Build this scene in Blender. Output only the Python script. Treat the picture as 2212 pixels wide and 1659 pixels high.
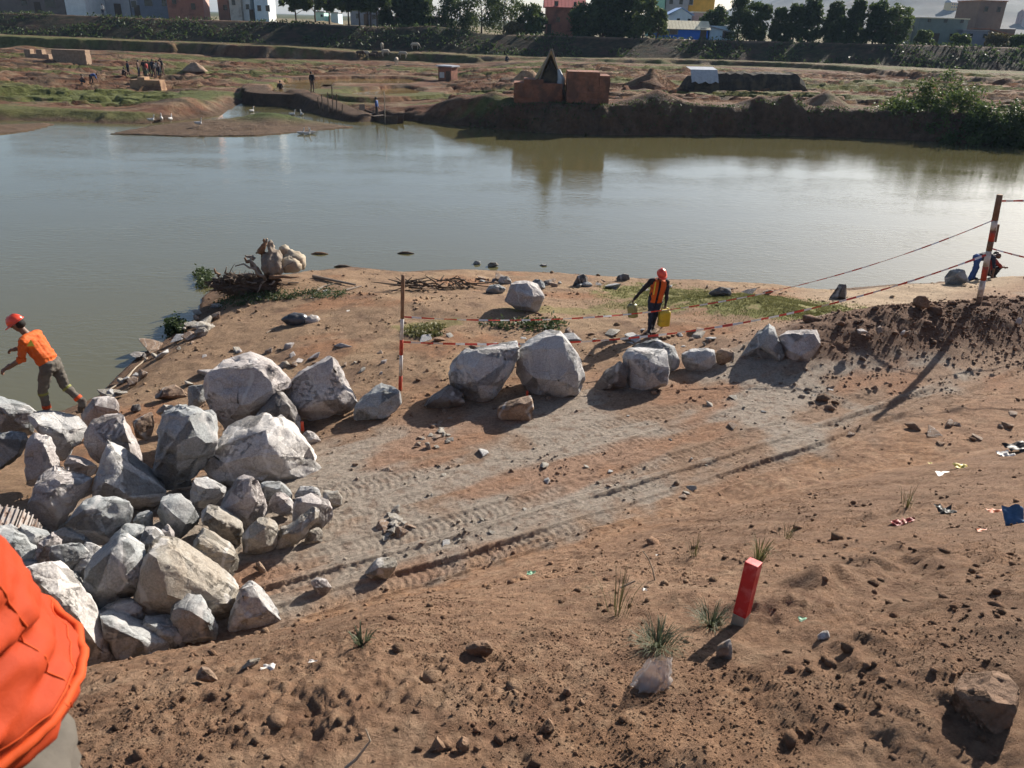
import bpy, bmesh, math, random
import numpy as np
from mathutils import Vector, Matrix

random.seed(7); RNG = np.random.default_rng(11)
R = math.radians
for o in list(bpy.data.objects): bpy.data.objects.remove(o)
SC = bpy.context.scene
C = SC.collection

# ------------------------------------------------------------------ camera
# world: X right, Y away over the river, Z up, water level z = 0
EYE = np.array([0.0, 0.0, 7.5]); FOC = 1703.0; PITCH = R(24.73); ROLL = R(1.8)
_f = np.array([0, math.cos(PITCH), -math.sin(PITCH)])
_u0 = np.array([0, math.sin(PITCH), math.cos(PITCH)]); _r0 = np.array([1.0, 0, 0])
CR = math.cos(ROLL)*_r0 + math.sin(ROLL)*_u0
CU = math.cos(ROLL)*_u0 - math.sin(ROLL)*_r0
cam_d = bpy.data.cameras.new('camera'); cam = bpy.data.objects.new('camera', cam_d); C.objects.link(cam)
cam.matrix_world = Matrix(((CR[0], CU[0], -_f[0], EYE[0]), (CR[1], CU[1], -_f[1], EYE[1]), (CR[2], CU[2], -_f[2], EYE[2]), (0, 0, 0, 1)))
cam_d.sensor_width = 36; cam_d.lens = 36*FOC/2212; cam_d.clip_start = 0.05; cam_d.clip_end = 6000
cam_d.dof.use_dof = True; cam_d.dof.focus_distance = 11; cam_d.dof.aperture_fstop = 13
SC.camera = cam

# ------------------------------------------------------------------ light
SUN_AZ, SUN_EL = R(40), R(28)          # azimuth from +Y towards +X
W = bpy.data.worlds.new('World'); SC.world = W; W.use_nodes = True
nt = W.node_tree; nt.nodes.clear()
sky = nt.nodes.new('ShaderNodeTexSky'); sky.sky_type = 'NISHITA'; sky.sun_disc = False
sky.sun_elevation = SUN_EL; sky.sun_rotation = SUN_AZ; sky.air_density = 1.0; sky.dust_density = 3.0; sky.ozone_density = 1.5; sky.altitude = 1200
bg = nt.nodes.new('ShaderNodeBackground'); bg.inputs['Strength'].default_value = 0.066
wo = nt.nodes.new('ShaderNodeOutputWorld')
nt.links.new(sky.outputs[0], bg.inputs[0]); nt.links.new(bg.outputs[0], wo.inputs[0])
sd = np.array([math.sin(SUN_AZ)*math.cos(SUN_EL), math.cos(SUN_AZ)*math.cos(SUN_EL), math.sin(SUN_EL)])
sl = bpy.data.lights.new('sun', 'SUN'); sl.energy = 5.0; sl.angle = R(0.53); sl.color = (1.0, 0.93, 0.83)
so = bpy.data.objects.new('sun', sl); C.objects.link(so)
so.rotation_euler = Vector(sd).to_track_quat('Z', 'Y').to_euler()
SC.view_settings.view_transform = 'Standard'; SC.view_settings.look = 'None'
SC.view_settings.exposure = 1.0; SC.view_settings.gamma = 1.0; SC.view_settings.use_curve_mapping = False
SC.render.engine = 'CYCLES'
SC.cycles.use_denoising = True; SC.cycles.use_adaptive_sampling = True; SC.cycles.adaptive_threshold = 0.02; SC.cycles.max_bounces = 6; SC.cycles.transparent_max_bounces = 6
SC.cycles.volume_bounces = 0; SC.cycles.caustics_reflective = False; SC.cycles.caustics_refractive = False

# ------------------------------------------------------------------ numeric helpers
_P = np.random.default_rng(3).permutation(512).astype(np.int64)
_PP = np.concatenate([_P, _P, _P])
_G = np.random.default_rng(4).normal(size=(512, 3)); _G /= np.linalg.norm(_G, axis=1)[:, None]
def pn(x, y, z=0.0):
    x, y, z = np.broadcast_arrays(np.asarray(x, float), np.asarray(y, float), np.asarray(z, float))
    xi, yi, zi = np.floor(x).astype(np.int64), np.floor(y).astype(np.int64), np.floor(z).astype(np.int64)
    xf, yf, zf = x-xi, y-yi, z-zi
    fd = lambda t: t*t*t*(t*(t*6-15)+10)
    u, v, w = fd(xf), fd(yf), fd(zf)
    def g(dx, dy, dz):
        h = _PP[_PP[_PP[(xi+dx) & 511]+((yi+dy) & 511)]+((zi+dz) & 511)] & 511
        gr = _G[h]
        return gr[..., 0]*(xf-dx)+gr[..., 1]*(yf-dy)+gr[..., 2]*(zf-dz)
    l = lambda a, b, t: a+(b-a)*t
    return l(l(l(g(0,0,0), g(1,0,0), u), l(g(0,1,0), g(1,1,0), u), v), l(l(g(0,0,1), g(1,0,1), u), l(g(0,1,1), g(1,1,1), u), v), w)*1.5
def fbm(x, y, z=0.0, n=4, g=0.5):
    a, s, f = 1.0, 0.0, 1.0
    for i in range(n):
        s = s+a*pn(np.asarray(x)*f+i*17.3, np.asarray(y)*f-i*9.1, np.asarray(z)*f); a *= g; f *= 2.03
    return s
def sm(a, b, x):
    t = np.clip((np.asarray(x, float)-a)/(b-a), 0, 1); return t*t*(3-2*t)
def lerp(a, b, t): return a+(b-a)*t
def ray(px, py):
    d = _f*FOC + CR*(px-1106) - CU*(py-829.5); return d/np.linalg.norm(d)
def at(px, py, z):
    d = ray(px, py); return EYE+d*((z-EYE[2])/d[2])
def at_F(px, py, F):
    d = ray(px, py); return EYE+d*(F/d[1])
# picture windows in which outlines were measured -> full picture units
REG = {1: (0,0,2.16), 2: (1024,0,2.16), 3: (0,1500,2.37), 4: (700,1350,2.212), 5: (0,2000,1.5475), 6: (700,1800,2.074), 7: (1700,1250,2.011),
       8: (2500,1200,2.212), 9: (1400,1050,2.011), 10: (3300,740,2.514), 11: (1300,1700,1.7015), 12: (700,900,2.765), 13: (3000,1500,2.018), 14: (2400,2150,2.2125), 15: (3000,2200,1.902), 16: (800,2400,1.3825)}
K = 2212/4096
def cv(reg, p):
    x0, y0, s = REG[reg]; return ((x0+p[0]/s)*K, (y0+p[1]/s)*K)
def poly_sd(px, py, P, closed=True):
    """signed distance to polygon P (n,2); negative inside"""
    P = np.asarray(P, float); n = len(P)
    d2 = np.full(px.shape, 1e18); ins = np.zeros(px.shape, bool)
    for i in range(n if closed else n-1):
        a = P[i]; b = P[(i+1) % n]; e = b-a
        wx, wy = px-a[0], py-a[1]
        t = np.clip((wx*e[0]+wy*e[1])/(e@e+1e-12), 0, 1)
        d2 = np.minimum(d2, (wx-e[0]*t)**2+(wy-e[1]*t)**2)
        if abs(e[1]) > 1e-9:
            c = ((a[1] <= py) != (b[1] <= py)) & (px < a[0]+(py-a[1])/e[1]*e[0]); ins ^= c
    d = np.sqrt(d2); return np.where(ins, -d, d)

# ------------------------------------------------------------------ materials
MATS = {}
def principled(name, col=(0.5,0.5,0.5), rough=0.8, spec=0.3):
    m = bpy.data.materials.new(name); m.use_nodes = True
    b = m.node_tree.nodes['Principled BSDF']
    b.inputs['Base Color'].default_value = (*col, 1); b.inputs['Roughness'].default_value = rough
    b.inputs['Specular IOR Level'].default_value = spec
    MATS[name] = m; return m, m.node_tree.nodes, m.node_tree.links, b
def noise_mat(name, c1, c2, scale=8, rough=0.85, bump=0.3, bscale=None, c3=None, s3=2.0, dist=0.02, spec=0.25, obj=True):
    """two-tone noise colour, optional large patches of a third colour, fine relief"""
    m, N, L, b = principled(name, c1, rough, spec)
    tc = N.new('ShaderNodeTexCoord'); src = tc.outputs['Object'] if obj else tc.outputs['Generated']
    n1 = N.new('ShaderNodeTexNoise'); n1.inputs['Scale'].default_value = scale; n1.inputs['Detail'].default_value = 6; n1.inputs['Roughness'].default_value = 0.65
    L.new(src, n1.inputs['Vector'])
    r1 = N.new('ShaderNodeValToRGB'); r1.color_ramp.elements[0].position = 0.35; r1.color_ramp.elements[1].position = 0.65
    r1.color_ramp.elements[0].color = (*c1, 1); r1.color_ramp.elements[1].color = (*c2, 1)
    L.new(n1.outputs[0], r1.inputs[0]); out = r1.outputs[0]
    if c3:
        n3 = N.new('ShaderNodeTexNoise'); n3.inputs['Scale'].default_value = s3; n3.inputs['Detail'].default_value = 5
        L.new(src, n3.inputs['Vector'])
        r3 = N.new('ShaderNodeValToRGB'); r3.color_ramp.elements[0].position = 0.5; r3.color_ramp.elements[1].position = 0.62
        L.new(n3.outputs[0], r3.inputs[0])
        mx = N.new('ShaderNodeMix'); mx.data_type = 'RGBA'
        L.new(r3.outputs[0], mx.inputs[0]); L.new(out, mx.inputs[6]); mx.inputs[7].default_value = (*c3, 1); out = mx.outputs[2]
    L.new(out, b.inputs['Base Color'])
    if bump:
        n2 = N.new('ShaderNodeTexNoise'); n2.inputs['Scale'].default_value = bscale or scale*3; n2.inputs['Detail'].default_value = 8; n2.inputs['Roughness'].default_value = 0.7
        L.new(src, n2.inputs['Vector'])
        bp = N.new('ShaderNodeBump'); bp.inputs['Strength'].default_value = bump; bp.inputs['Distance'].default_value = dist
        L.new(n2.outputs[0], bp.inputs['Height']); L.new(bp.outputs[0], b.inputs['Normal'])
    return m
def attr_mat(name, rough=0.95, n_scale=30, amt=0.35, bump=0.6, bscale=60, dist=0.02):
    """colour from the vertex attribute Col (the ground's own soil, grass and dust), varied by noise"""
    m, N, L, b = principled(name, (0.3,0.2,0.1), rough, 0.15)
    a = N.new('ShaderNodeAttribute'); a.attribute_name = 'Col'
    tc = N.new('ShaderNodeTexCoord')
    n1 = N.new('ShaderNodeTexNoise'); n1.inputs['Scale'].default_value = n_scale; n1.inputs['Detail'].default_value = 7; n1.inputs['Roughness'].default_value = 0.7
    L.new(tc.outputs['Object'], n1.inputs['Vector'])
    mr = N.new('ShaderNodeMapRange'); mr.inputs[1].default_value = 0.3; mr.inputs[2].default_value = 0.7; mr.inputs[3].default_value = 1-amt; mr.inputs[4].default_value = 1+amt
    L.new(n1.outputs[0], mr.inputs[0])
    mx = N.new('ShaderNodeVectorMath'); mx.operation = 'SCALE'
    L.new(a.outputs['Color'], mx.inputs[0]); L.new(mr.outputs[0], mx.inputs['Scale']); L.new(mx.outputs[0], b.inputs['Base Color'])
    n2 = N.new('ShaderNodeTexNoise'); n2.inputs['Scale'].default_value = bscale; n2.inputs['Detail'].default_value = 8; n2.inputs['Roughness'].default_value = 0.75
    L.new(tc.outputs['Object'], n2.inputs['Vector'])
    bp = N.new('ShaderNodeBump'); bp.inputs['Strength'].default_value = bump; bp.inputs['Distance'].default_value = dist
    L.new(n2.outputs[0], bp.inputs['Height']); L.new(bp.outputs[0], b.inputs['Normal'])
    return m
def M(n): return MATS[n]

# ------------------------------------------------------------------ object helpers
def tag(o, label=None, cat=None, group=None, kind=None):
    if label: o['label'] = label
    if cat: o['category'] = cat
    if group: o['group'] = group
    if kind: o['kind'] = kind
    return o
def empty(name, loc, rz=0.0):
    o = bpy.data.objects.new(name, None); C.objects.link(o); o.location = loc; o.rotation_euler = (0, 0, rz); o.empty_display_size = 0.2; return o
def link(name, me, mat=None, parent=None, loc=None, rot=None):
    o = bpy.data.objects.new(name, me); C.objects.link(o)
    if mat is not None and not me.materials: me.materials.append(M(mat) if isinstance(mat, str) else mat)
    if parent is not None: o.parent = parent
    if loc is not None: o.location = loc
    if rot is not None: o.rotation_euler = rot
    return o
def copy_tree(o, parent=None):
    c = o.copy(); C.objects.link(c); c.parent = parent
    for ch in o.children: copy_tree(ch, c)
    return c
def fast_mesh(name, V, F, smooth=False, cols=None):
    """V (n,3), F (m,k) equal sided"""
    V = np.asarray(V, np.float32); F = np.asarray(F, np.int32); k = F.shape[1]
    me = bpy.data.meshes.new(name)
    me.vertices.add(len(V)); me.vertices.foreach_set('co', V.ravel())
    me.loops.add(F.size); me.loops.foreach_set('vertex_index', F.ravel())
    me.polygons.add(len(F)); me.polygons.foreach_set('loop_start', np.arange(len(F), dtype=np.int32)*k)
    me.polygons.foreach_set('loop_total', np.full(len(F), k, np.int32))
    me.update(calc_edges=True)
    if smooth: me.polygons.foreach_set('use_smooth', np.ones(len(F), bool))
    if cols is not None:
        at_ = me.color_attributes.new('Col', 'FLOAT_COLOR', 'POINT')
        c4 = np.ones((len(V), 4), np.float32); c4[:, :3] = cols; at_.data.foreach_set('color', c4.ravel())
    return me
class MB:
    """collects shapes into one mesh"""
    def __init__(s): s.V = []; s.F = []; s.mi = []; s.cur = 0
    def add(s, V, F):
        n = len(s.V); s.V += [tuple(v) for v in V]; s.F += [tuple(i+n for i in f) for f in F]; s.mi += [s.cur]*len(F); return s
    def box(s, c, size, rz=0.0, M3=None):
        hx, hy, hz = size[0]/2, size[1]/2, size[2]/2
        V = [Vector((sx*hx, sy*hy, sz*hz)) for sx in (-1,1) for sy in (-1,1) for sz in (-1,1)]
        Mx = M3 if M3 is not None else Matrix.Rotation(rz, 3, 'Z')
        V = [Mx@v+Vector(c) for v in V]
        return s.add(V, [(0,1,3,2),(4,6,7,5),(0,4,5,1),(2,3,7,6),(0,2,6,4),(1,5,7,3)])
    def tube(s, pts, rad, n=8, cap=True, sq=(1,1)):
        pts = [Vector(p) for p in pts]; rad = rad if hasattr(rad, '__len__') else [rad]*len(pts)
        V = []; F = []; prev = None
        for i, p in enumerate(pts):
            t = (pts[min(i+1, len(pts)-1)]-pts[max(i-1, 0)]).normalized()
            if prev is None:
                a = t.cross(Vector((0,0,1)));
                if a.length < 0.05: a = t.cross(Vector((0,1,0)))
            else: a = prev-t*prev.dot(t)
            a.normalize(); b = t.cross(a); prev = a
            for k in range(n):
                q = 2*math.pi*k/n; V.append(p+(a*math.cos(q)*sq[0]+b*math.sin(q)*sq[1])*rad[i])
        for i in range(len(pts)-1):
            for k in range(n): F.append((i*n+k, i*n+(k+1) % n, (i+1)*n+(k+1) % n, (i+1)*n+k))
        if cap: F.append(tuple(range(n-1, -1, -1))); F.append(tuple((len(pts)-1)*n+k for k in range(n)))
        return s.add(V, F)
    def ball(s, c, r, n=10, m=7):
        r = r if hasattr(r, '__len__') else (r, r, r); V = []; F = []
        for j in range(1, m):
            ph = math.pi*j/m
            for k in range(n):
                th = 2*math.pi*k/n; V.append((c[0]+r[0]*math.sin(ph)*math.cos(th), c[1]+r[1]*math.sin(ph)*math.sin(th), c[2]+r[2]*math.cos(ph)))
        V.append((c[0], c[1], c[2]+r[2])); V.append((c[0], c[1], c[2]-r[2])); T, B = len(V)-2, len(V)-1
        for j in range(m-2):
            for k in range(n): F.append((j*n+k, (j+1)*n+k, (j+1)*n+(k+1) % n, j*n+(k+1) % n))
        for k in range(n): F.append((T, k, (k+1) % n)); F.append((B, (m-2)*n+(k+1) % n, (m-2)*n+k))
        return s.add(V, F)
    def mesh(s, name, smooth=False):
        me = bpy.data.meshes.new(name); me.from_pydata(s.V, [], s.F); me.validate(); me.update()
        if smooth: me.polygons.foreach_set('use_smooth', np.ones(len(me.polygons), bool))
        if max(s.mi or [0]) > 0 and len(s.mi) == len(me.polygons): me.polygons.foreach_set('material_index', np.array(s.mi, np.int32))
        return me
    def build(s, name, mat, parent=None, loc=None, rot=None, smooth=False, bevel=0.0):
        o = link(name, s.mesh(name, smooth), mat if not isinstance(mat, (list, tuple)) else None, parent, loc, rot)
        if isinstance(mat, (list, tuple)):
            for m in mat: o.data.materials.append(M(m))
        if bevel:
            b = o.modifiers.new('bevel', 'BEVEL'); b.width = bevel; b.segments = 2; b.limit_method = 'ANGLE'
        return o
def evaluated(me, mods):
    """mesh with modifiers applied; mods = [(type, {attrs})]"""
    o = bpy.data.objects.new('work', me); C.objects.link(o)
    for t, kw in mods:
        md = o.modifiers.new(t, t)
        for k, v in kw.items(): setattr(md, k, v)
    dg = bpy.context.evaluated_depsgraph_get()
    out = bpy.data.meshes.new_from_object(o.evaluated_get(dg)); bpy.data.objects.remove(o); bpy.data.meshes.remove(me)
    return out
def co(me):
    a = np.empty(len(me.vertices)*3, np.float32); me.vertices.foreach_get('co', a); return a.reshape(-1, 3).astype(float)
def nrm(me):
    a = np.empty(len(me.vertices)*3, np.float32); me.vertices.foreach_get('normal', a); return a.reshape(-1, 3).astype(float)
def set_co(me, V): me.vertices.foreach_set('co', np.asarray(V, np.float32).ravel()); me.update()
# ================================================================== GROUND
NEAR_SHORE = [at(x, y, 0)[:2] for x, y in [(-900,1000),(-400,960),(-100,915),(60,900),(130,893),(215,858),(265,805),(300,772),(365,733),(425,688),(440,642),(475,616),(520,606),(600,598),(660,590),
    (760,579),(870,590),(930,587),(1000,584),(1100,588),(1200,592),(1300,599),(1400,605),(1500,607),(1600,613),(1700,624),(1780,629),(1860,623),(1940,616),(2040,610),(2120,602),(2212,598),(2500,585),(3200,570)]]
NEAR_POLY = np.array(NEAR_SHORE+[(160, 20), (160, -60), (-160, -60), (-160, 8)])
FAR_SHORE = [at(x, y, 0)[:2] for x, y in [(-700,255),(-200,256),(0,260),(130,262),(230,267),(300,268),(345,264),(410,258),(470,249),(492,239),(515,224),(545,211),(600,209),(636,212),(648,226),(700,240),(780,250),(870,259),(1000,272),(1150,286),(1300,292),(1500,292),(1700,293),(1900,299),(2050,307),(2212,315),(2600,335),(3400,375)]]
FAR_POLY = np.array([(-900, 95), *FAR_SHORE, (900, 40), (900, 5000), (-900, 5000)])
ISLES = [[at(x, y, 0)[:2] for x, y in P] for P in (
    [(235,290),(330,272),(400,264),(500,257),(560,249),(600,250),(650,262),(770,275),(700,281),(560,294),(400,296)],
    [(-160,276),(0,271),(95,266),(122,269),(70,283),(0,292),(-160,300)])]
PONDS = [[at(x, y, 0.85)[:2] for x, y in P] for P in (
    [(600,188),(640,172),(760,168),(875,169),(905,176),(860,182),(700,180),(690,196),(650,201),(610,200)],
    [(745,200),(790,193),(870,188),(905,195),(880,203),(800,207)])]
CR_PX = [(-900,0),(0,29),(75,30),(250,37),(400,42),(525,45),(853,60),(1078,75),(1181,77),(1506,86),(1759,92),(2084,100),(2212,104),(3100,134)]
TO_PX = [(-900,44),(0,72),(375,87),(628,95),(778,107),(1181,121),(1481,125),(1659,131),(1834,136),(2034,147),(2212,152),(3100,180)]
_cp = np.array([at_F(x, y, 136.0) for x, y in CR_PX]); _tp = np.array([at_F(x, y, 130.5) for x, y in TO_PX])

TH = R(28); TO = np.array([-1.4, 7.75])
RUTS = [(0.02,.30,.060,.9),(.47,.20,.055,.8),(.86,.36,.028,.8),(1.55,.42,.020,.7),(2.25,.46,.020,.75),(2.95,.38,.015,.65),(3.6,.4,.014,.6)]
def track_uv(x, y):
    s = (x-TO[0])*math.cos(TH)+(y-TO[1])*math.sin(TH)
    v = -(x-TO[0])*math.sin(TH)+(y-TO[1])*math.cos(TH)-0.004*s*s
    return s, v
def toe_y(x): return np.interp(x, [-14,-6,-3.2,-1.4,1.2,4.1,8.6,14,30], [4.0,5.4,6.6,7.5,8.9,10.1,11.9,13.8,20])
HN = lambda x, y: fbm(x*2.6, y*2.6, 2.0, 3)
HUMPS = [([at(px, py, pz)[:2] for px, py, pz in L], hh, w) for L, hh, w in (
    ([(1660,1300,5.45),(1790,1225,5.2),(1960,1160,4.9)], .11, .10), ([(1990,1190,5.0),(2100,1150,4.9),(2230,1200,5.0)], .12, .14), ([(1780,1250,5.2),(1880,1235,5.15)], .07, .08),
    ([(1430,1290,5.5),(1490,1240,5.35)], .09, .09), ([(1840,1330,5.5),(1960,1420,5.55),(2010,1560,5.6)], .05, .12), ([(1700,1400,5.6),(1760,1480,5.65)], .04, .08), ([(1420,1540,5.7),(1500,1560,5.7)], .04, .07),
    ([(2060,1320,5.45),(2180,1420,5.5)], .07, .12), ([(1500,1130,4.6),(1700,1085,4.2)], .08, .12), ([(1880,1060,3.6),(2100,1010,3.2)], .10, .16), ([(1200,1330,5.4),(1320,1300,5.3)], .035, .08))]
def near_base(x, y, d=None):
    ty = toe_y(x); by = 1.95+0.14*np.maximum(x, 0)+0.40*np.clip(x+.5, -1.6, 0)
    t = np.clip((y-by)/(ty-by), 0, 1); t = lerp(t, sm(0, 1, t), 0.45*(1-sm(0.5, 3.5, x)))
    up = 5.5+np.clip(by-y, 0, 2.4)*0.17
    z = lerp(up, 1.2, t)
    if d is None: d = -poly_sd(x, y, NEAR_POLY)
    zb = np.where(d > 0, 0.05+0.13*d, 0.3*d)
    zb = zb + 0.18*sm(0.2, 1.2, d)
    z = np.where(y > ty-0.8, np.minimum(z, np.maximum(zb, -1.5)), z)
    # dark heap of spoil behind the tall pole, grassy swell beside it
    mx = (x-10.5)/5.2; my = (y-(17.3+0.33*(x-10.5)))/1.15
    z = z+0.85*np.exp(-(mx**4))*np.exp(-my**2)*(1-0)
    z = z+0.30*np.exp(-((x-6.2)/2.6)**2-((y-19.3)/1.5)**2)
    z = z+0.16*np.exp(-((x-2.4)/.8)**2-((y-1.9)/1.1)**2)
    hk = (x > -1.5) & (y < 14) & (y > .5); hn_ = np.clip(1+1.3*HN(x[hk], y[hk]), 0, 2); xh, yh = x[hk], y[hk]; za = np.zeros(xh.shape)
    for pts, hh, w in HUMPS:
        dd = 1e9
        for (a, b) in zip(pts, pts[1:]):
            e = np.subtract(b, a); t_ = np.clip(((xh-a[0])*e[0]+(yh-a[1])*e[1])/(e@e), 0, 1); dd = np.minimum(dd, np.hypot(xh-a[0]-e[0]*t_, yh-a[1]-e[1]*t_))
        za += hh*.55*np.exp(-(dd/(w*1.5))**2)*hn_
    z = z.copy(); z[hk] += za
    return z
def near_h(x, y, fine=True, d=None):
    x = np.asarray(x, float); y = np.asarray(y, float)
    if d is None: d = -poly_sd(x, y, NEAR_POLY)
    z = near_base(x, y, d); land = sm(0, 1.0, d)
    ty = toe_y(x); s, v = track_uv(x, y)
    slope = 1-sm(-0.7, 0.1, y-ty)                      # embankment and foreground
    onroad = sm(-0.25, 0.0, v)*(1-sm(3.6, 4.6, v+0.5*pn(s*.4, 3.3)))*sm(-0.3, .4, y-ty+0.8)
    n1 = fbm(x*0.55, y*0.55, 1.7, 3); n2 = fbm(x*2.3, y*2.3, 5.1, 4)
    z = z+slope*(0.05*n1+0.022*n2)+(1-slope)*(1-onroad)*land*(0.06*n1+0.022*n2)+0.01*onroad*n1
    # downhill rills and trodden hollows on the right of the slope
    rl = fbm((x*0.8+y*0.6)*1.6, (y*0.8-x*0.6)*0.55, 9.0, 3)
    z = z+slope*sm(0.2, 1.6, x)*(-0.075)*np.abs(rl)+slope*sm(.2, 1.6, x)*.02
    if fine:
        cl = fbm(x*7, y*7, 2.2, 4, 0.6)
        patch = sm(-0.15, 0.35, fbm(x*0.9+4, y*0.9, 7.7, 3))
        z = z+slope*(0.007+0.016*patch)*np.maximum(cl, -0.4)+slope*0.009*fbm(x*24, y*24, 1.1, 3, .7)*(.4+patch)+(1-slope)*(1-onroad)*land*0.011*cl
        heap = np.exp(-(((x-10.5)/5.0)**4))*np.exp(-((y-(17.3+0.33*(x-10.5)))/1.2)**2)
        z = z+heap*(0.10*fbm(x*1.6, y*1.6, 4.4, 3)+0.02*cl)
        # tyre ruts
        wob = 0.05*pn(s*0.5, 7.1)
        for i, (v0, w, dep, lug) in enumerate(RUTS):
            a = np.abs(v-v0-wob)/w*2
            inn = 1-sm(0.82, 1.05, a); fade = np.clip(0.6+1.1*pn(s*0.35, i*3.1)+.6*pn(s*1.4, v*3, i), 0.3, 1)*sm(-3.5, -1.5, s)
            ph = (s+(0.06 if i % 2 else 0)+0.25*np.abs(v-v0)+.05*pn(s*1.3, i*5.))/0.105
            sq = sm(0.05, .35, np.sin(2*math.pi*ph))
            z = z-inn*dep*fade+np.exp(-((a-1.15)/.12)**2)*dep*.45*fade+inn*sq*0.017*lug*fade*sm(-3.5, -1.5, s)
        z = z+onroad*(0.008*cl+0.012*np.maximum(0, fbm(x*3, y*3, 8.8, 3)))
        cr = np.abs(fbm(s*3.0, v*9, 3.9, 2)); z = z-onroad*0.012*(1-sm(0, .12, cr))
    return z
def near_col(x, y, d):
    ty = toe_y(x); s, v = track_uv(x, y)
    n1 = fbm(x*0.5, y*0.5, 31, 4); n2 = fbm(x*1.7, y*1.7, 12, 4); n3 = fbm(x*6, y*6, 14, 3)
    c = np.empty(x.shape+(3,))
    def put(col, a):
        a = np.clip(a, 0, 1)[..., None]; c[:] = c*(1-a)+np.array(col)*a
    c[:] = (0.25, 0.152, 0.096)
    put((0.27, 0.155, 0.09), sm(0.0, 0.6, n1))
    put((0.19, 0.117, 0.076), sm(0.1, 0.6, n2)*0.8)
    put((0.33, 0.23, 0.155), sm(0.15, 0.6, -n2)*0.45)
    n4 = fbm(x*13, y*13, 19, 3, .65)
    put((0.165, 0.092, 0.058), sm(.05, .5, n3)*.6); put((0.36, 0.25, 0.165), sm(.1, .6, n4)*.35); put((0.15, 0.088, 0.058), sm(.15, .7, -n4)*.45)
    flat = sm(-0.6, 0.2, y-ty)
    road = flat*sm(-0.35, 0.3, v+0.4*n2)*(1-sm(3.2, 5.0, v+0.8*n1))
    put((0.25, 0.168, 0.115), road)
    grey = road*sm(-0.15, 0.4, 0.40+0.9*n1+0.35*n2-0.06*(x-1.0)-0.22*np.abs(v-1.9)+.35*sm(.1, .4, np.sin(v*4.2)))
    put((0.30, 0.258, 0.212), grey*.85); put((0.27, 0.145, 0.085), road*sm(.05, .45, fbm(x*.45+7, v*1.1, 5, 3))*.7); put((0.17, 0.105, 0.072), road*sm(.1, .6, n3)*.5)
    bank = flat*sm(3.6, 5.2, v+0.5*n1)
    put((0.235, 0.155, 0.098), bank)
    put((0.25, 0.13, 0.072), bank*sm(0.15, 0.6, fbm(x*.35+2, y*.6, 3, 3))*.8)
    put((0.15, 0.094, 0.064), bank*sm(0.1, 0.6, n2)*.7)
    put((0.34, 0.255, 0.175), bank*sm(7.5, 10, x+.5*n1)*sm(17.5, 19.5, y-.25*(x-8)))
    put((0.32, 0.225, 0.14), bank*sm(.1, .5, -n1)*.5)
    # wet rim by the water
    put((0.12, 0.075, 0.05), sm(0.9, 0.1, d+.5*n2))
    # grass
    for cx, cy, rx, ry, k in ((4.0,20.6,1.6,1.7,.9),(6.8,19.4,3.0,1.5,1),(7.6,18.3,2.2,.7,1),(1.3,18.2,1.6,.35,.55),(-2.0,17.0,.8,.35,.6),(3.0,18.9,1.0,.5,.5)):
        g = 1-((x-cx)/rx)**2-((y-cy)/ry)**2
        put((0.15, 0.148, 0.05), sm(-0.35, 0.35, g+0.9*n2+.5*n3)*k)
    heap = np.exp(-(((x-10.5)/5.2)**4))*np.exp(-((y-(17.0+0.33*(x-10.5)))/1.1)**2)
    put((0.15, 0.09, 0.06), sm(0.25, 0.6, heap+.2*n2))
    put((0.165, 0.102, 0.068), (1-flat)*sm(.3, 2.6, x+.6*n1)*.55)
    c *= 1+np.array([.05, .04, .02])*(1-.85*road[..., None])
    return c
def grid_faces(nr, nc):
    i = np.arange(nr-1)[:, None]*nc+np.arange(nc-1)[None, :]
    return np.stack([i, i+1, i+1+nc, i+nc], -1).reshape(-1, 4)
def rows(*segs):
    out = []
    for a, b, st, geo in segs:
        n = max(2, int(round((math.log(b/a)/st) if geo else (b-a)/st)))
        out.append((np.geomspace(a, b, n, endpoint=False) if geo else np.linspace(a, b, n, endpoint=False)))
    return np.concatenate(out+[[segs[-1][1]]])
ys = rows((-40, -3, 3, False), (-3, 0.7, .12, False), (0.7, 7.0, .0066, True), (7.0, 14.0, .019, False), (14.0, 25, .05, False), (25, 42, .014, True))
u = np.linspace(-1, 1, 561)
YY = np.repeat(ys[:, None], len(u), 1)
half = np.maximum(ys, 1.0)*0.80+0.9
XX = half[:, None]*u[None, :]+np.sign(u)[None, :]*(np.abs(u)[None, :]**9)*55
DN = -poly_sd(XX, YY, NEAR_POLY); ZZ = near_h(XX, YY, d=DN); CC = near_col(XX, YY, DN)
attr_mat('soil', 0.95, 20, 0.36, 1.0, 50, 0.035)
nb = link('near_bank', fast_mesh('near_bank', np.stack([XX, YY, ZZ], -1).reshape(-1, 3), grid_faces(*XX.shape), True, CC.reshape(-1, 3)), 'soil')
tag(nb, 'bare brown near river bank with a rutted track and trodden slope', kind='structure')

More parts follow.
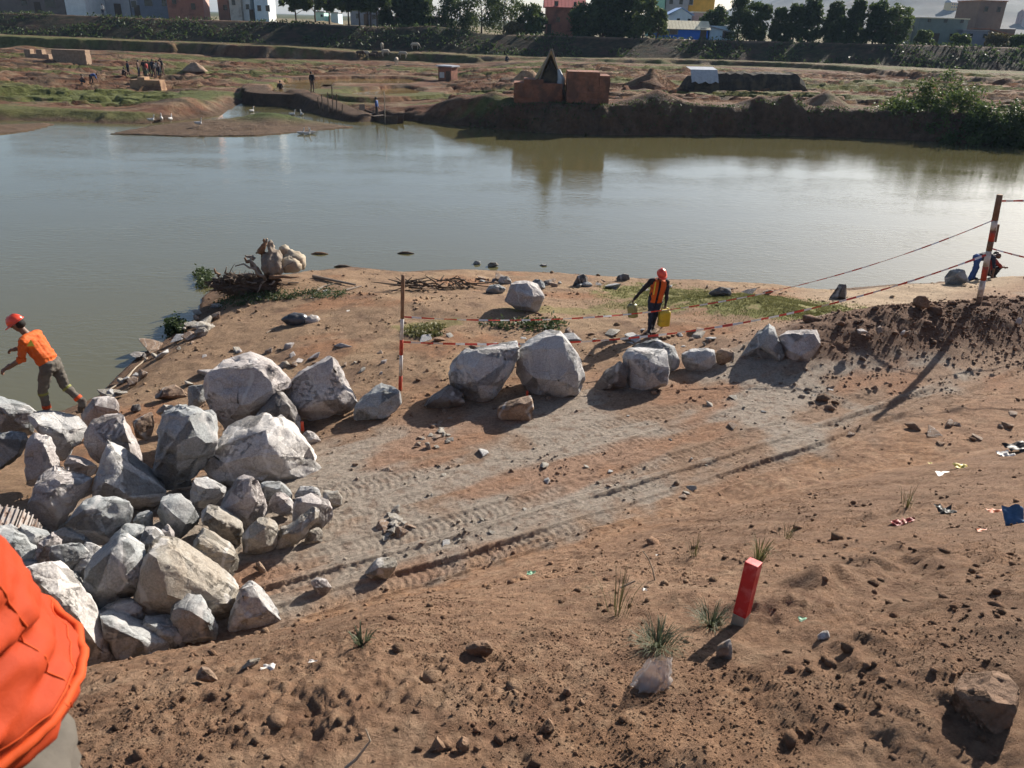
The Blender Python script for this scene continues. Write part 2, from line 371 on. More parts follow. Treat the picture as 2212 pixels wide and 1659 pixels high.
def far_h(x, y, fine=True):
    x = np.asarray(x, float); y = np.asarray(y, float)
    d = -poly_sd(x, y, FAR_POLY)
    n1 = fbm(x*0.06, y*0.10, 2.0, 3); n2 = fbm(x*0.25, y*0.4, 6.0, 3)
    hb = lerp(0.55, 1.95, sm(-14, 4, x))
    dd = d+0.9*n2+.8*np.abs(fbm(x*.55, y*.2, 8, 3))
    z = np.where(d > 0, hb*sm(-0.2, lerp(2.2, 1.3, sm(-10, 5, x)), dd), np.maximum(d*0.3, -0.5)) + 0.06*sm(0, .5, d)
    back = sm(4, 55, d)
    z = z+back*lerp(1.3, 0.35, sm(-20, 5, x))*sm(0, 20, d)
    zt = np.interp(x, _tp[:, 0], _tp[:, 2]); zc = np.interp(x, _cp[:, 0], _cp[:, 2])
    # eroded bench at the foot of the levee
    ys_ = 125.5+2.2*n1+.9*n2-24*sm(40, 62, x+2*n1)-3*sm(0, -40, x)
    z = lerp(z, zt-0.1, sm(-.55, .55, y-ys_)*sm(0, 6, d))
    # small terraces on the flats
    ter = (np.floor((n1*1.4+n2*.5+y*.045)*2.2)+sm(0.93, 1, ((n1*1.4+n2*.5+y*.045)*2.2) % 1))/2.2-(n1*1.4+n2*.5+y*.045)
    z = z+sm(3, 9, d)*(1-sm(112, 122, y))*(1.25*ter+0.22*n2)
    z = z+(sm(3, 9, d))*(1-sm(118, 124, y))*0.25*n1
    # levee
    lv = np.clip((y+.5*n1-130.6)/5.4, 0, 1); z = np.where(y > 128.5, lerp(np.maximum(z, zt-.2), zc, lv), z)
    z = z-0.25*sm(137, 141, y)*sm(0, 3, d)
    if fine:
        z = z+(0.06*fbm(x*0.9, y*1.4, 9.1, 4)+0.03*np.abs(fbm(x*3, y*3, 4, 3)))*sm(0.0, 2.0, d)*(1-.5*sm(137, 141, y))
    for P in PONDS:
        pd = poly_sd(x, y, P); z = lerp(z, np.minimum(z, 0.6), 1-sm(-0.2, 1.2, pd))
        z = np.where((pd > 0.8) & (pd < 3.5), np.maximum(z, 1.0), z)
    for k, P in enumerate(ISLES):
        pd = -poly_sd(x, y, P)
        zi = np.where(pd > 0, 0.04+0.10*np.minimum(pd, 3)*(0.6+.8*np.abs(n2))+.04*fbm(x*1.5, y*1.5, 2, 3), -1)
        if k == 0:
            c0 = at(590, 258, 0.3); zi = zi+np.where(pd > 0, 0.55*np.exp(-((x-c0[0])/2.6)**2-((y-c0[1])/1.2)**2), 0)
        z = np.maximum(z, zi)
    # earth dam between channel and pond
    a = at(645, 205, .8)[:2]; b = at(775, 236, .8)[:2]; e = b-a; t = np.clip(((x-a[0])*e[0]+(y-a[1])*e[1])/(e@e), 0, 1)
    dm = np.hypot(x-a[0]-e[0]*t, y-a[1]-e[1]*t); z = np.maximum(z, (1.55-0.75*t)*sm(2.0, .7, dm+.3*n2)-.3)
    for bx, by, br, bh in MOUNDS:
        rr = np.hypot(x-bx, (y-by)*1.0)/br; z = z+bh*np.maximum(0, 1-rr)**1.15*(1+.15*n2)*sm(.3, 2, d)
    return z
MOUNDS = []
for px, py, F_, br, bh in ((1415,225,0,3.6,1.1),(1405,185,0,2.6,1.7),(1780,228,0,2.2,1.2),(1702,230,0,1.7,1.0),(1640,228,0,2.0,.9),(1150,238,0,4,.6),(420,150,0,2.2,1.0),(395,212,0,5,.7),(1000,205,0,3,.7),(700,118,0,6,.7),(940,122,0,7,.8),(470,160,0,5,.6),(60,120,0,5,.7),(1290,150,0,5,.5),(960,216,0,1.8,.8),(1070,210,0,2.2,.8)):
    p = at(px, py, 2.0 if px > 900 else 1.2); MOUNDS.append((p[0], p[1], br, bh))
def far_col(x, y, z):
    d = -poly_sd(x, y, FAR_POLY)
    n1 = fbm(x*0.07, y*0.16, 21, 4); n2 = fbm(x*0.35, y*0.6, 23, 4); n3 = fbm(x*1.2, y*2.0, 25, 3)
    c = np.empty(x.shape+(3,)); c[:] = (0.20, 0.112, 0.066)
    def put(col, a):
        a = np.clip(a, 0, 1)[..., None]; c[:] = c*(1-a)+np.array(col)*a
    put((0.15, 0.07, 0.042), sm(-.1, 0.4, n2)); put((0.27, 0.195, 0.125), sm(.15, .5, -n2+.4*n3)*.8); put((0.075, 0.055, 0.04), sm(.15, .4, fbm(x*.2+9, y*.5, 33, 4))*.8)
    put((0.125, 0.13, 0.045), sm(0.12, 0.34, fbm(x*.035, y*.16, 41, 4)+.2*n3)*.9)
    lg = np.exp(-((x+31)/19)**2)*np.exp(-((y-73)/7.5)**2); put((0.115, 0.125, 0.042), sm(.3, .6, lg+.25*n3)*sm(.8, 2.2, d))
    ter = sm(0.4, 0.8, 0.6+n2*.4)*sm(122, 125, y+18*sm(40, 62, x))*(1-sm(129.5, 131, y)); put((0.12, 0.125, 0.045), ter)
    put((0.03, 0.033, 0.018), sm(129.5, 131, y+.5*n2)*(1-sm(135.4, 136.3, y+.2*n3))*(0.85+.4*n3))
    put((0.075, 0.047, 0.033), sm(129.8, 131, y)*(1-sm(135.5, 136.3, y))*sm(.15, .5, n2))
    put((0.20, 0.14, 0.10), sm(135.4, 136.4, y+.4*n3)*(1-sm(139, 142, y))*.9)
    put((0.24, 0.20, 0.12), sm(139, 142, y)); put((0.09, 0.10, 0.05), sm(230, 330, y))
    cl = sm(-4, 5, x)*(1-sm(1.2, 2.0, d+.6*n2))*sm(-.5, .3, d); put((0.135, 0.088, 0.06), cl*.9)
    put((0.11, 0.07, 0.045), sm(1.0, .2, d)*(1-cl)); put((0.30, 0.22, 0.12), (d < 0)*sm(-.8, -.2, d)*.0+0)
    for k, P in enumerate(ISLES):
        pd = -poly_sd(x, y, P); put((0.15, 0.10, 0.066), sm(-.2, .3, pd))
        if k == 0:
            c0 = at(590, 258, 0.3); put((0.10, 0.12, 0.04), sm(-.2, .3, pd)*np.exp(-((x-c0[0])/2.8)**2-((y-c0[1])/1.3)**2)*1.3)
    return c*.76
ys2 = rows((44, 52, .5, False), (52, 80, .2, False), (80, 140, .30, False), (140, 3900, .06, True))
u2 = np.linspace(-1, 1, 461); YY2 = np.repeat(ys2[:, None], len(u2), 1)
XX2 = (ys2*0.82+12)[:, None]*u2[None, :]+np.sign(u2)[None, :]*(np.abs(u2)[None, :]**9)*300
ZZ2 = far_h(XX2, YY2); CC2 = far_col(XX2, YY2, ZZ2)
attr_mat('far_soil', 0.95, 1.6, 0.35, 0.9, 3.0, 0.25)
fb = link('far_bank', fast_mesh('far_bank', np.stack([XX2, YY2, ZZ2], -1).reshape(-1, 3), grid_faces(*XX2.shape), True, CC2.reshape(-1, 3)), 'far_soil')
tag(fb, 'far river bank of eroded red soil and grass rising to a levee', kind='structure')

# ---- water: murky brown body under a rippled surface
def water_mat(name, body, rip=0.035, scale=1.0):
    m, N, L, b = principled(name, body, 0.06, 0.5)
    b.inputs['IOR'].default_value = 1.5
    tc = N.new('ShaderNodeTexCoord'); mp = N.new('ShaderNodeMapping'); mp.inputs['Scale'].default_value = (1.0, 2.2, 1); mp.inputs['Rotation'].default_value = (0, 0, R(-14))
    L.new(tc.outputs['Object'], mp.inputs[0])
    n1 = N.new('ShaderNodeTexNoise'); n1.inputs['Scale'].default_value = 2.6*scale; n1.inputs['Detail'].default_value = 4; n1.inputs['Distortion'].default_value = 0.4
    n2 = N.new('ShaderNodeTexNoise'); n2.inputs['Scale'].default_value = 0.12; n2.inputs['Detail'].default_value = 3
    L.new(mp.outputs[0], n1.inputs[0]); L.new(mp.outputs[0], n2.inputs[0])
    r = N.new('ShaderNodeMapRange'); r.inputs[1].default_value = 0.38; r.inputs[2].default_value = 0.62; r.inputs[3].default_value = 0.25; r.inputs[4].default_value = 1.0
    L.new(n2.outputs[0], r.inputs[0])
    mu = N.new('ShaderNodeMath'); mu.operation = 'MULTIPLY'; L.new(n1.outputs[0], mu.inputs[0]); L.new(r.outputs[0], mu.inputs[1])
    bp = N.new('ShaderNodeBump'); bp.inputs['Strength'].default_value = 1.0; bp.inputs['Distance'].default_value = rip
    L.new(mu.outputs[0], bp.inputs['Height']); L.new(bp.outputs[0], b.inputs['Normal'])
    return m
water_mat('river_water', (0.10, 0.09, 0.042), .013)
water_mat('pond_water', (0.20, 0.13, 0.05), 0.01)
wv = MB(); wv.add([(-900,-55,0),(900,-55,0),(900,118,0),(-900,118,0)], [(0,1,2,3)])
tag(wv.build('river', 'river_water'), 'calm murky grey brown river between the two banks', kind='structure')
for i, P in enumerate(PONDS):
    c = np.mean(P, 0); Q = [(c[0]+(p[0]-c[0])*1.06, c[1]+(p[1]-c[1])*1.10, 0.72) for p in P]
    w = MB(); w.add(Q, [tuple(range(len(Q)))])
    tag(w.build('pond', 'pond_water'), ['larger muddy brown pond behind the earth dam', 'smaller muddy brown pond nearer the moored boat'][i], kind='structure')

def hit(px, py, far=None):
    """where the line of sight through a picture point meets the ground"""
    d = ray(px, py)
    t = np.geomspace(1.2, 400, 1500); P = EYE+d*t[:, None]
    if py > 350: P = P[(P[:, 1] < 43) & (P[:, 2] < 6.2)]; z = near_h(P[:, 0], P[:, 1], False)
    else: P = P[P[:, 1] > 50]; z = far_h(P[:, 0], P[:, 1], False)
    z = np.maximum(z, 0)
    k = np.argmax(P[:, 2] < z)
    if P[k, 2] >= z[k]: return at_F(px, py, 136)
    a = (P[k-1, 2]-z[k-1])/((P[k-1, 2]-z[k-1])-(P[k, 2]-z[k])+1e-9)
    return P[k-1]+(P[k]-P[k-1])*a
def gz(x, y): return float(near_h(np.array([x]), np.array([y]))[0]) if y < 43 else max(0.0, float(far_h(np.array([x]), np.array([y]))[0]))
# ================================================================== BOULDERS
def rock_mat(name, c1, c2, c3, vein=(0.5,0.48,0.46), vs=0.5, bump=0.5):
    m, N, L, b = principled(name, c1, 0.86, 0.25)
    tc = N.new('ShaderNodeTexCoord'); oi = N.new('ShaderNodeObjectInfo')
    ad = N.new('ShaderNodeVectorMath'); ad.operation = 'ADD'; L.new(tc.outputs['Object'], ad.inputs[0])
    sc = N.new('ShaderNodeVectorMath'); sc.operation = 'SCALE'; sc.inputs[0].default_value = (37, 11, 23); L.new(oi.outputs['Random'], sc.inputs['Scale']); L.new(sc.outputs[0], ad.inputs[1])
    def noise(s, det=6, dis=0.0, rg=.65):
        n = N.new('ShaderNodeTexNoise'); n.inputs['Scale'].default_value = s; n.inputs['Detail'].default_value = det; n.inputs['Distortion'].default_value = dis; n.inputs['Roughness'].default_value = rg
        L.new(ad.outputs[0], n.inputs['Vector']); return n.outputs[0]
    def ramp(src, a, bb, ca, cb):
        r = N.new('ShaderNodeValToRGB'); r.color_ramp.elements[0].position = a; r.color_ramp.elements[1].position = bb
        r.color_ramp.elements[0].color = (*ca, 1); r.color_ramp.elements[1].color = (*cb, 1); L.new(src, r.inputs[0]); return r.outputs[0]
    def mix(fac, A, B):
        x = N.new('ShaderNodeMix'); x.data_type = 'RGBA'; L.new(fac, x.inputs[0])
        L.new(A, x.inputs[6]) if not isinstance(A, tuple) else x.inputs[6].__setattr__('default_value', (*A, 1))
        L.new(B, x.inputs[7]) if not isinstance(B, tuple) else x.inputs[7].__setattr__('default_value', (*B, 1)); return x.outputs[2]
    k = (0,0,0); w = (1,1,1)
    base = ramp(noise(2.2, 5), .38, .64, c1, c2)
    base = mix(ramp(noise(1.3, 4, 1.5), .46, .74, k, w), base, c3)
    sp = ramp(noise(38, 4), .36, .62, (.78,.78,.78), (1.12,1.12,1.12))
    mu = N.new('ShaderNodeMix'); mu.data_type = 'RGBA'; mu.blend_type = 'MULTIPLY'; mu.inputs[0].default_value = 1; L.new(base, mu.inputs[6]); L.new(sp, mu.inputs[7])
    wv = N.new('ShaderNodeTexWave'); wv.inputs['Scale'].default_value = vs; wv.inputs['Distortion'].default_value = 9; wv.inputs['Detail'].default_value = 4; wv.inputs['Detail Scale'].default_value = 1.4
    L.new(ad.outputs[0], wv.inputs['Vector'])
    out = mix(ramp(wv.outputs[1], .955, .995, k, (.55,.55,.55)), mu.outputs[2], vein)
    # dried mud splashes
    out = mix(ramp(noise(3.1, 7, .5, .75), .62, .76, k, (.3,.3,.3)), out, (0.24, 0.18, 0.135))
    dn = N.new('ShaderNodeTexNoise'); dn.inputs['Scale'].default_value = 2.5; dn.inputs['Detail'].default_value = 4; L.new(ad.outputs[0], dn.inputs['Vector'])
    dm = N.new('ShaderNodeVectorMath'); dm.operation = 'MULTIPLY_ADD'; L.new(dn.outputs[1], dm.inputs[0]); dm.inputs[1].default_value = (.55,.55,.55); L.new(ad.outputs[0], dm.inputs[2])
    ck = N.new('ShaderNodeTexVoronoi'); ck.feature = 'DISTANCE_TO_EDGE'; ck.inputs['Scale'].default_value = 1.5; L.new(dm.outputs[0], ck.inputs['Vector'])
    out = mix(ramp(ck.outputs[0], .0, .016, (.34,.34,.34), k), out, (c3[0]*.35, c3[1]*.33, c3[2]*.31))
    L.new(out, b.inputs['Base Color'])
    h1 = noise(9, 9, .3, .72); h2 = noise(55, 6, 0, .7)
    vo = N.new('ShaderNodeTexVoronoi'); vo.inputs['Scale'].default_value = 5; vo.feature = 'F1'; L.new(ad.outputs[0], vo.inputs['Vector'])
    hm = N.new('ShaderNodeMath'); hm.operation = 'MULTIPLY_ADD'; L.new(h2, hm.inputs[0]); hm.inputs[1].default_value = .16; L.new(h1, hm.inputs[2])
    h3 = N.new('ShaderNodeMath'); h3.operation = 'MULTIPLY_ADD'; L.new(vo.outputs[0], h3.inputs[0]); h3.inputs[1].default_value = .35; L.new(hm.outputs[0], h3.inputs[2])
    bp = N.new('ShaderNodeBump'); bp.inputs['Strength'].default_value = bump; h4 = N.new('ShaderNodeMath'); h4.operation = 'MULTIPLY_ADD'; L.new(ramp(ck.outputs[0], .0, .05, k, (1,1,1)), h4.inputs[0]); h4.inputs[1].default_value = .32; L.new(h3.outputs[0], h4.inputs[2]); h3 = h4
    bp.inputs['Distance'].default_value = 0.08; L.new(h3.outputs[0], bp.inputs['Height']); L.new(bp.outputs[0], b.inputs['Normal'])
rock_mat('rock_pale', (0.34,0.335,0.328), (0.47,0.46,0.445), (0.41,0.38,0.36))
rock_mat('rock_blue', (0.25,0.262,0.262), (0.35,0.36,0.355), (0.31,0.30,0.29))
rock_mat('rock_pink', (0.36,0.32,0.30), (0.47,0.435,0.415), (0.31,0.285,0.275))
rock_mat('rock_tan', (0.29,0.265,0.225), (0.37,0.342,0.297), (0.27,0.225,0.175))
rock_mat('rock_brown', (0.24,0.165,0.115), (0.33,0.24,0.175), (0.18,0.12,0.085))
rock_mat('rock_white', (0.46,0.435,0.41), (0.56,0.53,0.50), (0.40,0.37,0.34), (0.7,0.68,0.66))
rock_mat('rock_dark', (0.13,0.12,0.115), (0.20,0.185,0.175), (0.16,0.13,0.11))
rock_mat('earth', (0.21,0.13,0.082), (0.27,0.17,0.108), (0.17,0.102,0.066), (0.22,0.14,0.09))
STONES = []
def rock(name, label, reg, out, ridge=(), zb=None, mat='rock_pale', thick=0.62, vox=17, rough=1.0, cat='boulder', group=None, lift=0.0, res=None):
    P = [cv(reg, p) for p in out] if reg else list(out); A = np.array(P); A = A.mean(0)+(A-A.mean(0))*1.05; P = [tuple(q) for q in A]
    ib = int(np.argmax(A[:, 1])); c2 = A.mean(0)
    d0 = ray(*(0.5*(A[ib]+[c2[0], A[ib, 1]])))
    G = hit(c2[0], A[ib, 1]-2) if zb is None else at(c2[0], A[ib, 1], zb)
    vd = ray(*c2); hv = np.array([vd[0], vd[1], 0]); hv /= np.linalg.norm(hv)
    n = hv*.55+vd*.45; n /= np.linalg.norm(n)
    def on_plane(p, o):
        d = ray(*p); return EYE+d*(((o-EYE)@n)/(d@n))
    O = np.array([on_plane(p, G) for p in P])
    ext = O.max(0)-O.min(0); size = float(np.sqrt(max(np.hypot(ext[0], ext[1]), .01)*max(ext[2], .01)))
    o2 = G+hv*(0.28*size*thick)-np.array([0,0,lift])
    O = np.array([on_plane(p, o2) for p in P]); cw = O.mean(0)
    pts = [*O]
    rr = random.Random(label)
    for q in O: pts.append(cw+(q-cw)*rr.uniform(.75, .95)+hv*size*thick*rr.uniform(.3, .7))
    for q in O[::2]: pts.append(cw+(q-cw)*.45+hv*size*thick*.8)
    if ridge:
        for q in ridge:
            off = q[2] if len(q) > 2 else .3
            p = cv(reg, q[:2]) if reg else q[:2]; b = on_plane(p, o2); v = b-EYE; v /= np.linalg.norm(v); pts.append(b-v*off*size)
    else:
        for k in range(3):
            i = rr.randrange(len(O)); b = cw+(O[i]-cw)*rr.uniform(.35, .62); v = b-EYE; v /= np.linalg.norm(v); pts.append(b-v*size*rr.uniform(.16, .34))
    base = np.array([G[0], G[1], O[:, 2].min()])
    bm = bmesh.new()
    for q in pts: bm.verts.new(tuple(q-base))
    r_ = bmesh.ops.convex_hull(bm, input=bm.verts)
    bmesh.ops.delete(bm, geom=list({e for e in r_['geom_interior']+r_['geom_unused'] if isinstance(e, bmesh.types.BMVert)}), context='VERTS')
    for k in range(7):      # broken-off corners
        dv = Vector((rr.gauss(0, 1), rr.gauss(0, 1), rr.gauss(0, .8))).normalized(); mxp = max(v.co.dot(dv) for v in bm.verts)
        bmesh.ops.bisect_plane(bm, geom=bm.verts[:]+bm.edges[:]+bm.faces[:], plane_co=dv*(mxp-size*rr.uniform(.03, .09)), plane_no=dv, clear_outer=True)
        r_ = bmesh.ops.convex_hull(bm, input=bm.verts)
        dl = list({e for e in r_['geom_interior']+r_['geom_unused'] if isinstance(e, bmesh.types.BMVert)})
        if dl: bmesh.ops.delete(bm, geom=dl, context='VERTS')
    bmesh.ops.triangulate(bm, faces=bm.faces[:])
    Lmax = size/((res or vox)*.62)
    for it in range(6):
        le = [e for e in bm.edges if e.calc_length() > Lmax]
        if not le: break
        bmesh.ops.subdivide_edges(bm, edges=le, cuts=1); bmesh.ops.triangulate(bm, faces=[f for f in bm.faces if len(f.verts) > 3])
    bmesh.ops.smooth_vert(bm, verts=bm.verts[:], factor=.12, use_axis_x=True, use_axis_y=True, use_axis_z=True)
    me = bpy.data.meshes.new(name); bm.to_mesh(me); bm.free(); me.update()
    V = co(me); N_ = nrm(me); s = 1/size; sd_ = rr.uniform(0, 90)
    a = fbm(V[:,0]*2.1*s+sd_, V[:,1]*2.1*s, V[:,2]*2.1*s, 3)
    st = pn((V[:,0]*.5+V[:,2]*1.2)*4.5*s+sd_, V[:,1]*1.2*s, V[:,2]*2*s)
    f = fbm(V[:,0]*9*s, V[:,1]*9*s+sd_, V[:,2]*9*s, 2)
    ch = -np.maximum(0, fbm(V[:,0]*3.6*s, V[:,1]*3.6*s, V[:,2]*3.6*s+sd_, 2)-.25)
    V = V+N_*(size*rough*(0.018*a+0.020*np.round(st*3)/3+0.014*f+0.09*ch))[:, None]
    set_co(me, V); me.polygons.foreach_set('use_smooth', np.ones(len(me.polygons), bool)); me.set_sharp_from_angle(angle=R(32))
    o = link(name, me, mat, None, tuple(base)); tag(o, label, cat, group); STONES.append((o, base, size)); return o
PILE = 'boulders heaped in the rock pile on the left'
ROW = 'boulders set in a row along the track edge'
def pile(label, reg, out, ridge=(), zb=1.2, mat='rock_pale', **k): return rock('boulder', label, reg, out, ridge, zb, mat, group=PILE, **k)
def row(label, reg, out, ridge=(), zb=None, mat='rock_pale', **k): return rock('boulder', label, reg, out, ridge, zb, mat, group=ROW, **k)
# --- the pile, rear ranks first
pile('pale flat-topped slab at the far left edge under the worker\'s front boot', 3, [(-90,235),(0,255),(90,275),(345,320),(320,480),(300,560),(150,570),(-60,600)], [(0,315,.25),(75,372,.3),(338,350,.2),(250,520,.2)], .95, 'rock_blue', thick=.8)
pile('pale slanting slab directly under the worker\'s trailing leg', 3, [(265,395),(520,365),(620,420),(690,450),(775,440),(835,510),(800,600),(760,640),(640,790),(560,840),(480,690),(330,480)], [(300,440,.28),(500,510,.3),(600,560,.3),(715,680,.3)], 1.15)
pile('brownish rounded boulder behind the worker\'s back foot', 3, [(775,440),(790,390),(880,240),(950,215),(1085,225),(1140,320),(1130,370),(1000,430),(850,500)], [(900,290,.25),(1105,372,.2),(960,250,.1)], .75, 'rock_pink', thick=.8)
pile('small grey boulder on the left edge below the dark gap', 3, [(-60,600),(120,555),(255,555),(262,640),(210,760),(40,880),(-60,920)], (), 1.2, 'rock_blue')
pile('upright rounded boulder with a white crest near the left edge', 3, [(340,600),(430,580),(490,610),(530,700),(575,900),(540,980),(420,1030),(300,1080),(220,1000),(235,820),(270,690)], [(400,650,.25),(465,740,.3),(500,880,.3),(420,960,.3)], 1.2, 'rock_pink')
pile('broad domed grey boulder with a pitted face in mid pile', 3, [(810,560),(880,470),(980,430),(1080,385),(1160,370),(1210,410),(1280,560),(1320,650),(1345,800),(1340,870),(1200,850),(930,830),(850,750),(808,650)], [(1150,400,.16),(1205,540,.27),(1000,640,.3),(1240,760,.28)], 1.15, 'rock_pink')
pile('small pale rounded rock wedged below the domed pitted boulder', 3, [(605,850),(660,795),(740,790),(860,840),(930,870),(870,960),(820,980),(640,930)], (), 1.2, 'rock_pink')
pile('smallest pale chip rock resting behind the broad pinkish boulder', 3, [(545,970),(600,900),(690,910),(770,960),(760,1000),(600,1010)], (), 1.2, 'rock_pink')
pile('broad pinkish boulder just right of the steel crawler track', 3, [(320,1065),(480,1000),(560,970),(870,985),(840,1070),(720,1240),(590,1390),(520,1470),(380,1440),(280,1330),(240,1180)], [(500,1020,.25),(480,1200,.32),(560,1380,.22),(760,1040,.2)], 1.2, 'rock_pink', thick=.8)
pile('large wedge boulder with a sharp peak in the middle of the pile', 3, [(1030,710),(1090,740),(1220,830),(1400,970),(1510,1080),(1590,1110),(1590,1160),(1460,1290),(1250,1210),(1100,1190),(890,1195),(890,1080),(950,960),(1000,830)], [(1008,985,.34),(1025,800,.2),(1210,1150,.34),(1400,1180,.2)], 1.25, thick=.9)
pile('dark craggy boulder with deep folds behind the wedge boulder', 4, [(-175,760),(-120,700),(0,650),(140,645),(250,650),(310,700),(360,740),(365,840),(410,960),(330,1020),(230,1060),(130,1130),(120,1280),(-40,1350),(-180,1180)], [(140,700,.2),(250,900,.3),(0,900,.26),(100,1080,.25)], 1.2, 'rock_blue', rough=1.7)
pile('low block with a broken notch at the foot of the craggy boulder', 3, [(1440,950),(1540,885),(1600,930),(1800,920),(1810,1040),(1640,1090),(1560,1095)], [(1590,960,.2),(1790,950,.2)], 1.1, 'rock_blue')
pile('brown boulder half hidden behind the domed pitted boulder', 3, [(1255,470),(1330,420),(1450,380),(1470,450),(1420,620),(1300,600)], (), 1.1, 'rock_brown')
pile('small sandy stone perched behind the craggy boulder', 3, [(1480,360),(1560,290),(1650,310),(1680,350),(1600,385),(1500,388)], (), 1.0, 'rock_tan')
pile('very large rounded boulder with a sunlit top at the rear of the pile', 4, [(255,370),(320,315),(430,280),(550,275),(690,240),(820,250),(900,290),(1000,390),(1005,430),(900,500),(850,560),(700,720),(560,850),(500,880),(420,780),(330,660),(255,500)], [(430,305,.1),(700,325,.2),(830,430,.28),(870,500,.24),(600,620,.30),(450,500,.22)], 1.0, 'rock_pink', thick=.85, res=22)
pile('tall pointed boulder with a pinkish face standing right of the rounded one', 4, [(1390,190),(1440,260),(1510,400),(1560,500),(1600,580),(1560,640),(1450,690),(1200,730),(1090,720),(1000,640),(920,520),(1010,450),(1090,390),(1150,300)], [(1405,250,.1),(1535,535,.25),(1300,560,.28),(1110,640,.2)], 1.1, 'rock_pink', thick=.7, res=22)
pile('dark shaded boulder leaning in front of the tall pointed one', 4, [(690,735),(830,600),(900,520),(960,530),(1060,610),(1100,700),(1130,760),(1120,870),(980,850),(800,800)], [(940,560,.2),(1060,660,.25),(900,740,.25)], 1.1, 'rock_dark', thick=.6)
row('flat angular block lying at the foot of the striped pole', 4, [(1600,610),(1700,530),(1830,465),(1980,460),(2005,500),(2000,620),(1940,670),(1840,735),(1700,740),(1590,730)], [(1612,630,.18),(1822,612,.3),(1835,715,.28),(1985,500,.1)], None, 'rock_blue', thick=.8)
pile('biggest brightest boulder with a white right face at the pile\'s front', 4, [(255,1200),(330,1030),(430,960),(560,880),(700,810),(850,775),(960,795),(1090,890),(1150,1000),(1240,1060),(1300,1180),(1310,1290),(1180,1310),(950,1290),(700,1290),(300,1290)], [(805,815,.12),(830,950,.24),(870,1050,.30),(888,1170,.30),(500,1150,.22)], 1.15, 'rock_white', thick=.8, res=24)
pile('small rough stone beside the short red peg', 4, [(1115,880),(1170,825),(1230,850),(1285,910),(1210,950),(1150,940)], (), None, 'rock_pink')
pile('small blocky boulder with a bright top under the biggest boulder', 6, [(130,330),(160,250),(280,245),(435,315),(400,380),(310,480),(190,500),(130,440)], [(170,265,.15),(260,312,.28),(425,335,.15),(200,420,.25)], 1.2)
pile('greenish little block tucked behind the rounded rear boulder', 4, [(115,440),(260,420),(270,560),(180,640),(120,620)], (), 1.0, 'rock_blue')
pile('dark boulder in the shade beneath the biggest boulder', 6, [(700,290),(880,285),(970,370),(960,450),(760,450)], (), 1.2, 'rock_blue')
pile('upright egg shaped boulder below the biggest boulder', 6, [(375,500),(470,350),(560,240),(620,215),(680,240),(720,340),(760,440),(750,580),(600,690),(560,640),(440,540)], [(620,260,.15),(560,420,.28),(690,430,.25),(600,580,.2)], 1.2, 'rock_pink')
pile('small smooth stone between the egg shaped and squarish rocks', 6, [(770,460),(840,390),(890,375),(950,400),(990,450),(970,540),(920,560),(840,530)], (), 1.25, 'rock_pink')
pile('half dome stone touching the shadow of the biggest boulder', 6, [(995,380),(1040,330),(1140,305),(1200,340),(1215,390),(1130,430),(1010,430)], (), 1.2, 'rock_pale')
pile('last small blunt stone at the right tip of the pile', 6, [(1220,390),(1240,355),(1355,360),(1390,400),(1380,460),(1310,490),(1260,450)], (), None, 'rock_tan')
pile('squarish hunched rock behind the leaning slab at the pile\'s right', 6, [(985,460),(1040,405),(1130,400),(1220,430),(1305,460),(1300,560),(1250,650),(1200,665),(1100,620),(985,600)], [(1210,450,.25),(1040,430,.2),(1190,600,.25)], 1.2, 'rock_pink')
pile('long tan slab leaning to the right over the smaller stones', 6, [(890,690),(990,620),(1090,550),(1160,505),(1210,530),(1190,590),(1110,680),(1020,790),(890,760)], [(900,720,.2),(1080,660,.25),(1180,570,.15)], 1.25, 'rock_tan', thick=.5)
pile('low stone under the lower end of the leaning slab', 6, [(835,770),(880,660),(930,650),(1000,780),(900,825),(840,815)], (), 1.2, 'rock_tan')
pile('pale cracked stone under the raised tip of the leaning slab', 6, [(1060,775),(1120,680),(1200,660),(1230,690),(1220,760),(1130,790)], (), None, 'rock_tan')
pile('tan loaf shaped boulder with a rusty underside in the pile', 6, [(205,600),(270,520),(360,505),(450,550),(550,600),(565,680),(545,800),(430,740),(300,690)], [(330,560,.22),(440,640,.3),(530,640,.2)], 1.25, 'rock_tan')
pile('tan faceted boulder in front of the egg shaped one', 6, [(560,740),(620,660),(700,600),(800,595),(855,660),(840,780),(820,820),(700,880),(570,850)], [(740,640,.25),(760,800,.28),(620,720,.2)], 1.2, 'rock_tan')
pile('large tan rounded boulder with a flat shaded face near the sandy edge', 6, [(145,830),(200,740),(260,725),(380,790),(500,850),(525,910),(500,1010),(440,1105),(330,1060),(220,1000),(140,900)], [(220,770,.2),(480,890,.28),(420,1000,.3),(220,920,.25)], 1.2, 'rock_tan', thick=.8)
pile('round dark grey boulder right of the wedge boulder', 3, [(1480,1360),(1530,1210),(1640,1180),(1750,1195),(1840,1270),(1890,1380),(1830,1460),(1690,1560),(1620,1530),(1540,1440)], (), 1.3, 'rock_blue', thick=.9)
pile('small grey chunk below the wedge boulder', 3, [(1250,1400),(1300,1340),(1450,1290),(1445,1460),(1330,1475)], (), 1.45, 'rock_blue')
pile('wide grey slab with a diagonal white streak in the pile\'s centre', 3, [(600,1440),(650,1380),(790,1240),(960,1200),(1220,1215),(1250,1260),(1245,1400),(1080,1620),(960,1670),(880,1640),(700,1460)], [(800,1280,.16),(1200,1260,.16),(980,1500,.2)], 1.5, 'rock_blue', thick=.6)
pile('rounded triangular rock right of the white streaked slab', 5, [(865,280),(900,190),(960,175),(1010,220),(1075,310),(1060,340),(910,330)], (), 1.45)
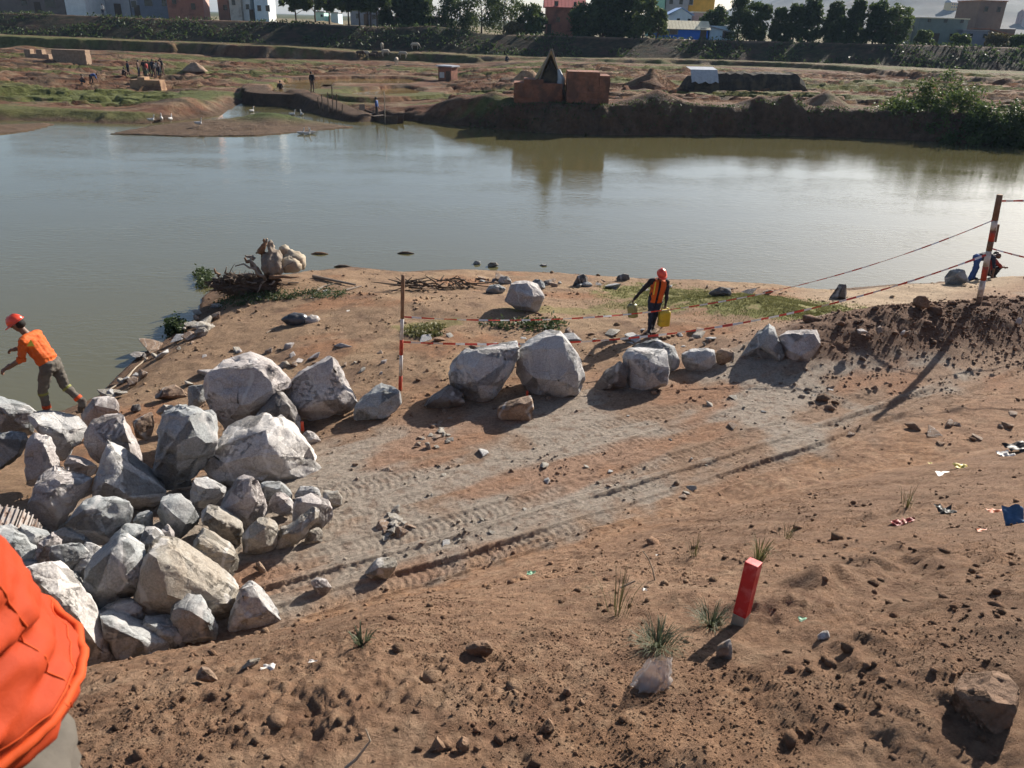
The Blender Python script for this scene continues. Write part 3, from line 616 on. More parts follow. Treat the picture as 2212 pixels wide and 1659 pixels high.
pile('small standing stone between the triangular rock and the dark round boulder', 5, [(985,200),(1040,160),(1080,210),(1085,290),(1060,310)], (), 1.3, 'rock_pink')
pile('big tan slab sloping down to the soil at the front of the pile', 6, [(-219,857),(-60,830),(0,850),(120,950),(280,1080),(400,1130),(540,1180),(520,1300),(500,1440),(300,1520),(0,1450),(-150,1380),(-340,1290),(-280,1100)], [(-150,900,.15),(-60,1200,.26),(200,1300,.26),(420,1260,.2)], 1.2, 'rock_tan', thick=.7, res=24)
pile('grey pointed rock leaning on the right end of the sloping tan slab', 6, [(540,1170),(650,1130),(710,1160),(770,1250),(885,1400),(850,1450),(600,1500),(480,1520),(440,1490),(510,1320)], [(560,1230,.15),(760,1290,.2),(600,1380,.24)], 1.15, 'rock_pale')
pile('craggy grey boulder with dark hollows half buried at the soil edge', 6, [(-40,1430),(0,1330),(120,1255),(230,1255),(310,1350),(345,1480),(330,1590),(200,1640),(60,1560)], [(120,1330,.25),(260,1420,.3)], 1.2, 'rock_blue', rough=1.8)
pile('lone small purple grey stone on the ruts right of the pile', 6, [(1120,1100),(1180,1075),(1260,1090),(1300,1140),(1240,1210),(1190,1200),(1150,1150)], (), None, 'rock_pink')
pile('low flat rock beside the craggy half buried boulder', 5, [(880,800),(900,750),(1050,755),(1150,790),(1175,860),(1160,910),(1050,940),(930,890)], (), 1.2, 'rock_blue')
pile('big faceted grey boulder with a dark undercut face near the pile\'s front', 5, [(530,500),(590,380),(660,310),(760,265),(880,280),(960,350),(975,400),(940,470),(910,570),(830,600),(700,650),(590,680),(520,590)], [(760,400,.25),(800,520,.3),(690,330,.12),(600,560,.2)], 1.5, 'rock_blue', thick=.7, res=20)
pile('flat bluish slab between the streaked slab and the faceted boulder', 5, [(680,290),(720,220),(780,165),(905,180),(880,280),(860,300),(760,290)], (), 1.5, 'rock_blue')
pile('small rounded rock under the faceted grey boulder', 5, [(600,740),(700,660),(820,630),(880,670),(885,740),(860,830),(760,825),(620,770)], [(800,720,.25),(850,700,.2)], 1.35, 'rock_pale')
pile('long low blue grey slab along the soil edge', 5, [(600,745),(700,745),(770,790),(900,830),(1040,850),(1055,890),(1010,970),(880,1030),(780,1040),(740,1000),(650,870)], (), 1.2, 'rock_blue', thick=.6)
pile('huge white quartz boulder beside the orange jacket', 5, [(100,450),(250,390),(330,400),(340,510),(500,545),(560,620),(620,760),(700,880),(745,980),(720,1040),(600,1070),(500,1070),(400,960),(250,800),(130,640)], [(330,560,.22),(480,720,.26),(600,900,.24),(300,700,.2)], 1.3, 'rock_white', thick=.6, res=24)
pile('thin dark edged slab lying above the white quartz boulder', 5, [(300,300),(370,280),(500,270),(555,330),(520,390),(420,440),(330,450)], [(400,390,.2),(540,345,.15)], 1.75, 'rock_blue', thick=.4)
pile('flat grey slab next to the crawler track\'s lower end', 5, [(55,265),(140,150),(300,195),(320,230),(230,300),(150,330),(90,320)], (), 1.5, 'rock_blue', thick=.5)
pile('rough broken rock between two slabs above the quartz boulder', 5, [(215,380),(240,270),(330,215),(380,250),(370,300),(330,340),(320,420)], (), 1.75, 'rock_pink', rough=1.6)
pile('small grey slab tip between the quartz and faceted boulders', 5, [(330,460),(480,455),(525,520),(510,560),(420,570),(330,530)], (), 1.6, 'rock_blue')
pile('pale tilted slab left of the faceted grey boulder', 5, [(520,285),(580,275),(650,320),(590,420),(540,510),(500,520),(420,460),(530,380)], (), 1.55, 'rock_pale', thick=.5)
pile('cracked flat slab in front of the pinkish boulder', 5, [(320,210),(400,175),(520,190),(570,250),(575,290),(500,290),(380,290)], (), 1.6, 'rock_blue', thick=.5)
pile('little grey rock showing at the jacket\'s shoulder above the quartz', 5, [(60,450),(120,385),(230,380),(245,430),(150,480)], (), 1.75, 'rock_blue')
pile('blue grey slab at the left edge under the crawler track', 0, [(-60,1165),(30,1150),(95,1180),(80,1240),(-40,1255)], (), 1.35, 'rock_blue')
pile('pale block at the left edge behind the jacket', 0, [(-70,1235),(30,1228),(70,1290),(10,1330),(-70,1330)], (), 1.35, 'rock_pale')
# --- the row
row('low dark rock in the shadow left of the two big row boulders', 7, [(-10,760),(60,690),(200,600),(300,660),(330,720),(280,780),(100,790)], (), None, 'rock_dark')
row('broad cracked boulder, left one of the two biggest in the row', 7, [(195,500),(260,390),(330,340),(430,305),(600,295),(745,295),(755,420),(690,500),(600,610),(530,730),(430,740),(360,720),(300,640),(210,590)], [(300,420,.2),(415,560,.32),(490,655,.32),(440,340,.14),(680,380,.14)], None, 'rock_pale', thick=.75, res=23)
row('tallest rounded boulder, right one of the two biggest in the row', 7, [(750,320),(850,270),(950,225),(1050,200),(1100,205),(1200,300),(1260,400),(1275,530),(1270,600),(1200,660),(1000,705),(900,680),(800,590),(748,480)], [(1095,222,.1),(1130,420,.26),(1230,480,.22),(1245,630,.2),(900,480,.28),(1060,540,.28),(950,300,.14)], None, 'rock_pale', thick=.85, res=23)
row('tan slab lying in the shadow before the two biggest row boulders', 7, [(580,770),(680,720),(800,680),(860,685),(870,780),(850,870),(680,885),(590,850)], (), None, 'rock_brown', thick=.5)
row('dark triangular rock leaning left of the square block', 7, [(1355,610),(1440,500),(1580,400),(1610,440),(1640,560),(1620,600),(1500,630),(1380,645)], [(1560,470,.2),(1500,580,.2)], None, 'rock_dark')
row('square block with a bright rough right face in the row', 7, [(1590,370),(1640,320),(1730,315),(1860,340),(1940,365),(1960,450),(1980,570),(1900,600),(1750,650),(1660,655),(1630,540)], [(1800,390,.24),(1830,520,.3),(1885,590,.22),(1640,350,.1)], None, 'rock_pale', thick=.85, res=21)
row('wide low boulder behind the square block', 7, [(1640,330),(1700,260),(1850,230),(1930,250),(2010,300),(2050,410),(2040,450),(1990,490),(1800,480)], [(1900,290,.15),(1990,400,.2)], None, 'rock_blue')
row('smooth oval boulder right of the square block', 8, [(500,540),(510,480),(580,460),(720,448),(790,470),(800,560),(760,600),(650,645),(560,625)], [(560,500,.15),(770,500,.15),(640,570,.26)], None, 'rock_pale')
row('small brownish rock at the right end of the oval boulder', 8, [(800,470),(850,440),(930,440),(965,470),(960,530),(880,570),(820,590)], (), None, 'rock_brown')
row('pointed dark boulder with pale ribs near the spoil heap', 8, [(1020,540),(1100,400),(1180,310),(1270,245),(1320,280),(1360,360),(1400,480),(1390,550),(1250,555),(1100,555)], [(1270,300,.15),(1290,470,.28),(1150,460,.22)], None, 'rock_blue', thick=.8)
row('last broad boulder of the row touching the spoil heap', 8, [(1360,330),(1420,300),(1570,295),(1620,330),(1690,310),(1745,390),(1690,440),(1600,560),(1460,565),(1400,480)], [(1440,440,.25),(1560,400,.2),(1700,380,.12),(1560,500,.24)], None, 'rock_pink', thick=.8)
# --- stones by the water
SH = 'stones scattered along the near water\'s edge'
def shore(label, reg, out, ridge=(), zb=None, mat='rock_pale', name='stone', **k): return rock(name, label, reg, out, ridge, zb, mat, group=SH, cat='stone', **k)
rock('boulder', 'lone square boulder with a pale flat top between row and water', 9, [(1265,195),(1330,175),(1430,170),(1510,215),(1560,260),(1560,290),(1510,380),(1460,405),(1330,370),(1255,310),(1250,270)], [(1300,208,.1),(1400,252,.24),(1480,272,.28),(1550,272,.12),(1440,380,.2)], None, 'rock_pink', thick=.8, group=SH, res=20)
shore('small pale stone touching the lone square boulder\'s upper left', 9, [(1190,150),(1210,115),(1270,112),(1300,150),(1290,180),(1210,180)])
shore('low rounded stone left of the lone square boulder', 9, [(1092,235),(1120,190),(1200,180),(1255,215),(1240,245),(1130,258)], (), None, 'rock_blue')
shore('jagged stone behind the lone square boulder\'s right side', 9, [(1450,170),(1490,135),(1540,140),(1580,200),(1560,222),(1490,210)], (), None, 'rock_blue')
shore('upright dark stone pair near the water right of the lone boulder', 9, [(1790,195),(1830,110),(1880,95),(1912,120),(1915,185),(1850,200)], (), None, 'rock_dark')
shore('dark pointed stone at the water\'s edge left of the worker with cans', 9, [(2135,140),(2160,105),(2200,92),(2240,100),(2250,140),(2190,152)], (), None, 'rock_dark')
shore('left one of two wet stones standing in the shallow water', 9, [(990,10),(1010,-15),(1050,-5),(1050,15),(1020,22)], (), -.03, 'rock_blue')
shore('right one of two wet stones standing in the shallow water', 9, [(1105,20),(1130,0),(1175,0),(1195,20),(1170,35),(1120,42)], (), -.03, 'rock_tan')
shore('flat dark stone awash farther along the shallow water', 9, [(1520,28),(1545,15),(1580,18),(1585,30),(1550,36)], (), -.03, 'rock_dark')
shore('dark upright stone on the grass behind the striped tape', 10, [(45,1145),(95,1050),(140,998),(205,1005),(215,1020),(225,1140),(130,1155)], (), None, 'rock_dark')
shore('round brown stone on the sand above the spoil heap', 10, [(880,1200),(890,1150),(940,1118),(1010,1120),(1050,1170),(1045,1230),(950,1245)], (), None, 'earth', rough=.5)
shore('grey boulder at the waterside left of the crouching people', 10, [(1215,1000),(1200,930),(1260,860),(1330,840),(1400,860),(1430,930),(1445,985),(1300,1008)], (), None, 'rock_blue')
shore('dark triangular stone lying on sand right of the worker with cans', 0, [(1530,634),(1555,620),(1578,625),(1580,640),(1540,641)], (), None, 'rock_dark')
shore('square cut stone block on the sand casting a long shadow by the weeds', 12, [(215,1180),(240,1150),(330,1135),(372,1180),(330,1235),(225,1245)], [(240,1180,.2),(320,1185,.25)], None, 'rock_tan')
shore('brown flat stone near the water above the red peg side of the pile', 3, [(1475,220),(1560,130),(1640,100),(1740,140),(1790,190),(1780,225),(1600,240)], (), None, 'rock_brown')
shore('dark square stone on sand behind the domed boulder', 3, [(1240,330),(1260,285),(1320,280),(1342,320),(1330,355),(1250,360)], (), None, 'rock_dark')
shore('black stone behind the very large rounded boulder', 4, [(430,270),(435,215),(470,205),(500,235),(500,275)], (), None, 'rock_dark')
shore('tan stone on the sand right of the very large rounded boulder', 4, [(910,260),(950,218),(990,215),(1025,250),(1000,275),(930,280)], (), None, 'rock_tan')
# --- loose stones on and around the track
FG = 'loose lumps on the foreground slope'
def loose(label, reg, out, ridge=(), zb=None, mat='earth', **k): return rock('stone' if mat != 'earth' else 'earth_clod', label, reg, out, ridge, zb, mat, group=FG, cat='stone' if mat != 'earth' else 'clod', **k)
loose('flat grey stone half buried in the ruts near the pile', 11, [(270,1020),(350,940),(480,930),(492,965),(420,1050),(300,1055)], (), None, 'rock_tan')
loose('tan brick shaped stone in front of the faceted tan boulder', 6, [(670,960),(700,935),(755,1000),(750,1035),(710,1030)], (), None, 'rock_brown')
loose('large earth lump in the bottom right corner', 15, [(1550,1070),(1700,1090),(1880,1085),(2020,1180),(2000,1260),(1970,1350),(1940,1470),(1830,1485),(1680,1430),(1560,1200)], [(1600,1130,.12),(1900,1160,.2),(1850,1400,.16)], None, 'earth', rough=1.2, lift=.05, thick=1.3)
loose('rounded brown stone in the stake\'s shadow', 14, [(1020,980),(1080,930),(1150,915),(1170,960),(1160,1080),(1050,1090),(1025,1040)], (), None, 'rock_brown')
loose('hollow earth clod in the middle of the foreground', 16, [(1470,270),(1520,240),(1590,240),(1620,275),(1600,310),(1500,325)], (), None, 'earth', rough=1.6)
loose('pyramid clod near the bottom of the foreground', 16, [(1270,845),(1310,770),(1350,800),(1360,825),(1300,850)], (), None, 'earth')
loose('crumbly lump beside the pyramid clod', 16, [(1410,820),(1450,765),(1490,790),(1490,835),(1440,845)], (), None, 'earth', rough=1.6)
loose('brown flat stone at the left foreground by the jacket', 16, [(-20,440),(0,385),(50,390),(105,450),(60,460)], (), None, 'rock_brown')
loose('pale orange tile shard on the left foreground', 16, [(222,388),(270,335),(338,322),(330,345),(250,395)], (), None, 'rock_tan', thick=.3)
loose('triangular dark clod below the plastic bag\'s left', 16, [(2085,590),(2105,548),(2130,575),(2125,592)], (), None, 'earth')
loose('round clod above the triangular dark one', 16, [(1995,535),(2010,490),(2045,485),(2055,520),(2030,545)], (), None, 'earth')
loose('sharp clod on the right foreground near the bottom edge', 16, [(1870,745),(1900,690),(1930,665),(1960,710),(1950,740)], (), None, 'earth')
loose('small white grey pebble stone right of the bottom foreground middle', 15, [(510,660),(540,630),(590,630),(608,665),(570,695),(520,690)], (), None, 'rock_white')
# ================================================================== PEOPLE
SKIN = (0.10, 0.05, 0.032)
noise_mat('skin', (0.13,0.068,0.043), (0.16,0.085,0.055), 30, 0.55, 0.1, spec=.4)
noise_mat('hair', (0.012,0.01,0.009), (0.02,0.017,0.015), 60, 0.7, 0.5)
noise_mat('jacket_orange', (0.31,0.03,0.005), (0.37,0.042,0.008), 6, 0.75, 0.25, 90, dist=.003)
noise_mat('cloth_orange', (0.50,0.085,0.012), (0.57,0.11,0.018), 6, 0.75, 0.15, 40, dist=.004)
noise_mat('cloth_orange_dark', (0.45,0.055,0.01), (0.52,0.07,0.012), 6, 0.75, 0.15, 40, dist=.004)
noise_mat('cloth_grey', (0.085,0.075,0.062), (0.12,0.105,0.088), 10, 0.9, 0.25, 50, dist=.004)
noise_mat('cloth_black', (0.018,0.016,0.018), (0.03,0.026,0.028), 10, 0.85, 0.2, 40, dist=.004)
noise_mat('cloth_navy', (0.02,0.024,0.04), (0.03,0.036,0.06), 10, 0.85, 0.2, 40, dist=.004)
noise_mat('cloth_blue', (0.035,0.075,0.20), (0.05,0.10,0.26), 10, 0.85, 0.2, 40, dist=.004)
noise_mat('cloth_red', (0.22,0.03,0.025), (0.30,0.045,0.035), 10, 0.85, 0.2, 40, dist=.004)
noise_mat('cloth_brown', (0.09,0.055,0.04), (0.13,0.08,0.06), 10, 0.9, 0.2, 40, dist=.004)
noise_mat('cloth_pale', (0.42,0.40,0.38), (0.52,0.50,0.47), 10, 0.85, 0.2, 40, dist=.004)
noise_mat('cloth_green', (0.06,0.075,0.04), (0.09,0.10,0.06), 10, 0.85, 0.2, 40, dist=.004)
noise_mat('boot', (0.035,0.025,0.02), (0.06,0.042,0.032), 14, 0.7, 0.3, 40, dist=.006)
noise_mat('helmet_red', (0.62,0.05,0.022), (0.70,0.07,0.03), 5, 0.32, 0.05, 30, dist=.002, spec=.5)
noise_mat('band_olive', (0.16,0.16,0.03), (0.22,0.21,0.05), 10, 0.6, 0.1)
noise_mat('band_yellow', (0.55,0.50,0.04), (0.62,0.58,0.08), 10, 0.5, 0.1)
def limb(mb, a, b, ra, rb, n=10, steps=4):
    a = Vector(a); b = Vector(b); d = b-a
    pts = [a-d.normalized()*ra*.75]+[a+d*(i/steps) for i in range(steps+1)]+[b+d.normalized()*rb*.75]
    rad = [ra*.55]+[ra+(rb-ra)*(i/steps) for i in range(steps+1)]+[rb*.55]
    mb.tube(pts, rad, n)
def figure(name, J, mats, vox=0.016, scale=1.0, hands=True, face=True, wr=0.006, waist=None, girth=1.0, seed=1):
    """One continuous body grown round a posed skeleton.
    J: joints in metres, feet near z=0: head, neck, chest, pelvis, and [L,R] lists sho, elb, wri, hip, kne, ank, toe; fdir = way the face looks
    mats: skin, top, sleeve, forearm, pants, shoe -> material names"""
    V = lambda k, i=None: Vector(J[k] if i is None else J[k][i])
    mb = MB(); seg = []
    def S(kind, a, b, ra, rb):
        ra *= girth if kind in ('top', 'pants') else 1; rb *= girth if kind in ('top', 'pants') else 1
        limb(mb, a, b, ra, rb); seg.append((kind, Vector(a), Vector(b), max(ra, rb)))
    hd, nk, ch, pv = V('head'), V('neck'), V('chest'), V('pelvis'); fd = Vector(J['fdir']).normalized()
    across = (V('sho', 1)-V('sho', 0)).normalized()
    # trunk: two side columns and a core
    S('top', ch, pv+(ch-pv)*.25, .135, .125); S('pants', pv, pv-(ch-pv)*.08, .125, .115)
    for sgn in (-1, 1):
        S('top', ch+across*sgn*.075+Vector((0,0,.04)), pv+across*sgn*.06+(ch-pv)*.22, .105, .105)
        S('pants', pv+across*sgn*.06, pv+across*sgn*.07-(ch-pv)*.06, .115, .11)
    S('top', V('sho', 0), V('sho', 1), .075, .075)
    S('skin', nk, nk+(hd-nk)*.7, .056, .052)
    # head
    upv = (hd-nk).normalized(); side = fd.cross(upv).normalized()
    mb.ball(tuple(hd+upv*.03-fd*.008), (.078,.092,.10), 14, 10) ; seg.append(('skin', hd, hd+upv*.03, .1))
    if face:
        S('skin', hd-upv*.045+fd*.03, hd-upv*.075+fd*.052, .052, .036)       # jaw and chin
        S('skin', hd+fd*.088+upv*.012, hd+fd*.107-upv*.018, .010, .016)        # nose
        S('skin', hd+fd*.085-upv*.048+side*.018, hd+fd*.085-upv*.048-side*.018, .011, .011)   # lips
        S('skin', hd+fd*.078+upv*.03+side*.03, hd+fd*.078+upv*.03-side*.03, .014, .014)       # brow
        for sg in (-1, 1): S('skin', hd+side*sg*.078-upv*.0, hd+side*sg*.084+upv*.03-fd*.012, .012, .016)
    for i in (0, 1):
        S('sleeve', V('sho', i), V('elb', i), .060, .046); S('forearm', V('elb', i), V('wri', i), .043, .030)
        S('pants', V('hip', i), V('kne', i), .090, .064); S('shin', V('kne', i), V('ank', i), .064, .046)
        S('shoe', V('ank', i), V('toe', i), .050, .040); S('shoe', V('ank', i)-(V('toe', i)-V('ank', i)).normalized()*.03-Vector((0,0,.02)), V('ank', i)+Vector((0,0,.03)), .045, .05)
        if hands:
            w = V('wri', i); hdv = (Vector(J['hand'][i]) if 'hand' in J else (w-V('elb', i))).normalized()
            pn_ = Vector(J['palm'][i]).normalized() if 'palm' in J else Vector((0,-1,0)); sv = hdv.cross(pn_).normalized(); pn_ = sv.cross(hdv).normalized()
            S('skin', w, w+hdv*.075, .027, .030); S('skin', w+hdv*.03-sv*.018, w+hdv*.085-sv*.022, .018, .016); S('skin', w+hdv*.03+sv*.018, w+hdv*.085+sv*.022, .018, .016)
            curl = J.get('curl', (.5, .5))[i]
            for k, (off, ln) in enumerate(((-.030,.062),(-.010,.078),(.011,.074),(.031,.058))):
                p0 = w+hdv*.09+sv*off; d1 = (hdv*math.cos(curl)+pn_*math.sin(curl)); p1 = p0+d1*ln*.55; d2 = (hdv*math.cos(curl*2.1)+pn_*math.sin(curl*2.1)); p2 = p1+d2*ln*.5
                S('skin', p0, p1, .0105, .0095); S('skin', p1, p2, .0095, .008)
            sg = -1 if J.get('thumb', (1, 1))[i] < 0 else 1
            p0 = w+hdv*.03+sv*.028*sg; p1 = p0+(hdv*.6+sv*sg*.75+pn_*.25).normalized()*.042; p2 = p1+(hdv*.9+sv*sg*.25+pn_*.4).normalized()*.035
            S('skin', p0, p1, .013, .0115); S('skin', p1, p2, .0115, .0095)
        else: S('skin', V('wri', i), V('wri', i)+(V('wri', i)-V('elb', i)).normalized()*.10, .034, .028)
    me = mb.mesh(name)
    me = evaluated(me, [('REMESH', dict(mode='VOXEL', voxel_size=vox, use_smooth_shade=True)), ('SMOOTH', dict(factor=.5, iterations=2))])
    P = co(me); Nn = nrm(me)
    best = np.full(len(P), 1e9); kind = np.zeros(len(P), int); kinds = ['skin', 'top', 'sleeve', 'forearm', 'pants', 'shin', 'shoe']
    for k, a, b, r in seg:
        a = np.array(a); e = np.array(b)-a; t = np.clip(((P-a)@e)/(e@e+1e-9), 0, 1); dd = np.linalg.norm(P-a-t[:, None]*e, axis=1)-r
        q = dd < best; best[q] = dd[q]; kind[q] = kinds.index(k)
    cloth = (kind != 0)
    n = fbm(P[:,0]*9+seed, P[:,1]*9, P[:,2]*14, 3)*wr*1.8
    P = P+Nn*np.where(cloth, n+.006, 0)[:, None]; set_co(me, P)
    used = []
    for k in kinds:
        m = mats.get(k) or mats.get({'forearm': 'sleeve', 'sleeve': 'top', 'shin': 'pants'}.get(k, 'top')) or mats['top']
        if m not in used: used.append(m)
    lut = np.array([used.index(mats.get(k) or mats.get({'forearm': 'sleeve', 'sleeve': 'top', 'shin': 'pants'}.get(k, 'top')) or mats['top']) for k in kinds])
    for m in used: me.materials.append(M(m))
    lv = np.empty(len(me.loops), np.int32); me.loops.foreach_get('vertex_index', lv); ls = np.empty(len(me.polygons), np.int32); me.polygons.foreach_get('loop_start', ls)
    me.polygons.foreach_set('material_index', lut[kind[lv[ls]]].astype(np.int32)); me.update()
    return me
def turn(J, rz):
    m = Matrix.Rotation(rz, 3, 'Z'); f = lambda p: tuple(m@Vector(p))
    return {k: ([f(q) for q in v] if isinstance(v[0], (tuple, list)) else (f(v) if k not in ('curl', 'thumb') else v)) for k, v in J.items()}
def helmet(parent, J, mat='helmet_red'):
    hd, nk = Vector(J['head']), Vector(J['neck']); fd = Vector(J['fdir']).normalized(); up = (hd-nk).normalized(); sd_ = fd.cross(up).normalized(); fd = up.cross(sd_).normalized()
    mb = MB(); c = hd+up*.055-fd*.01; n, m = 24, 8; V = []; F = []
    for j in range(m+1):
        ph = (math.pi/2)*j/m
        for k in range(n):
            th = 2*math.pi*k/n; rr = 1+.05*(abs(math.sin(th)) < .18)*math.sin(ph)
            V.append(c+(fd*math.cos(th)*.128+sd_*math.sin(th)*.108)*math.sin(ph)*rr+up*(.118*math.cos(ph)+(.012 if abs(math.sin(th)) < .2 else 0)*math.sin(2*ph)))
    for j in range(m):
        for k in range(n): F.append((j*n+k, (j+1)*n+k, (j+1)*n+(k+1) % n, j*n+(k+1) % n))
    mb.add(V, F)
    V = []; F = []                               # brim with a peak
    for k in range(n):
        th = 2*math.pi*k/n; pk = max(0, math.cos(th))**2*.055+.012
        d = fd*math.cos(th)*.128+sd_*math.sin(th)*.108; dn = d.normalized()
        for (q, z) in ((d, .008), (d+dn*pk, -.004-.012*max(0, math.cos(th))), (d+dn*pk, -.012-.012*max(0, math.cos(th))), (d*.97, -.006)): V.append(c+q+up*z)
    for k in range(n):
        a, b = k*4, ((k+1) % n)*4
        for i in range(4): F.append((a+i, a+(i+1) % 4, b+(i+1) % 4, b+i))
    mb.add(V, F)
    return mb.build('helmet', mat, parent, smooth=True)
def ring(parent, name, a, b, t, r, w, mat):
    """band of tape round a limb"""
    a, b = Vector(a), Vector(b); c = a+(b-a)*t; d = (b-a).normalized()
    return MB().tube([c-d*w/2, c+d*w/2], [r, r], 16, True).build(name, mat, parent, smooth=False)
# ---- worker stepping over the rock pile (strides to the left, trunk pitched forward)
def place_person(name, label, me, loc, J=None, rz=0):
    root = empty(name, loc, rz); tag(root, label, 'person'); link('body', me, None, root); return root
wl = at_F(116, 893, 10.9)
Jw = dict(head=(-.40,-.02,1.47), neck=(-.30,0,1.33), chest=(-.20,0,1.17), pelvis=(.02,.0,.84), fdir=(-1,-.12,-.22),
    sho=[(-.25,-.17,1.27),(-.23,.17,1.26)], elb=[(-.27,-.235,1.00),(-.38,.24,1.02)], wri=[(-.50,-.24,.86),(-.60,.20,.98)],
    hand=[(-.85,0,-.5),(-.9,0,-.1)], palm=[(-.3,.2,-.9),(-.3,-.2,-.9)], curl=(.7,.7), thumb=(1,-1),
    hip=[(.01,-.10,.80),(.03,.10,.80)], kne=[(-.08,-.10,.43),(.16,.10,.43)], ank=[(-.03,-.10,.07),(.42,.09,.16)], toe=[(-.18,-.11,.035),(.37,.09,.015)])
Jw = {k: ([(q[0]+.13*q[2], q[1], q[2]) for q in v] if isinstance(v[0], tuple) and k not in ('hand', 'palm') else ((v[0]+.13*v[2], v[1], v[2]) if k in ('head', 'neck', 'chest', 'pelvis') else v)) for k, v in Jw.items()}
me = figure('worker_body', Jw, dict(skin='skin', top='cloth_orange', sleeve='cloth_orange', forearm='skin', pants='cloth_grey', shin='cloth_grey', shoe='boot'), 0.012, girth=1.04, wr=.008)
W1 = place_person('person', 'worker in orange shirt and red hard hat striding across the rock pile', me, wl)
helmet(W1, Jw)
MB().ball(tuple(Vector(Jw['head'])+Vector((.02,0,.03))), (.098,.084,.085), 14, 9).build('hair', 'hair', W1, smooth=True)
for i in (0, 1):
    ring(W1, 'ankle_band', Jw['kne'][i], Jw['ank'][i], .72, .064, .05, 'cloth_orange_dark'); ring(W1, 'knee_band', Jw['kne'][i], Jw['ank'][i], .10, .074, .035, 'band_olive')
    ring(W1, 'sleeve_cuff', Jw['sho'][i], Jw['elb'][i], .97, .066, .05, 'cloth_orange')
mb = MB(); mb.add([(-.055,0,-.045),(.055,0,-.045),(0,0,.055)], [(0,1,2)])
o = mb.build('back_badge', 'band_yellow', W1, (.03,-.185,1.255), (R(-28), 0, R(8)))
# ---- worker with two jerry cans walking up from the river
wr_ = hit(1408, 719)
Jc = dict(head=(.06,-.10,1.48), neck=(.05,-.03,1.35), chest=(.04,0,1.17), pelvis=(0,.02,.86), fdir=(.12,-.9,-.75),
    sho=[(-.15,-.01,1.30),(.22,0,1.28)], elb=[(-.33,-.02,1.09),(.25,-.03,1.00)], wri=[(-.50,-.03,.87),(.245,-.05,.76)],
    hand=[(-.5,0,-.85),(0,0,-1)], palm=[(.6,-.3,-.3),(-1,0,0)], curl=(1.1,1.1), thumb=(1,1),
    hip=[(-.09,.02,.82),(.09,.02,.82)], kne=[(-.07,-.02,.45),(.05,.06,.46)], ank=[(-.06,-.0,.07),(.03,.16,.14)], toe=[(-.07,-.14,.03),(.03,.05,.04)])
me = figure('worker_body', Jc, dict(skin='skin', top='cloth_black', sleeve='cloth_black', forearm='cloth_black', pants='cloth_navy', shin='cloth_navy', shoe='boot'), 0.012, wr=.006)
W2 = place_person('person', 'worker in orange vest and red hard hat carrying two jerry cans', me, wr_); W2.scale = (.93, .93, .93)
helmet(W2, Jc)
# vest: open shell round the trunk
V = []; F = []; n = 28
prof = [(.80,.165,.135),(.92,.165,.135),(1.05,.175,.14),(1.18,.19,.145),(1.30,.185,.13),(1.37,.12,.09)]
for j, (z, rx, ry) in enumerate(prof):
    for k in range(n+1):
        th = -math.pi/2+R(9)+(2*math.pi-R(18))*k/n; cx = lerp(0, .045, min(1, (z-.8)/.45)); cy = lerp(.02, -.005, min(1, (z-.8)/.45))
        wv_ = 1+.03*math.sin(k*1.9+j*1.3)+.015*math.sin(k*4.1)
        V.append((cx+rx*math.cos(th)*wv_, cy+ry*math.sin(th)*wv_*1.06, z))
for j in range(len(prof)-1):
    for k in range(n): F.append((j*(n+1)+k, j*(n+1)+k+1, (j+1)*(n+1)+k+1, (j+1)*(n+1)+k))
ve = MB(); ve.add(V, F); o = ve.build('vest', 'cloth_orange', W2, smooth=True)
sm_ = o.modifiers.new('thick', 'SOLIDIFY'); sm_.thickness = .012
ve = MB(); ve.add([(x, y, z) for (x, y, z) in ((-.10,-.158,1.02),(-.075,-.162,1.02),(-.055,-.158,1.33),(-.08,-.152,1.33))], [(0,1,2,3)]); ve.build('reflective_strip', 'band_yellow', W2)
def jerrycan(label, loc, rz, mat, s=1.0, tilt=0):
    root = empty('jerry_can', loc, rz); tag(root, label, 'jerry can', 'jerry cans carried by the worker'); root.rotation_euler = (0, tilt, rz)
    hw, hd, hh = .12*s, .085*s, .17*s
    b = MB(); prof = [(-1,.80),(-.93,.97),(-.6,1),(-.1,.985),(.0,1),(.55,1),(.80,.94),(.97,.62),(1.0,.5)]; n = 20; V = []; F = []
    for z, k in prof:
        for i in range(n):
            th = 2*math.pi*i/n; cx, sx = math.cos(th), math.sin(th); e = .45
            V.append((math.copysign(abs(cx)**e, cx)*hw*k, math.copysign(abs(sx)**e, sx)*hd*k, -hh*1.2+hh*(z)))
    for j in range(len(prof)-1):
        for i in range(n): F.append((j*n+i, j*n+(i+1) % n, (j+1)*n+(i+1) % n, (j+1)*n+i))
    F.append(tuple(range(n-1, -1, -1))); F.append(tuple((len(prof)-1)*n+i for i in range(n)))
    b.add(V, F); b.build('tank', mat, root, smooth=True)
    MB().tube([(-.075*s,0,-.21*hh*1.0-.03), (-.07*s,0,.0), (-.03*s,0,.012), (.03*s,0,.012), (.07*s,0,.0), (.075*s,0,-.21*hh-.03)], .013*s, 8).build('handle', mat, root, smooth=True)
    MB().tube([(.06*s,-.03*s,-.055*s),(.06*s,-.03*s,-.0*s)], .024*s, 12).build('cap', mat, root)
    return root
noise_mat('plastic_yellow', (0.50,0.34,0.015), (0.58,0.42,0.03), 4, 0.35, 0.06, 20, c3=(0.36,0.25,0.03), s3=6, spec=.5)
noise_mat('plastic_olive', (0.22,0.20,0.05), (0.34,0.31,0.14), 4, 0.4, 0.06, 20, c3=(0.06,0.055,0.03), s3=5, spec=.5)
wp = Vector(wr_)
jerrycan('bright yellow jerry can in the worker\'s left hand', wp+Vector((.245,-.05,.655))*.93, R(15), 'plastic_yellow', 1.1)
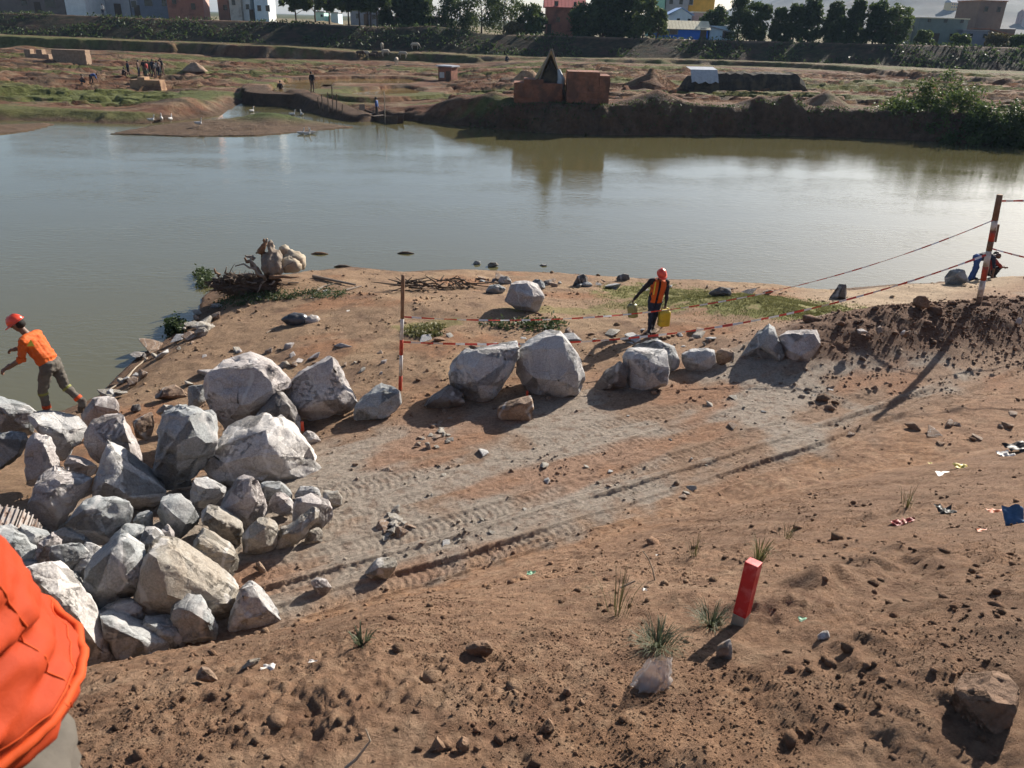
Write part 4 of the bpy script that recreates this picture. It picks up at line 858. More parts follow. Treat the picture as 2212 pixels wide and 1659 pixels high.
jerrycan('dull olive jerry can swung out in the worker\'s right hand', wp+Vector((-.555,-.03,.775))*.93, R(-50), 'plastic_olive', .92, R(-12))
# ---- two people bending at the water's edge by the tall pole
Jb = dict(head=(.62,-.02,.86), neck=(.50,0,.86), chest=(.34,0,.83), pelvis=(0,0,.78), fdir=(.6,-.1,-.7),
    sho=[(.42,-.15,.82),(.42,.15,.82)], elb=[(.50,-.20,.55),(.52,.20,.55)], wri=[(.55,-.16,.30),(.60,.14,.30)],
    hip=[(-.02,-.09,.76),(-.02,.09,.76)], kne=[(-.05,-.09,.41),(.14,.10,.42)], ank=[(-.14,-.09,.07),(.10,.10,.07)], toe=[(.0,-.10,.035),(.24,.11,.035)])
p = hit(2098, 606)
me = figure('bending_body', Jb, dict(skin='skin', top='cloth_navy', sleeve='cloth_navy', forearm='skin', pants='cloth_blue', shin='cloth_blue', shoe='boot'), 0.02, hands=True)
o = place_person('person', 'person in dark top and blue trousers bending down at the water by the tall pole', me, p)
Jq = dict(head=(.08,-.02,.80), neck=(.05,0,.68), chest=(.02,0,.55), pelvis=(-.08,0,.22), fdir=(1,-.1,-.1),
    sho=[(.03,-.16,.62),(.03,.16,.62)], elb=[(.22,-.2,.46),(.22,.2,.46)], wri=[(.40,-.12,.42),(.40,.1,.42)],
    hip=[(-.06,-.09,.22),(-.06,.09,.22)], kne=[(.26,-.12,.40),(.26,.12,.40)], ank=[(.12,-.12,.07),(.12,.12,.07)], toe=[(.26,-.13,.03),(.26,.13,.03)])
p = hit(2132, 600)
me = figure('squatting_body', Jq, dict(skin='skin', top='cloth_red', sleeve='cloth_red', forearm='skin', pants='cloth_black', shin='cloth_black', shoe='boot'), 0.02, hands=True)
o = place_person('person', 'person in red top squatting at the water behind the tall pole', me, p)
MB().ball(tuple(Vector(Jq['head'])+Vector((-.015,0,.035))), (.092,.088,.085), 12, 8).build('hair', 'hair', o, smooth=True)
# ---- person standing beside the photographer (orange jacket, grey trousers)
fx, fy = -.70, .60; fz = 5.83; shy = .10
Jf = dict(head=(0,.02,1.58), neck=(0,0,1.44), chest=(0,0,1.24), pelvis=(0,0,.92), fdir=(.1,1,0),
    sho=[(-.19,0,1.38),(.14,.02,1.38)], elb=[(-.25,-.03,1.10),(.15,-.14,1.12)], wri=[(-.22,.10,.88),(.0,-.19,.99)], hand=[(0,.2,-1),(-.9,-.1,-.3)], palm=[(1,0,0),(0,-.2,-1)], thumb=(1,1), curl=(.5,.8),
    hip=[(-.10,0,.88),(.115,0,.88)], kne=[(-.11,.02,.47),(.13,.02,.47)], ank=[(-.11,0,.08),(.12,-.01,.08)], toe=[(-.14,.14,.035),(.15,.13,.035)])
_lean = lambda q: (q[0]-shy*max(0, q[2]-.9), q[1]-.05*max(0, q[2]-.9), q[2])
Jf = {k: ([_lean(q) for q in v] if isinstance(v[0], tuple) and k not in ('hand', 'palm') else (_lean(v) if k in ('head', 'neck', 'chest', 'pelvis') else v)) for k, v in Jf.items()}
me = figure('bystander_body', Jf, dict(skin='skin', top='jacket_orange', sleeve='jacket_orange', forearm='jacket_orange', pants='cloth_grey', shin='cloth_grey', shoe='boot'), 0.014, girth=1.12, wr=.016)
W3 = place_person('person', 'person in orange jacket and grey trousers standing close on the left', me, (fx, fy, fz))
helmet(W3, Jf)
# jacket: loose shell with heavy folds, pocket slit and hem
nU, nV = 120, 90; V = np.zeros((nV, nU, 3)); cols = None
for j in range(nV):
    t = j/(nV-1); z = lerp(.99, 1.46, t)
    rx = np.interp(z, [.99,1.02,1.07,1.16,1.30,1.40,1.46], [.250,.252,.245,.235,.215,.16,.085]); ry = np.interp(z, [.99,1.02,1.09,1.25,1.40,1.46], [.19,.19,.175,.16,.12,.075])
    for k in range(nU):
        th = 2*math.pi*k/nU; V[j, k] = (rx*math.cos(th), ry*math.sin(th)+.0, z)
th = np.arctan2(V[..., 1], V[..., 0]); zz = V[..., 2]
def fold(z0, tilt, amp, w, t0=0.0, tw=1.2):
    c = z0+tilt*np.sin(th-t0); return amp*np.exp(-((zz-c)/w)**2)*np.exp(-((np.angle(np.exp(1j*(th-t0))))/tw)**2)
for z0, tl, am, w, t0, tw in ((9,0,0,1,0,1),(1.20,-.05,.030,.022,-.4,.8),(1.165,-.05,-.026,.016,-.45,.8),(1.125,.05,.034,.022,-.6,.9),(1.085,.05,-.030,.016,-.55,1.0),(1.045,-.06,.030,.02,-.8,.8),(1.01,-.06,-.026,.014,-.7,.9),(.975,.06,.026,.018,-1.0,.7),(.945,.05,-.022,.014,-1.1,.8),(.91,-.05,.022,.018,-.5,.8),(.88,.03,-.014,.012,-.4,1.2),(1.10,.12,.018,.012,-1.5,.6),(.99,-.12,.018,.012,-1.4,.6),(.93,.10,.016,.012,-1.7,.6)):
    D_ = (0 if z0 == 9 else D_)+fold(.99+(z0-.83)*.78, tl, am*.8, w*.8, t0, tw)
D_ = D_+.008*fbm(np.cos(th)*5+zz*6, np.sin(th)*5, zz*24, 4, .6)+0*zz
nx, ny = np.cos(th), np.sin(th); V[..., 0] += nx*D_*.95-shy*np.maximum(0, zz-.9); V[..., 1] += ny*D_*.95-.05*np.maximum(0, zz-.9)
F = []
for j in range(nV-1):
    for k in range(nU): F.append((j*nU+k, j*nU+(k+1) % nU, (j+1)*nU+(k+1) % nU, (j+1)*nU+k))
jk = link('jacket', fast_mesh('jacket', V.reshape(-1, 3), F, True), 'jacket_orange', W3); md = jk.modifiers.new('t', 'SOLIDIFY'); md.thickness = .006
hm = MB(); ring_ = [(V[2, k, 0]*1.012, V[2, k, 1]*1.012, V[2, k, 2]+.012) for k in range(nU)]
hm.tube(ring_+[ring_[0]], .006, 6, False).build('hem', 'cloth_orange_dark', jk, smooth=True)
k = int(nU*(-.62+2*math.pi)/(2*math.pi)) % nU
sl_ = [Vector(V[j, (k+int((j-26)*.3)) % nU])*1.0 for j in range(14, 38, 4)]
MB().tube([(p.x*1.015, p.y*1.015, p.z) for p in sl_], [.004,.011,.013,.013,.01,.004], 8).build('pocket_slit', 'cloth_black', jk, smooth=True)
MB().tube([(p.x*1.03+.01, p.y*1.03, p.z+.012) for p in sl_], .005, 8).build('pocket_edge', 'cloth_red', jk, smooth=True)
for k_ in (int(nU*.02), int(nU*.93)):
    MB().tube([(V[j, k_, 0]*1.002, V[j, k_, 1]*1.002, V[j, k_, 2]) for j in range(0, 70, 2)], .0012, 6).build('side_seam', 'cloth_orange_dark', jk, smooth=True)
MB().tube([(V[7, k, 0]*1.002, V[7, k, 1]*1.002, V[7, k, 2]) for k in range(nU)]+[(V[7, 0, 0]*1.002, V[7, 0, 1]*1.002, V[7, 0, 2])], .001, 5, False).build('hem_stitching', 'cloth_orange_dark', jk, smooth=True)
ring(W3, 'trouser_stripe', Jf['hip'][1], Jf['kne'][1], .45, .10, .06, 'cloth_orange')
# ================================================================== POLES AND TAPE
noise_mat('paint_red', (0.40,0.045,0.025), (0.50,0.07,0.035), 9, 0.6, 0.25, 40, c3=(0.25,0.08,0.05), s3=7, dist=.004)
noise_mat('stake_red', (0.42,0.012,0.012), (0.50,0.02,0.02), 9, 0.5, 0.25, 60, c3=(0.55,0.10,0.09), s3=14, dist=.003, spec=.4)
noise_mat('paint_white', (0.50,0.46,0.42), (0.62,0.58,0.54), 9, 0.6, 0.25, 40, c3=(0.36,0.30,0.25), s3=7, dist=.004)
noise_mat('wood', (0.15,0.085,0.05), (0.22,0.13,0.08), 12, 0.85, 0.4, 40, dist=.006)
noise_mat('wood_grey', (0.19,0.15,0.12), (0.28,0.23,0.18), 8, 0.9, 0.5, 30, dist=.01)
noise_mat('wood_dark', (0.07,0.05,0.037), (0.12,0.085,0.06), 8, 0.9, 0.5, 30, dist=.01)
noise_mat('wood_pale', (0.30,0.24,0.175), (0.40,0.33,0.25), 10, 0.85, 0.3, 40, dist=.004)
noise_mat('tape_red', (0.55,0.05,0.035), (0.62,0.07,0.05), 9, 0.4, 0)
noise_mat('tape_white', (0.70,0.67,0.65), (0.78,0.75,0.72), 9, 0.4, 0)
def pole(label, base, top, r, bands, boards=False):
    root = empty('marker_pole', base); tag(root, label, 'pole', 'painted marker poles holding the warning tape')
    b, t = Vector((0,0,-.3)), Vector(top)-Vector(base)
    for i, (f0, f1, mat) in enumerate(bands):
        n = max(2, int((f1-f0)*10)+1); pts = [b+(t-b)*(f0+(f1-f0)*k/n) for k in range(n+1)]
        pts = [p+Vector((.006*pn(p.z*3, 1.3), .006*pn(p.z*3, 7.7), 0)) for p in pts]
        MB().tube(pts, [r*(1+.06*pn(p.z*4, 3.3)) for p in pts], 10 if not boards else 4, True).build({'wood': 'bare_top', 'paint_red': 'red_band', 'paint_white': 'white_band'}[mat], mat, root, smooth=not boards)
    return root
pb1 = hit(863, 842); pt1 = pb1+np.array([0.06, 0.0, 1.0])
v = ray(871, 594); pt1 = EYE+v*((pb1[1]-.05)/v[1])
pole('slim striped pole standing at the end of the boulder pile', pb1, pt1, .034, [(0,.235,'paint_red'),(.235,.40,'paint_white'),(.40,.52,'paint_red'),(.52,.68,'paint_white'),(.68,1,'wood')])
pb2 = hit(2117, 652); v = ray(2160, 421); pt2 = EYE+v*((pb2[1]-.1)/v[1])
pole('tall weathered striped pole leaning on the spoil heap at right', pb2, pt2, .062, [(0,.16,'wood'),(.16,.30,'paint_white'),(.30,.42,'paint_red'),(.42,.55,'paint_white'),(.55,.63,'wood'),(.63,.72,'paint_red'),(.72,.80,'paint_white'),(.80,1,'wood')])
_ax = Vector(pt2)-Vector(pb2); MB().tube([Vector(pb2)+_ax*.58+Vector((.075,-.03,0)), Vector(pb2)+_ax*.74+Vector((.075,-.03,0))], .03, 4).build('side_batten', 'wood', None)
o = bpy.data.objects['side_batten']; par = bpy.data.objects['marker_pole.001']; o.location = Vector(o.location)-Vector(pb2); o.parent = par
def tape(label, p0, p1, sag, w=.05, pitch=.36, twist=1.2, ph=0.0):
    root = empty('warning_tape', p0); tag(root, label, 'tape', 'red and white warning tape strung between the poles')
    p0, p1 = np.array(p0, float), np.array(p1, float); Ln = np.linalg.norm(p1-p0); n = int(Ln/.06); red = MB(); wht = MB()
    pts = [p0+(p1-p0)*t-np.array([0, 0, sag*4*t*(1-t)]) for t in np.linspace(0, 1, n+1)]
    pr = None
    for i, p in enumerate(pts):
        a = 1.57+twist*pn(i*.05+ph, 2.2)*1.4; d = (p1-p0)/Ln; up = np.array([0,0,1.0]); sd_ = np.cross(d, up); sd_ /= np.linalg.norm(sd_)
        wv_ = (up*math.sin(a)+sd_*math.cos(a))*w/2*(0.8+.35*pn(i*.11, 5+ph))
        q = (p-p0-wv_, p-p0+wv_)
        if pr is not None: (red if ((i*.06) % pitch) < pitch*.5 else wht).add([pr[0], q[0], q[1], pr[1]], [(0,1,2,3)])
        pr = q
    for m, nm, mt in ((red, 'red_stripes', 'tape_red'), (wht, 'white_stripes', 'tape_white')):
        o = m.build(nm, mt, root); o['kind'] = 'stuff'
    return root
def on_pole(b, t, py):      # point of the pole seen at picture height py
    best = min(np.linspace(0, 1, 300), key=lambda k: abs(proj(b+(np.array(t)-b)*k)[1]-py)); return b+(np.array(t)-b)*best
def proj(P):
    d = np.asarray(P, float)-EYE; z = d@_f; return (1106+FOC*(d@CR)/z, 829.5-FOC*(d@CU)/z)
pb1, pb2, pt1, pt2 = map(np.array, (pb1, pb2, pt1, pt2))
tape('upper warning tape sagging from the slim pole to the tall pole', on_pole(pb1, pt1, 684), on_pole(pb2, pt2, 474), .80, .034, .42, 1.3)
tape('lower warning tape sagging from the slim pole to the tall pole', on_pole(pb1, pt1, 738), on_pole(pb2, pt2, 548), .72, .052, .42, .9, 4.0)
e1 = on_pole(pb2, pt2, 434); e2 = on_pole(pb2, pt2, 536)
tape('short tape running right from the top of the tall pole', e1, e1+np.array([6.0, 1.2, .42]), .12, .05, .42, .8, 9.0)
tape('slack lower tape running right from the tall pole', e2, e2+np.array([6.0, 1.0, -.6]), .25, .04, .42, 1.2, 12.0)

# ---- short pegs
def stake(label, base, h, w, rz, lean, split, mats=('stake_red', 'wood_pale')):
    root = empty('survey_stake', base, rz); root.rotation_euler = (lean[0], lean[1], rz); tag(root, label, 'stake', 'red topped survey stakes')
    o = MB().box((0,0,(h+h*split)/2), (w,w,h-h*split)).build('red_top', mats[0], root, bevel=.003); o = MB().box((0,0,h*split/2-.06), (w*.985,w*.985,h*split+.12)).build('bare_foot', mats[1], root, bevel=.003)
    return root
sb = hit(1597, 1346); v = ray(1622, 1222); tp = EYE+v*(sb[1]/v[1])
hgt = tp[2]-sb[2]
stake('red painted square stake standing in the foreground slope', sb, hgt*1.0, .052, R(52), (0, R(7)), .16)
s2 = hit(654, 945); stake('small red topped peg beside the biggest pile boulder', s2, .30, .05, R(20), (0, R(2)), .45, ('paint_red', 'wood'))
s3 = hit(1138, 868); stake('little red peg in shadow between the two biggest row boulders', s3, .22, .04, R(10), (0, 0), .2, ('paint_red', 'wood'))

# ================================================================== CRAWLER TRACK at the left edge
noise_mat('steel_worn', (0.22,0.19,0.17), (0.33,0.29,0.26), 14, 0.45, 0.3, 60, c3=(0.17,0.11,0.08), s3=6, dist=.004, spec=.5)
noise_mat('steel_dark', (0.02,0.017,0.015), (0.04,0.033,0.03), 10, 0.6, 0.4, 30, dist=.01)
tc_ = at_F(-25, 1105, 8.0); tr = empty('crawler_excavator', (tc_[0], tc_[1], 0.95), 0); tag(tr, 'steel crawler track of a digger poking in at the left edge', 'excavator')
ax = Vector((math.cos(R(200)), math.sin(R(200)), 0)); wd = Vector((-ax.y, ax.x, 0)); rad = .40; cz = .42; Ln = 3.2
shoe = None
def shoe_at(c, nrm_, tan):
    global shoe
    if shoe is None:
        m = MB(); m.box((0,0,0), (.165,.5,.022))
        for gx in (-.06, 0, .06): m.box((gx,0,.028), (.016,.5,.036))
        for by in (-.12, .12): m.tube([(.03,by,.01),(.03,by,.024)], .012, 6)
        shoe = m.mesh('track_shoe')
    o = link('track_shoe', shoe, 'steel_worn', tr); y = nrm_.cross(tan).normalized(); m3 = Matrix((tan, y, nrm_)).transposed(); o.matrix_local = Matrix.Translation(c)@m3.to_4x4()
for k in range(8):
    a = math.pi/2-math.pi*k/7; n_ = -ax*math.cos(a)+Vector((0,0,1))*math.sin(a); t_ = ax*math.sin(a)+Vector((0,0,1))*math.cos(a)
    shoe_at(Vector((0,0,cz))+n_*rad, n_, t_)
for k in range(1, 18):
    shoe_at(Vector((0,0,cz+rad))+ax*(.178*k), Vector((0,0,1)), ax); shoe_at(Vector((0,0,cz-rad))+ax*(.178*k), Vector((0,0,-1)), -ax)
MB().tube([Vector((0,0,cz))-wd*.14, Vector((0,0,cz))+wd*.14], rad*.86, 24).build('idler_wheel', 'steel_dark', tr)
MB().tube([Vector((0,0,cz))-wd*.17, Vector((0,0,cz))+wd*.17], rad*.2, 14).build('axle_hub', 'steel_worn', tr)
m3 = Matrix((ax, wd, Vector((0,0,1)))).transposed()
MB().box(tuple(ax*1.7+Vector((0,0,cz))), (2.9,.26,.42), 0, m3).build('track_frame', 'steel_dark', tr, bevel=.02)
for k in range(4): MB().tube([ax*(.6+.6*k)-wd*.15+Vector((0,0,.12)), ax*(.6+.6*k)+wd*.15+Vector((0,0,.12))], .11, 16).build('roller', 'steel_dark', tr)

# ================================================================== FAR BANK: brick works, boat, people, animals
noise_mat('brick_red', (0.20,0.085,0.052), (0.28,0.125,0.08), 5, 0.9, 0.6, 9, c3=(0.14,0.07,0.05), s3=1.2, dist=.05)
noise_mat('brick_tan', (0.26,0.16,0.09), (0.34,0.22,0.13), 5, 0.9, 0.6, 9, c3=(0.18,0.10,0.06), s3=1.2, dist=.05)
noise_mat('adobe', (0.22,0.15,0.10), (0.30,0.21,0.145), 4, 0.95, 0.6, 8, dist=.06)
noise_mat('straw', (0.33,0.24,0.13), (0.44,0.33,0.19), 6, 0.95, 0.8, 25, c3=(0.20,0.14,0.08), s3=2, dist=.06)
noise_mat('straw_dark', (0.035,0.03,0.026), (0.07,0.058,0.045), 4, 0.95, 0.9, 14, c3=(0.10,0.08,0.055), s3=1.1, dist=.12)
noise_mat('tarp_white', (0.30,0.32,0.35), (0.42,0.44,0.47), 3, 0.5, 0.5, 6, dist=.06)
noise_mat('tarp_blue', (0.03,0.09,0.25), (0.05,0.14,0.36), 3, 0.5, 0.4, 6, dist=.05)
def brick_stack(name, label, px0, px1, pyb, h, depth, mat, jag=0.3, rz=0.0, cat='brick stack', group=None, taper=1.0, layers=None):
    """stack of bricks built up in courses, each course slightly uneven"""
    a = hit(px0, pyb); b = hit(px1, pyb); c = (a+b)/2; w = float(np.hypot(*(b-a)[:2])); root = empty(name, (c[0], c[1]+depth/2, c[2]-.15), rz); tag(root, label, cat, group)
    n = layers or max(3, int(h/.22)); hh = (h+.15)/n; nb_ = max(3, int(w/.7)); rr = random.Random(label)
    top = [max(.35, 1-abs(rr.gauss(0, jag))*.5) for _ in range(nb_)]
    for j in range(n):
        m = MB(); k = lerp(1, taper, j/n)
        for i in range(nb_):
            if j >= 1 and (j+1)/n > top[i]+.001: continue
            m.box(((i+.5-nb_/2)*w/nb_*k+rr.uniform(-.02,.02), rr.uniform(-.04,.04), hh*(j+.5)), (w/nb_*k*.99, depth*k+rr.uniform(-.05,.05), hh*.985))
        if m.V: m.build('brick_course', mat, root)
    return root
BW = 'structures of the brick works on the far bank'
bs = brick_stack('brick_wall', 'left red brick wall of the kiln hut on the far bank', 1112, 1212, 222, 1.9, 2.2, 'brick_red', .3, cat='wall', group=BW)
brick_stack('brick_wall', 'right red brick block of the kiln hut on the far bank', 1226, 1311, 224, 2.45, 2.6, 'brick_red', .12, cat='wall', group=BW)
brick_stack('brick_stack', 'loaf shaped tan brick stack below the crowd on the far bank', 283, 346, 193, 1.1, 1.3, 'brick_tan', .05, cat='brick stack', group=BW, taper=.9)
c = hit(1190, 222); root = empty('thatched_hut', (c[0], c[1]+2.6, c[2])); tag(root, 'tent shaped straw roofed hut behind the red brick walls', 'hut', BW)
m = MB(); m.add([(-1.9,-1.4,.4),(1.5,-1.4,.4),(1.5,1.4,.4),(-1.9,1.4,.4),(-.1,-1.2,3.55),(-.1,1.2,3.45)], [(0,4,5,3),(1,2,5,4),(2,3,5)]); o = m.build('thatch', 'straw', root); md = o.modifiers.new('t', 'SOLIDIFY'); md.thickness = .2
m = MB(); m.box((-.1,0,.3), (2.6,2.2,.9)); m.build('wall', 'brick_tan', root)
m = MB(); m.add([(-1.3,-1.32,.5),(1.2,-1.32,.5),(-.1,-1.22,3.0)], [(0,1,2)]); m.build('gable_cloth', 'straw_dark', root)
for s_ in (-1, 1): MB().tube([(s_*1.3-.1,-1.45,.2),(-.1+s_*.03,-1.35,3.7)], .06, 6).build('rafter', 'wood_grey', root)
m = MB(); m.tube([(.65,-1.42,.9),(.75,-1.5,1.6),(.5,-1.45,2.3)], [.3,.28,.1], 8); m.build('hung_sheet', 'tarp_white', root)
# heap of clay at the hut, long covered stack, low adobe ruins
def lump(name, label, px, py, sx, sy, h, mat, cat, group=None, flat=.35, seed=0, rz=0.0):
    c = hit(px, py); n = 40; m_ = 14; V = []; F = []
    for j in range(m_+1):
        t = j/m_; rad_ = 1-t**1.3
        for k in range(n):
            th = 2*math.pi*k/n; q = 1+.22*float(pn(math.cos(th)*1.6+seed, math.sin(th)*1.6, t*2)); zz_ = h*(min(1, t/(1-flat)) if flat < 1 else t)
            V.append((sx*rad_*q*math.cos(th), sy*rad_*q*math.sin(th), zz_*(1+.12*float(pn(k*.5+seed, j*.5)))-.12))
    for j in range(m_):
        for k in range(n): F.append((j*n+k, j*n+(k+1) % n, (j+1)*n+(k+1) % n, (j+1)*n+k))
    me_ = bpy.data.meshes.new(name); me_.from_pydata(V, [], F); me_.polygons.foreach_set('use_smooth', np.ones(len(F), bool))
    o = link(name, me_, mat, None, (c[0], c[1]+sy*.8, c[2]), (0,0,rz)); tag(o, label, cat, group); return o
lump('clay_heap', 'orange clay heap left of the straw roofed hut', 1140, 178, 1.6, 1.2, 1.2, 'brick_tan', 'heap', BW, .3, 2)
lump('soil_heap', 'small dark cone of soil right of the crowd', 415, 152, 1.5, 1.1, .95, 'adobe', 'heap', BW, .1, 3)
def long_stack(label, px0, px1, py, h, dep, mat, tarp=None):
    a = hit(px0, py); b = hit(px1, py); c = (a+b)/2; w = float(np.hypot(*(b-a)[:2])); ang = math.atan2(b[1]-a[1], b[0]-a[0])
    root = empty('covered_stack', (c[0], c[1]+dep/2, c[2]-.2), ang); tag(root, label, 'brick stack', BW)
    n = 40; V = []; F = []
    for i in range(n+1):
        t = i/n; e = min(1, min(t, 1-t)*9)**.5; hh = h*(.25+.75*e)*(1+.10*float(pn(i*.35, 4.2)))+.2
        for (y, z) in ((-dep*.55, 0), (-dep*.5, hh*.55), (-dep*.36, hh*.92), (0, hh), (dep*.36, hh*.92), (dep*.5, hh*.5), (dep*.55, 0)): V.append(((t-.5)*w, y*(1+.08*float(pn(i*.4, y))), z*(1+.06*float(pn(i*.9, y*3)))))
    for i in range(n):
        for k in range(6): F.append((i*7+k, (i+1)*7+k, (i+1)*7+k+1, i*7+k+1))
    F.append(tuple(range(7))); F.append(tuple(n*7+k for k in range(6, -1, -1)))
    mm = MB(); mm.add(V, F); mm.build('straw_cover', mat, root)
    if tarp:
        x0, x1 = tarp; mm = MB(); V = []; F = []
        for i in range(9):
            t = x0+(x1-x0)*i/8
            for (y, z) in ((-dep*.62, h*.45+.12*math.sin(i*2)), (-dep*.52, h*.75), (-dep*.38, h*1.1), (.1, h*1.22)): V.append(((t-.5)*w, y, z+.2))
        for i in range(8):
            for k in range(3): F.append((i*4+k, (i+1)*4+k, (i+1)*4+k+1, i*4+k+1))
        mm.add(V, F); mm.build('tarpaulin', 'tarp_white', root)
    return root
long_stack('long dark straw covered brick stack with a white sheet at its left end', 1482, 1738, 198, 1.75, 2.4, 'straw_dark', (.0, .22))
r1 = brick_stack('ruined_wall', 'left broken piece of adobe wall below the far houses', 52, 107, 124, 1.2, .9, 'adobe', .5, cat='wall', group=BW)
brick_stack('ruined_wall', 'right larger piece of adobe wall below the far houses', 112, 190, 136, 1.75, 1.2, 'adobe', .15, cat='wall', group=BW)
c = hit(966, 175); root = empty('brick_hut', (c[0], c[1]+1, c[2]-.1), R(-25)); tag(root, 'tiny hut with a pale flat roof on the far flats', 'hut', BW)
MB().box((0,0,.75), (1.7,1.5,1.7)).build('wall', 'brick_red', root); MB().box((0,0,1.66), (2.1,1.9,.14)).build('roof', 'tarp_white', root); MB().box((-.35,-.76,.7), (.6,.06,.6)).build('hung_cloth', 'cloth_pale', root); MB().box((.45,-.76,.6), (.5,.05,1.1)).build('door', 'wood_dark', root)
# ---- boat with a standing man
bc = at(822, 260, 0.0); ba = at(781, 253, 0)[:2]; bb = at(866, 267, 0)[:2]; ang = math.atan2(bb[1]-ba[1], bb[0]-ba[0]); BL = float(np.hypot(*(bb-ba)))
root = empty('wooden_boat', (bc[0], bc[1], -.08), ang); tag(root, 'flat dark wooden boat moored by the earth dam', 'boat')
V = []; F = []; n = 16
for i in range(n+1):
    t = i/n; x = (t-.5)*BL; w = .62*(1-.45*abs(2*t-1)**2.5); s_ = .42+.30*abs(2*t-1)**2.2
    for (y, z) in ((-w, s_), (-w*.8, 0), (w*.8, 0), (w, s_), (w-.05, s_), (w*.75, .08), (-w*.75, .08), (-w+.05, s_)): V.append((x, y, z))
for i in range(n):
    for k in range(8): F.append((i*8+k, i*8+(k+1) % 8, (i+1)*8+(k+1) % 8, (i+1)*8+k))
F.append(tuple(range(8))); F.append(tuple(n*8+k for k in range(7, -1, -1)))
m = MB(); m.add(V, F); m.build('hull', 'wood_dark', root)
for t in (-.32, -.05, .25): MB().box((t*BL, 0, .42), (.22, 1.05, .04)).build('thwart', 'wood_grey', root)
MB().box((-.47*BL, 0, .85), (.08,.5,.5)).build('stern_board', 'wood_grey', root)
o = MB().tube([(0,0,-.2),(.02,0,2.0),(.0,.02,2.3)], .035, 6).build('mooring_pole', 'wood_pale', None, at(832, 265, 0)); tag(o, 'pale upright pole stuck beside the moored boat', 'pole')
# ---- far people
def far_pose(kind, seed):
    r_ = random.Random(seed); j = lambda s=.04: r_.uniform(-s, s)
    if kind == 'stand':
        return dict(head=(j(),j(),1.56), neck=(0,0,1.42), chest=(0,0,1.22), pelvis=(0,0,.92), fdir=(j(1),-1,0), sho=[(-.18,0,1.36),(.18,0,1.36)],
            elb=[(-.24+j(),j(.08),1.08),(.24+j(),j(.08),1.08)], wri=[(-.24+j(.08),-.08+j(.15),.84),(.24+j(.08),-.08+j(.15),.84)], hip=[(-.09,0,.88),(.09,0,.88)], kne=[(-.1+j(),j(.08),.47),(.1+j(),j(.08),.47)], ank=[(-.11,j(.1),.07),(.11,j(.1),.07)], toe=[(-.12,-.12,.03),(.13,-.12,.03)])
    if kind == 'bend':
        d = turn(Jb, math.pi*(seed % 2)); return d
    return turn(Jq, math.pi*(seed % 2)+R(30))
FARC = [('cloth_navy','cloth_black'),('cloth_brown','cloth_navy'),('cloth_black','cloth_brown'),('cloth_red','cloth_black'),('cloth_green','cloth_brown'),('cloth_pale','cloth_navy'),('cloth_blue','cloth_black')]
def far_mesh(kind, seed):
    t, p = FARC[seed % len(FARC)]
    return figure('figure', far_pose(kind, seed), dict(skin='skin', top=t, sleeve=t, forearm='skin', pants=p, shin=p, shoe='boot'), .034, hands=False, face=False, seed=seed)
FM = {}
def far_person(label, px, py, kind='stand', seed=0, rz=0.0, s=1.0, loc=None, group=None):
    k = (kind, seed)
    c = hit(px, py) if loc is None else loc
    root = empty('person', c, rz); tag(root, label, 'person', group); root.scale = (s, s, s)
    if k not in FM: FM[k] = far_mesh(kind, seed)
    link('body', FM[k], None, root); 
    hz = Vector(far_pose(kind, seed)['head']); MB().ball((hz.x, hz.y+.015, hz.z+.03), (.088,.095,.10), 10, 7).build('hair', 'hair', root, smooth=True)
    return root
CROWD = 'people standing together on the far flats'
crowd_lb = ['person at the left end of the far crowd, a step apart', 'second person from the left in the far crowd', 'third person from the left in the far crowd, all dark', 'person in red top in the left half of the far crowd', 'tall person in green top at the middle of the far crowd', 'tallest person in navy near the middle of the far crowd', 'shorter dark person in the front of the far crowd', 'pale shirted person near the right end of the far crowd', 'person in brown beside the pale shirted one in the far crowd', 'tall dark person second from the right in the far crowd', 'person at the right end of the far crowd']
for i, (zx, zy, sd_, s_) in enumerate(((1115,228,0,.95),(1205,230,1,1.0),(1255,222,2,1.0),(1280,236,3,.95),(1300,232,4,1.05),(1330,232,0,1.08),(1345,240,2,.95),(1365,224,5,.95),(1385,222,1,1.0),(1400,220,2,1.08),(1415,222,4,.95))):
    far_person(crowd_lb[i], zx*.25, 108+zy*.25, 'stand', sd_, random.uniform(-2, 2), s_, group=CROWD)
for i, (x, y) in enumerate(((268,165.5),(1266*.25,167))): far_person('small dark clothed person squatting before the far crowd' if i else 'person squatting low left of the far crowd', x, y, 'squat', 2+i*2, i, 1.0, group=CROWD)
far_person('left one of two people crouching on the far left flats', 181, 181.5, 'squat', 1, 0, 1.0, group='two people working on the far left flats')
far_person('right one of two people bending on the far left flats', 198, 181, 'bend', 6, .4, 1.0, group='two people working on the far left flats')
far_person('thin dark person wading at the head of the channel', 607, 208, 'stand', 2, .5, 1.0, loc=at(607, 210, 0.0)-np.array([0,0,.15]))
far_person('person walking along the top of the earth dam', 676, 200, 'stand', 2, 2.8, 1.05)
bmx = at(815, 259, 0.0)+np.array([0,0,.05]); far_person('person in blue shirt standing in the moored boat', 0, 0, 'stand', 6, 1.5, 1.0, loc=bmx)
far_person('person sitting alone on the green bench of the far bank', 1094, 134, 'squat', 0, .3, 1.1)
far_person('left one of the people on the far levee path', 224, 36, 'stand', 5, 0, 1.1, group='people on the far levee path')
far_person('bending person among those on the far levee path', 238, 36, 'bend', 2, 1, 1.1, group='people on the far levee path')
far_person('person in blue on the far levee path', 258, 37, 'stand', 6, 0, 1.0, group='people on the far levee path')
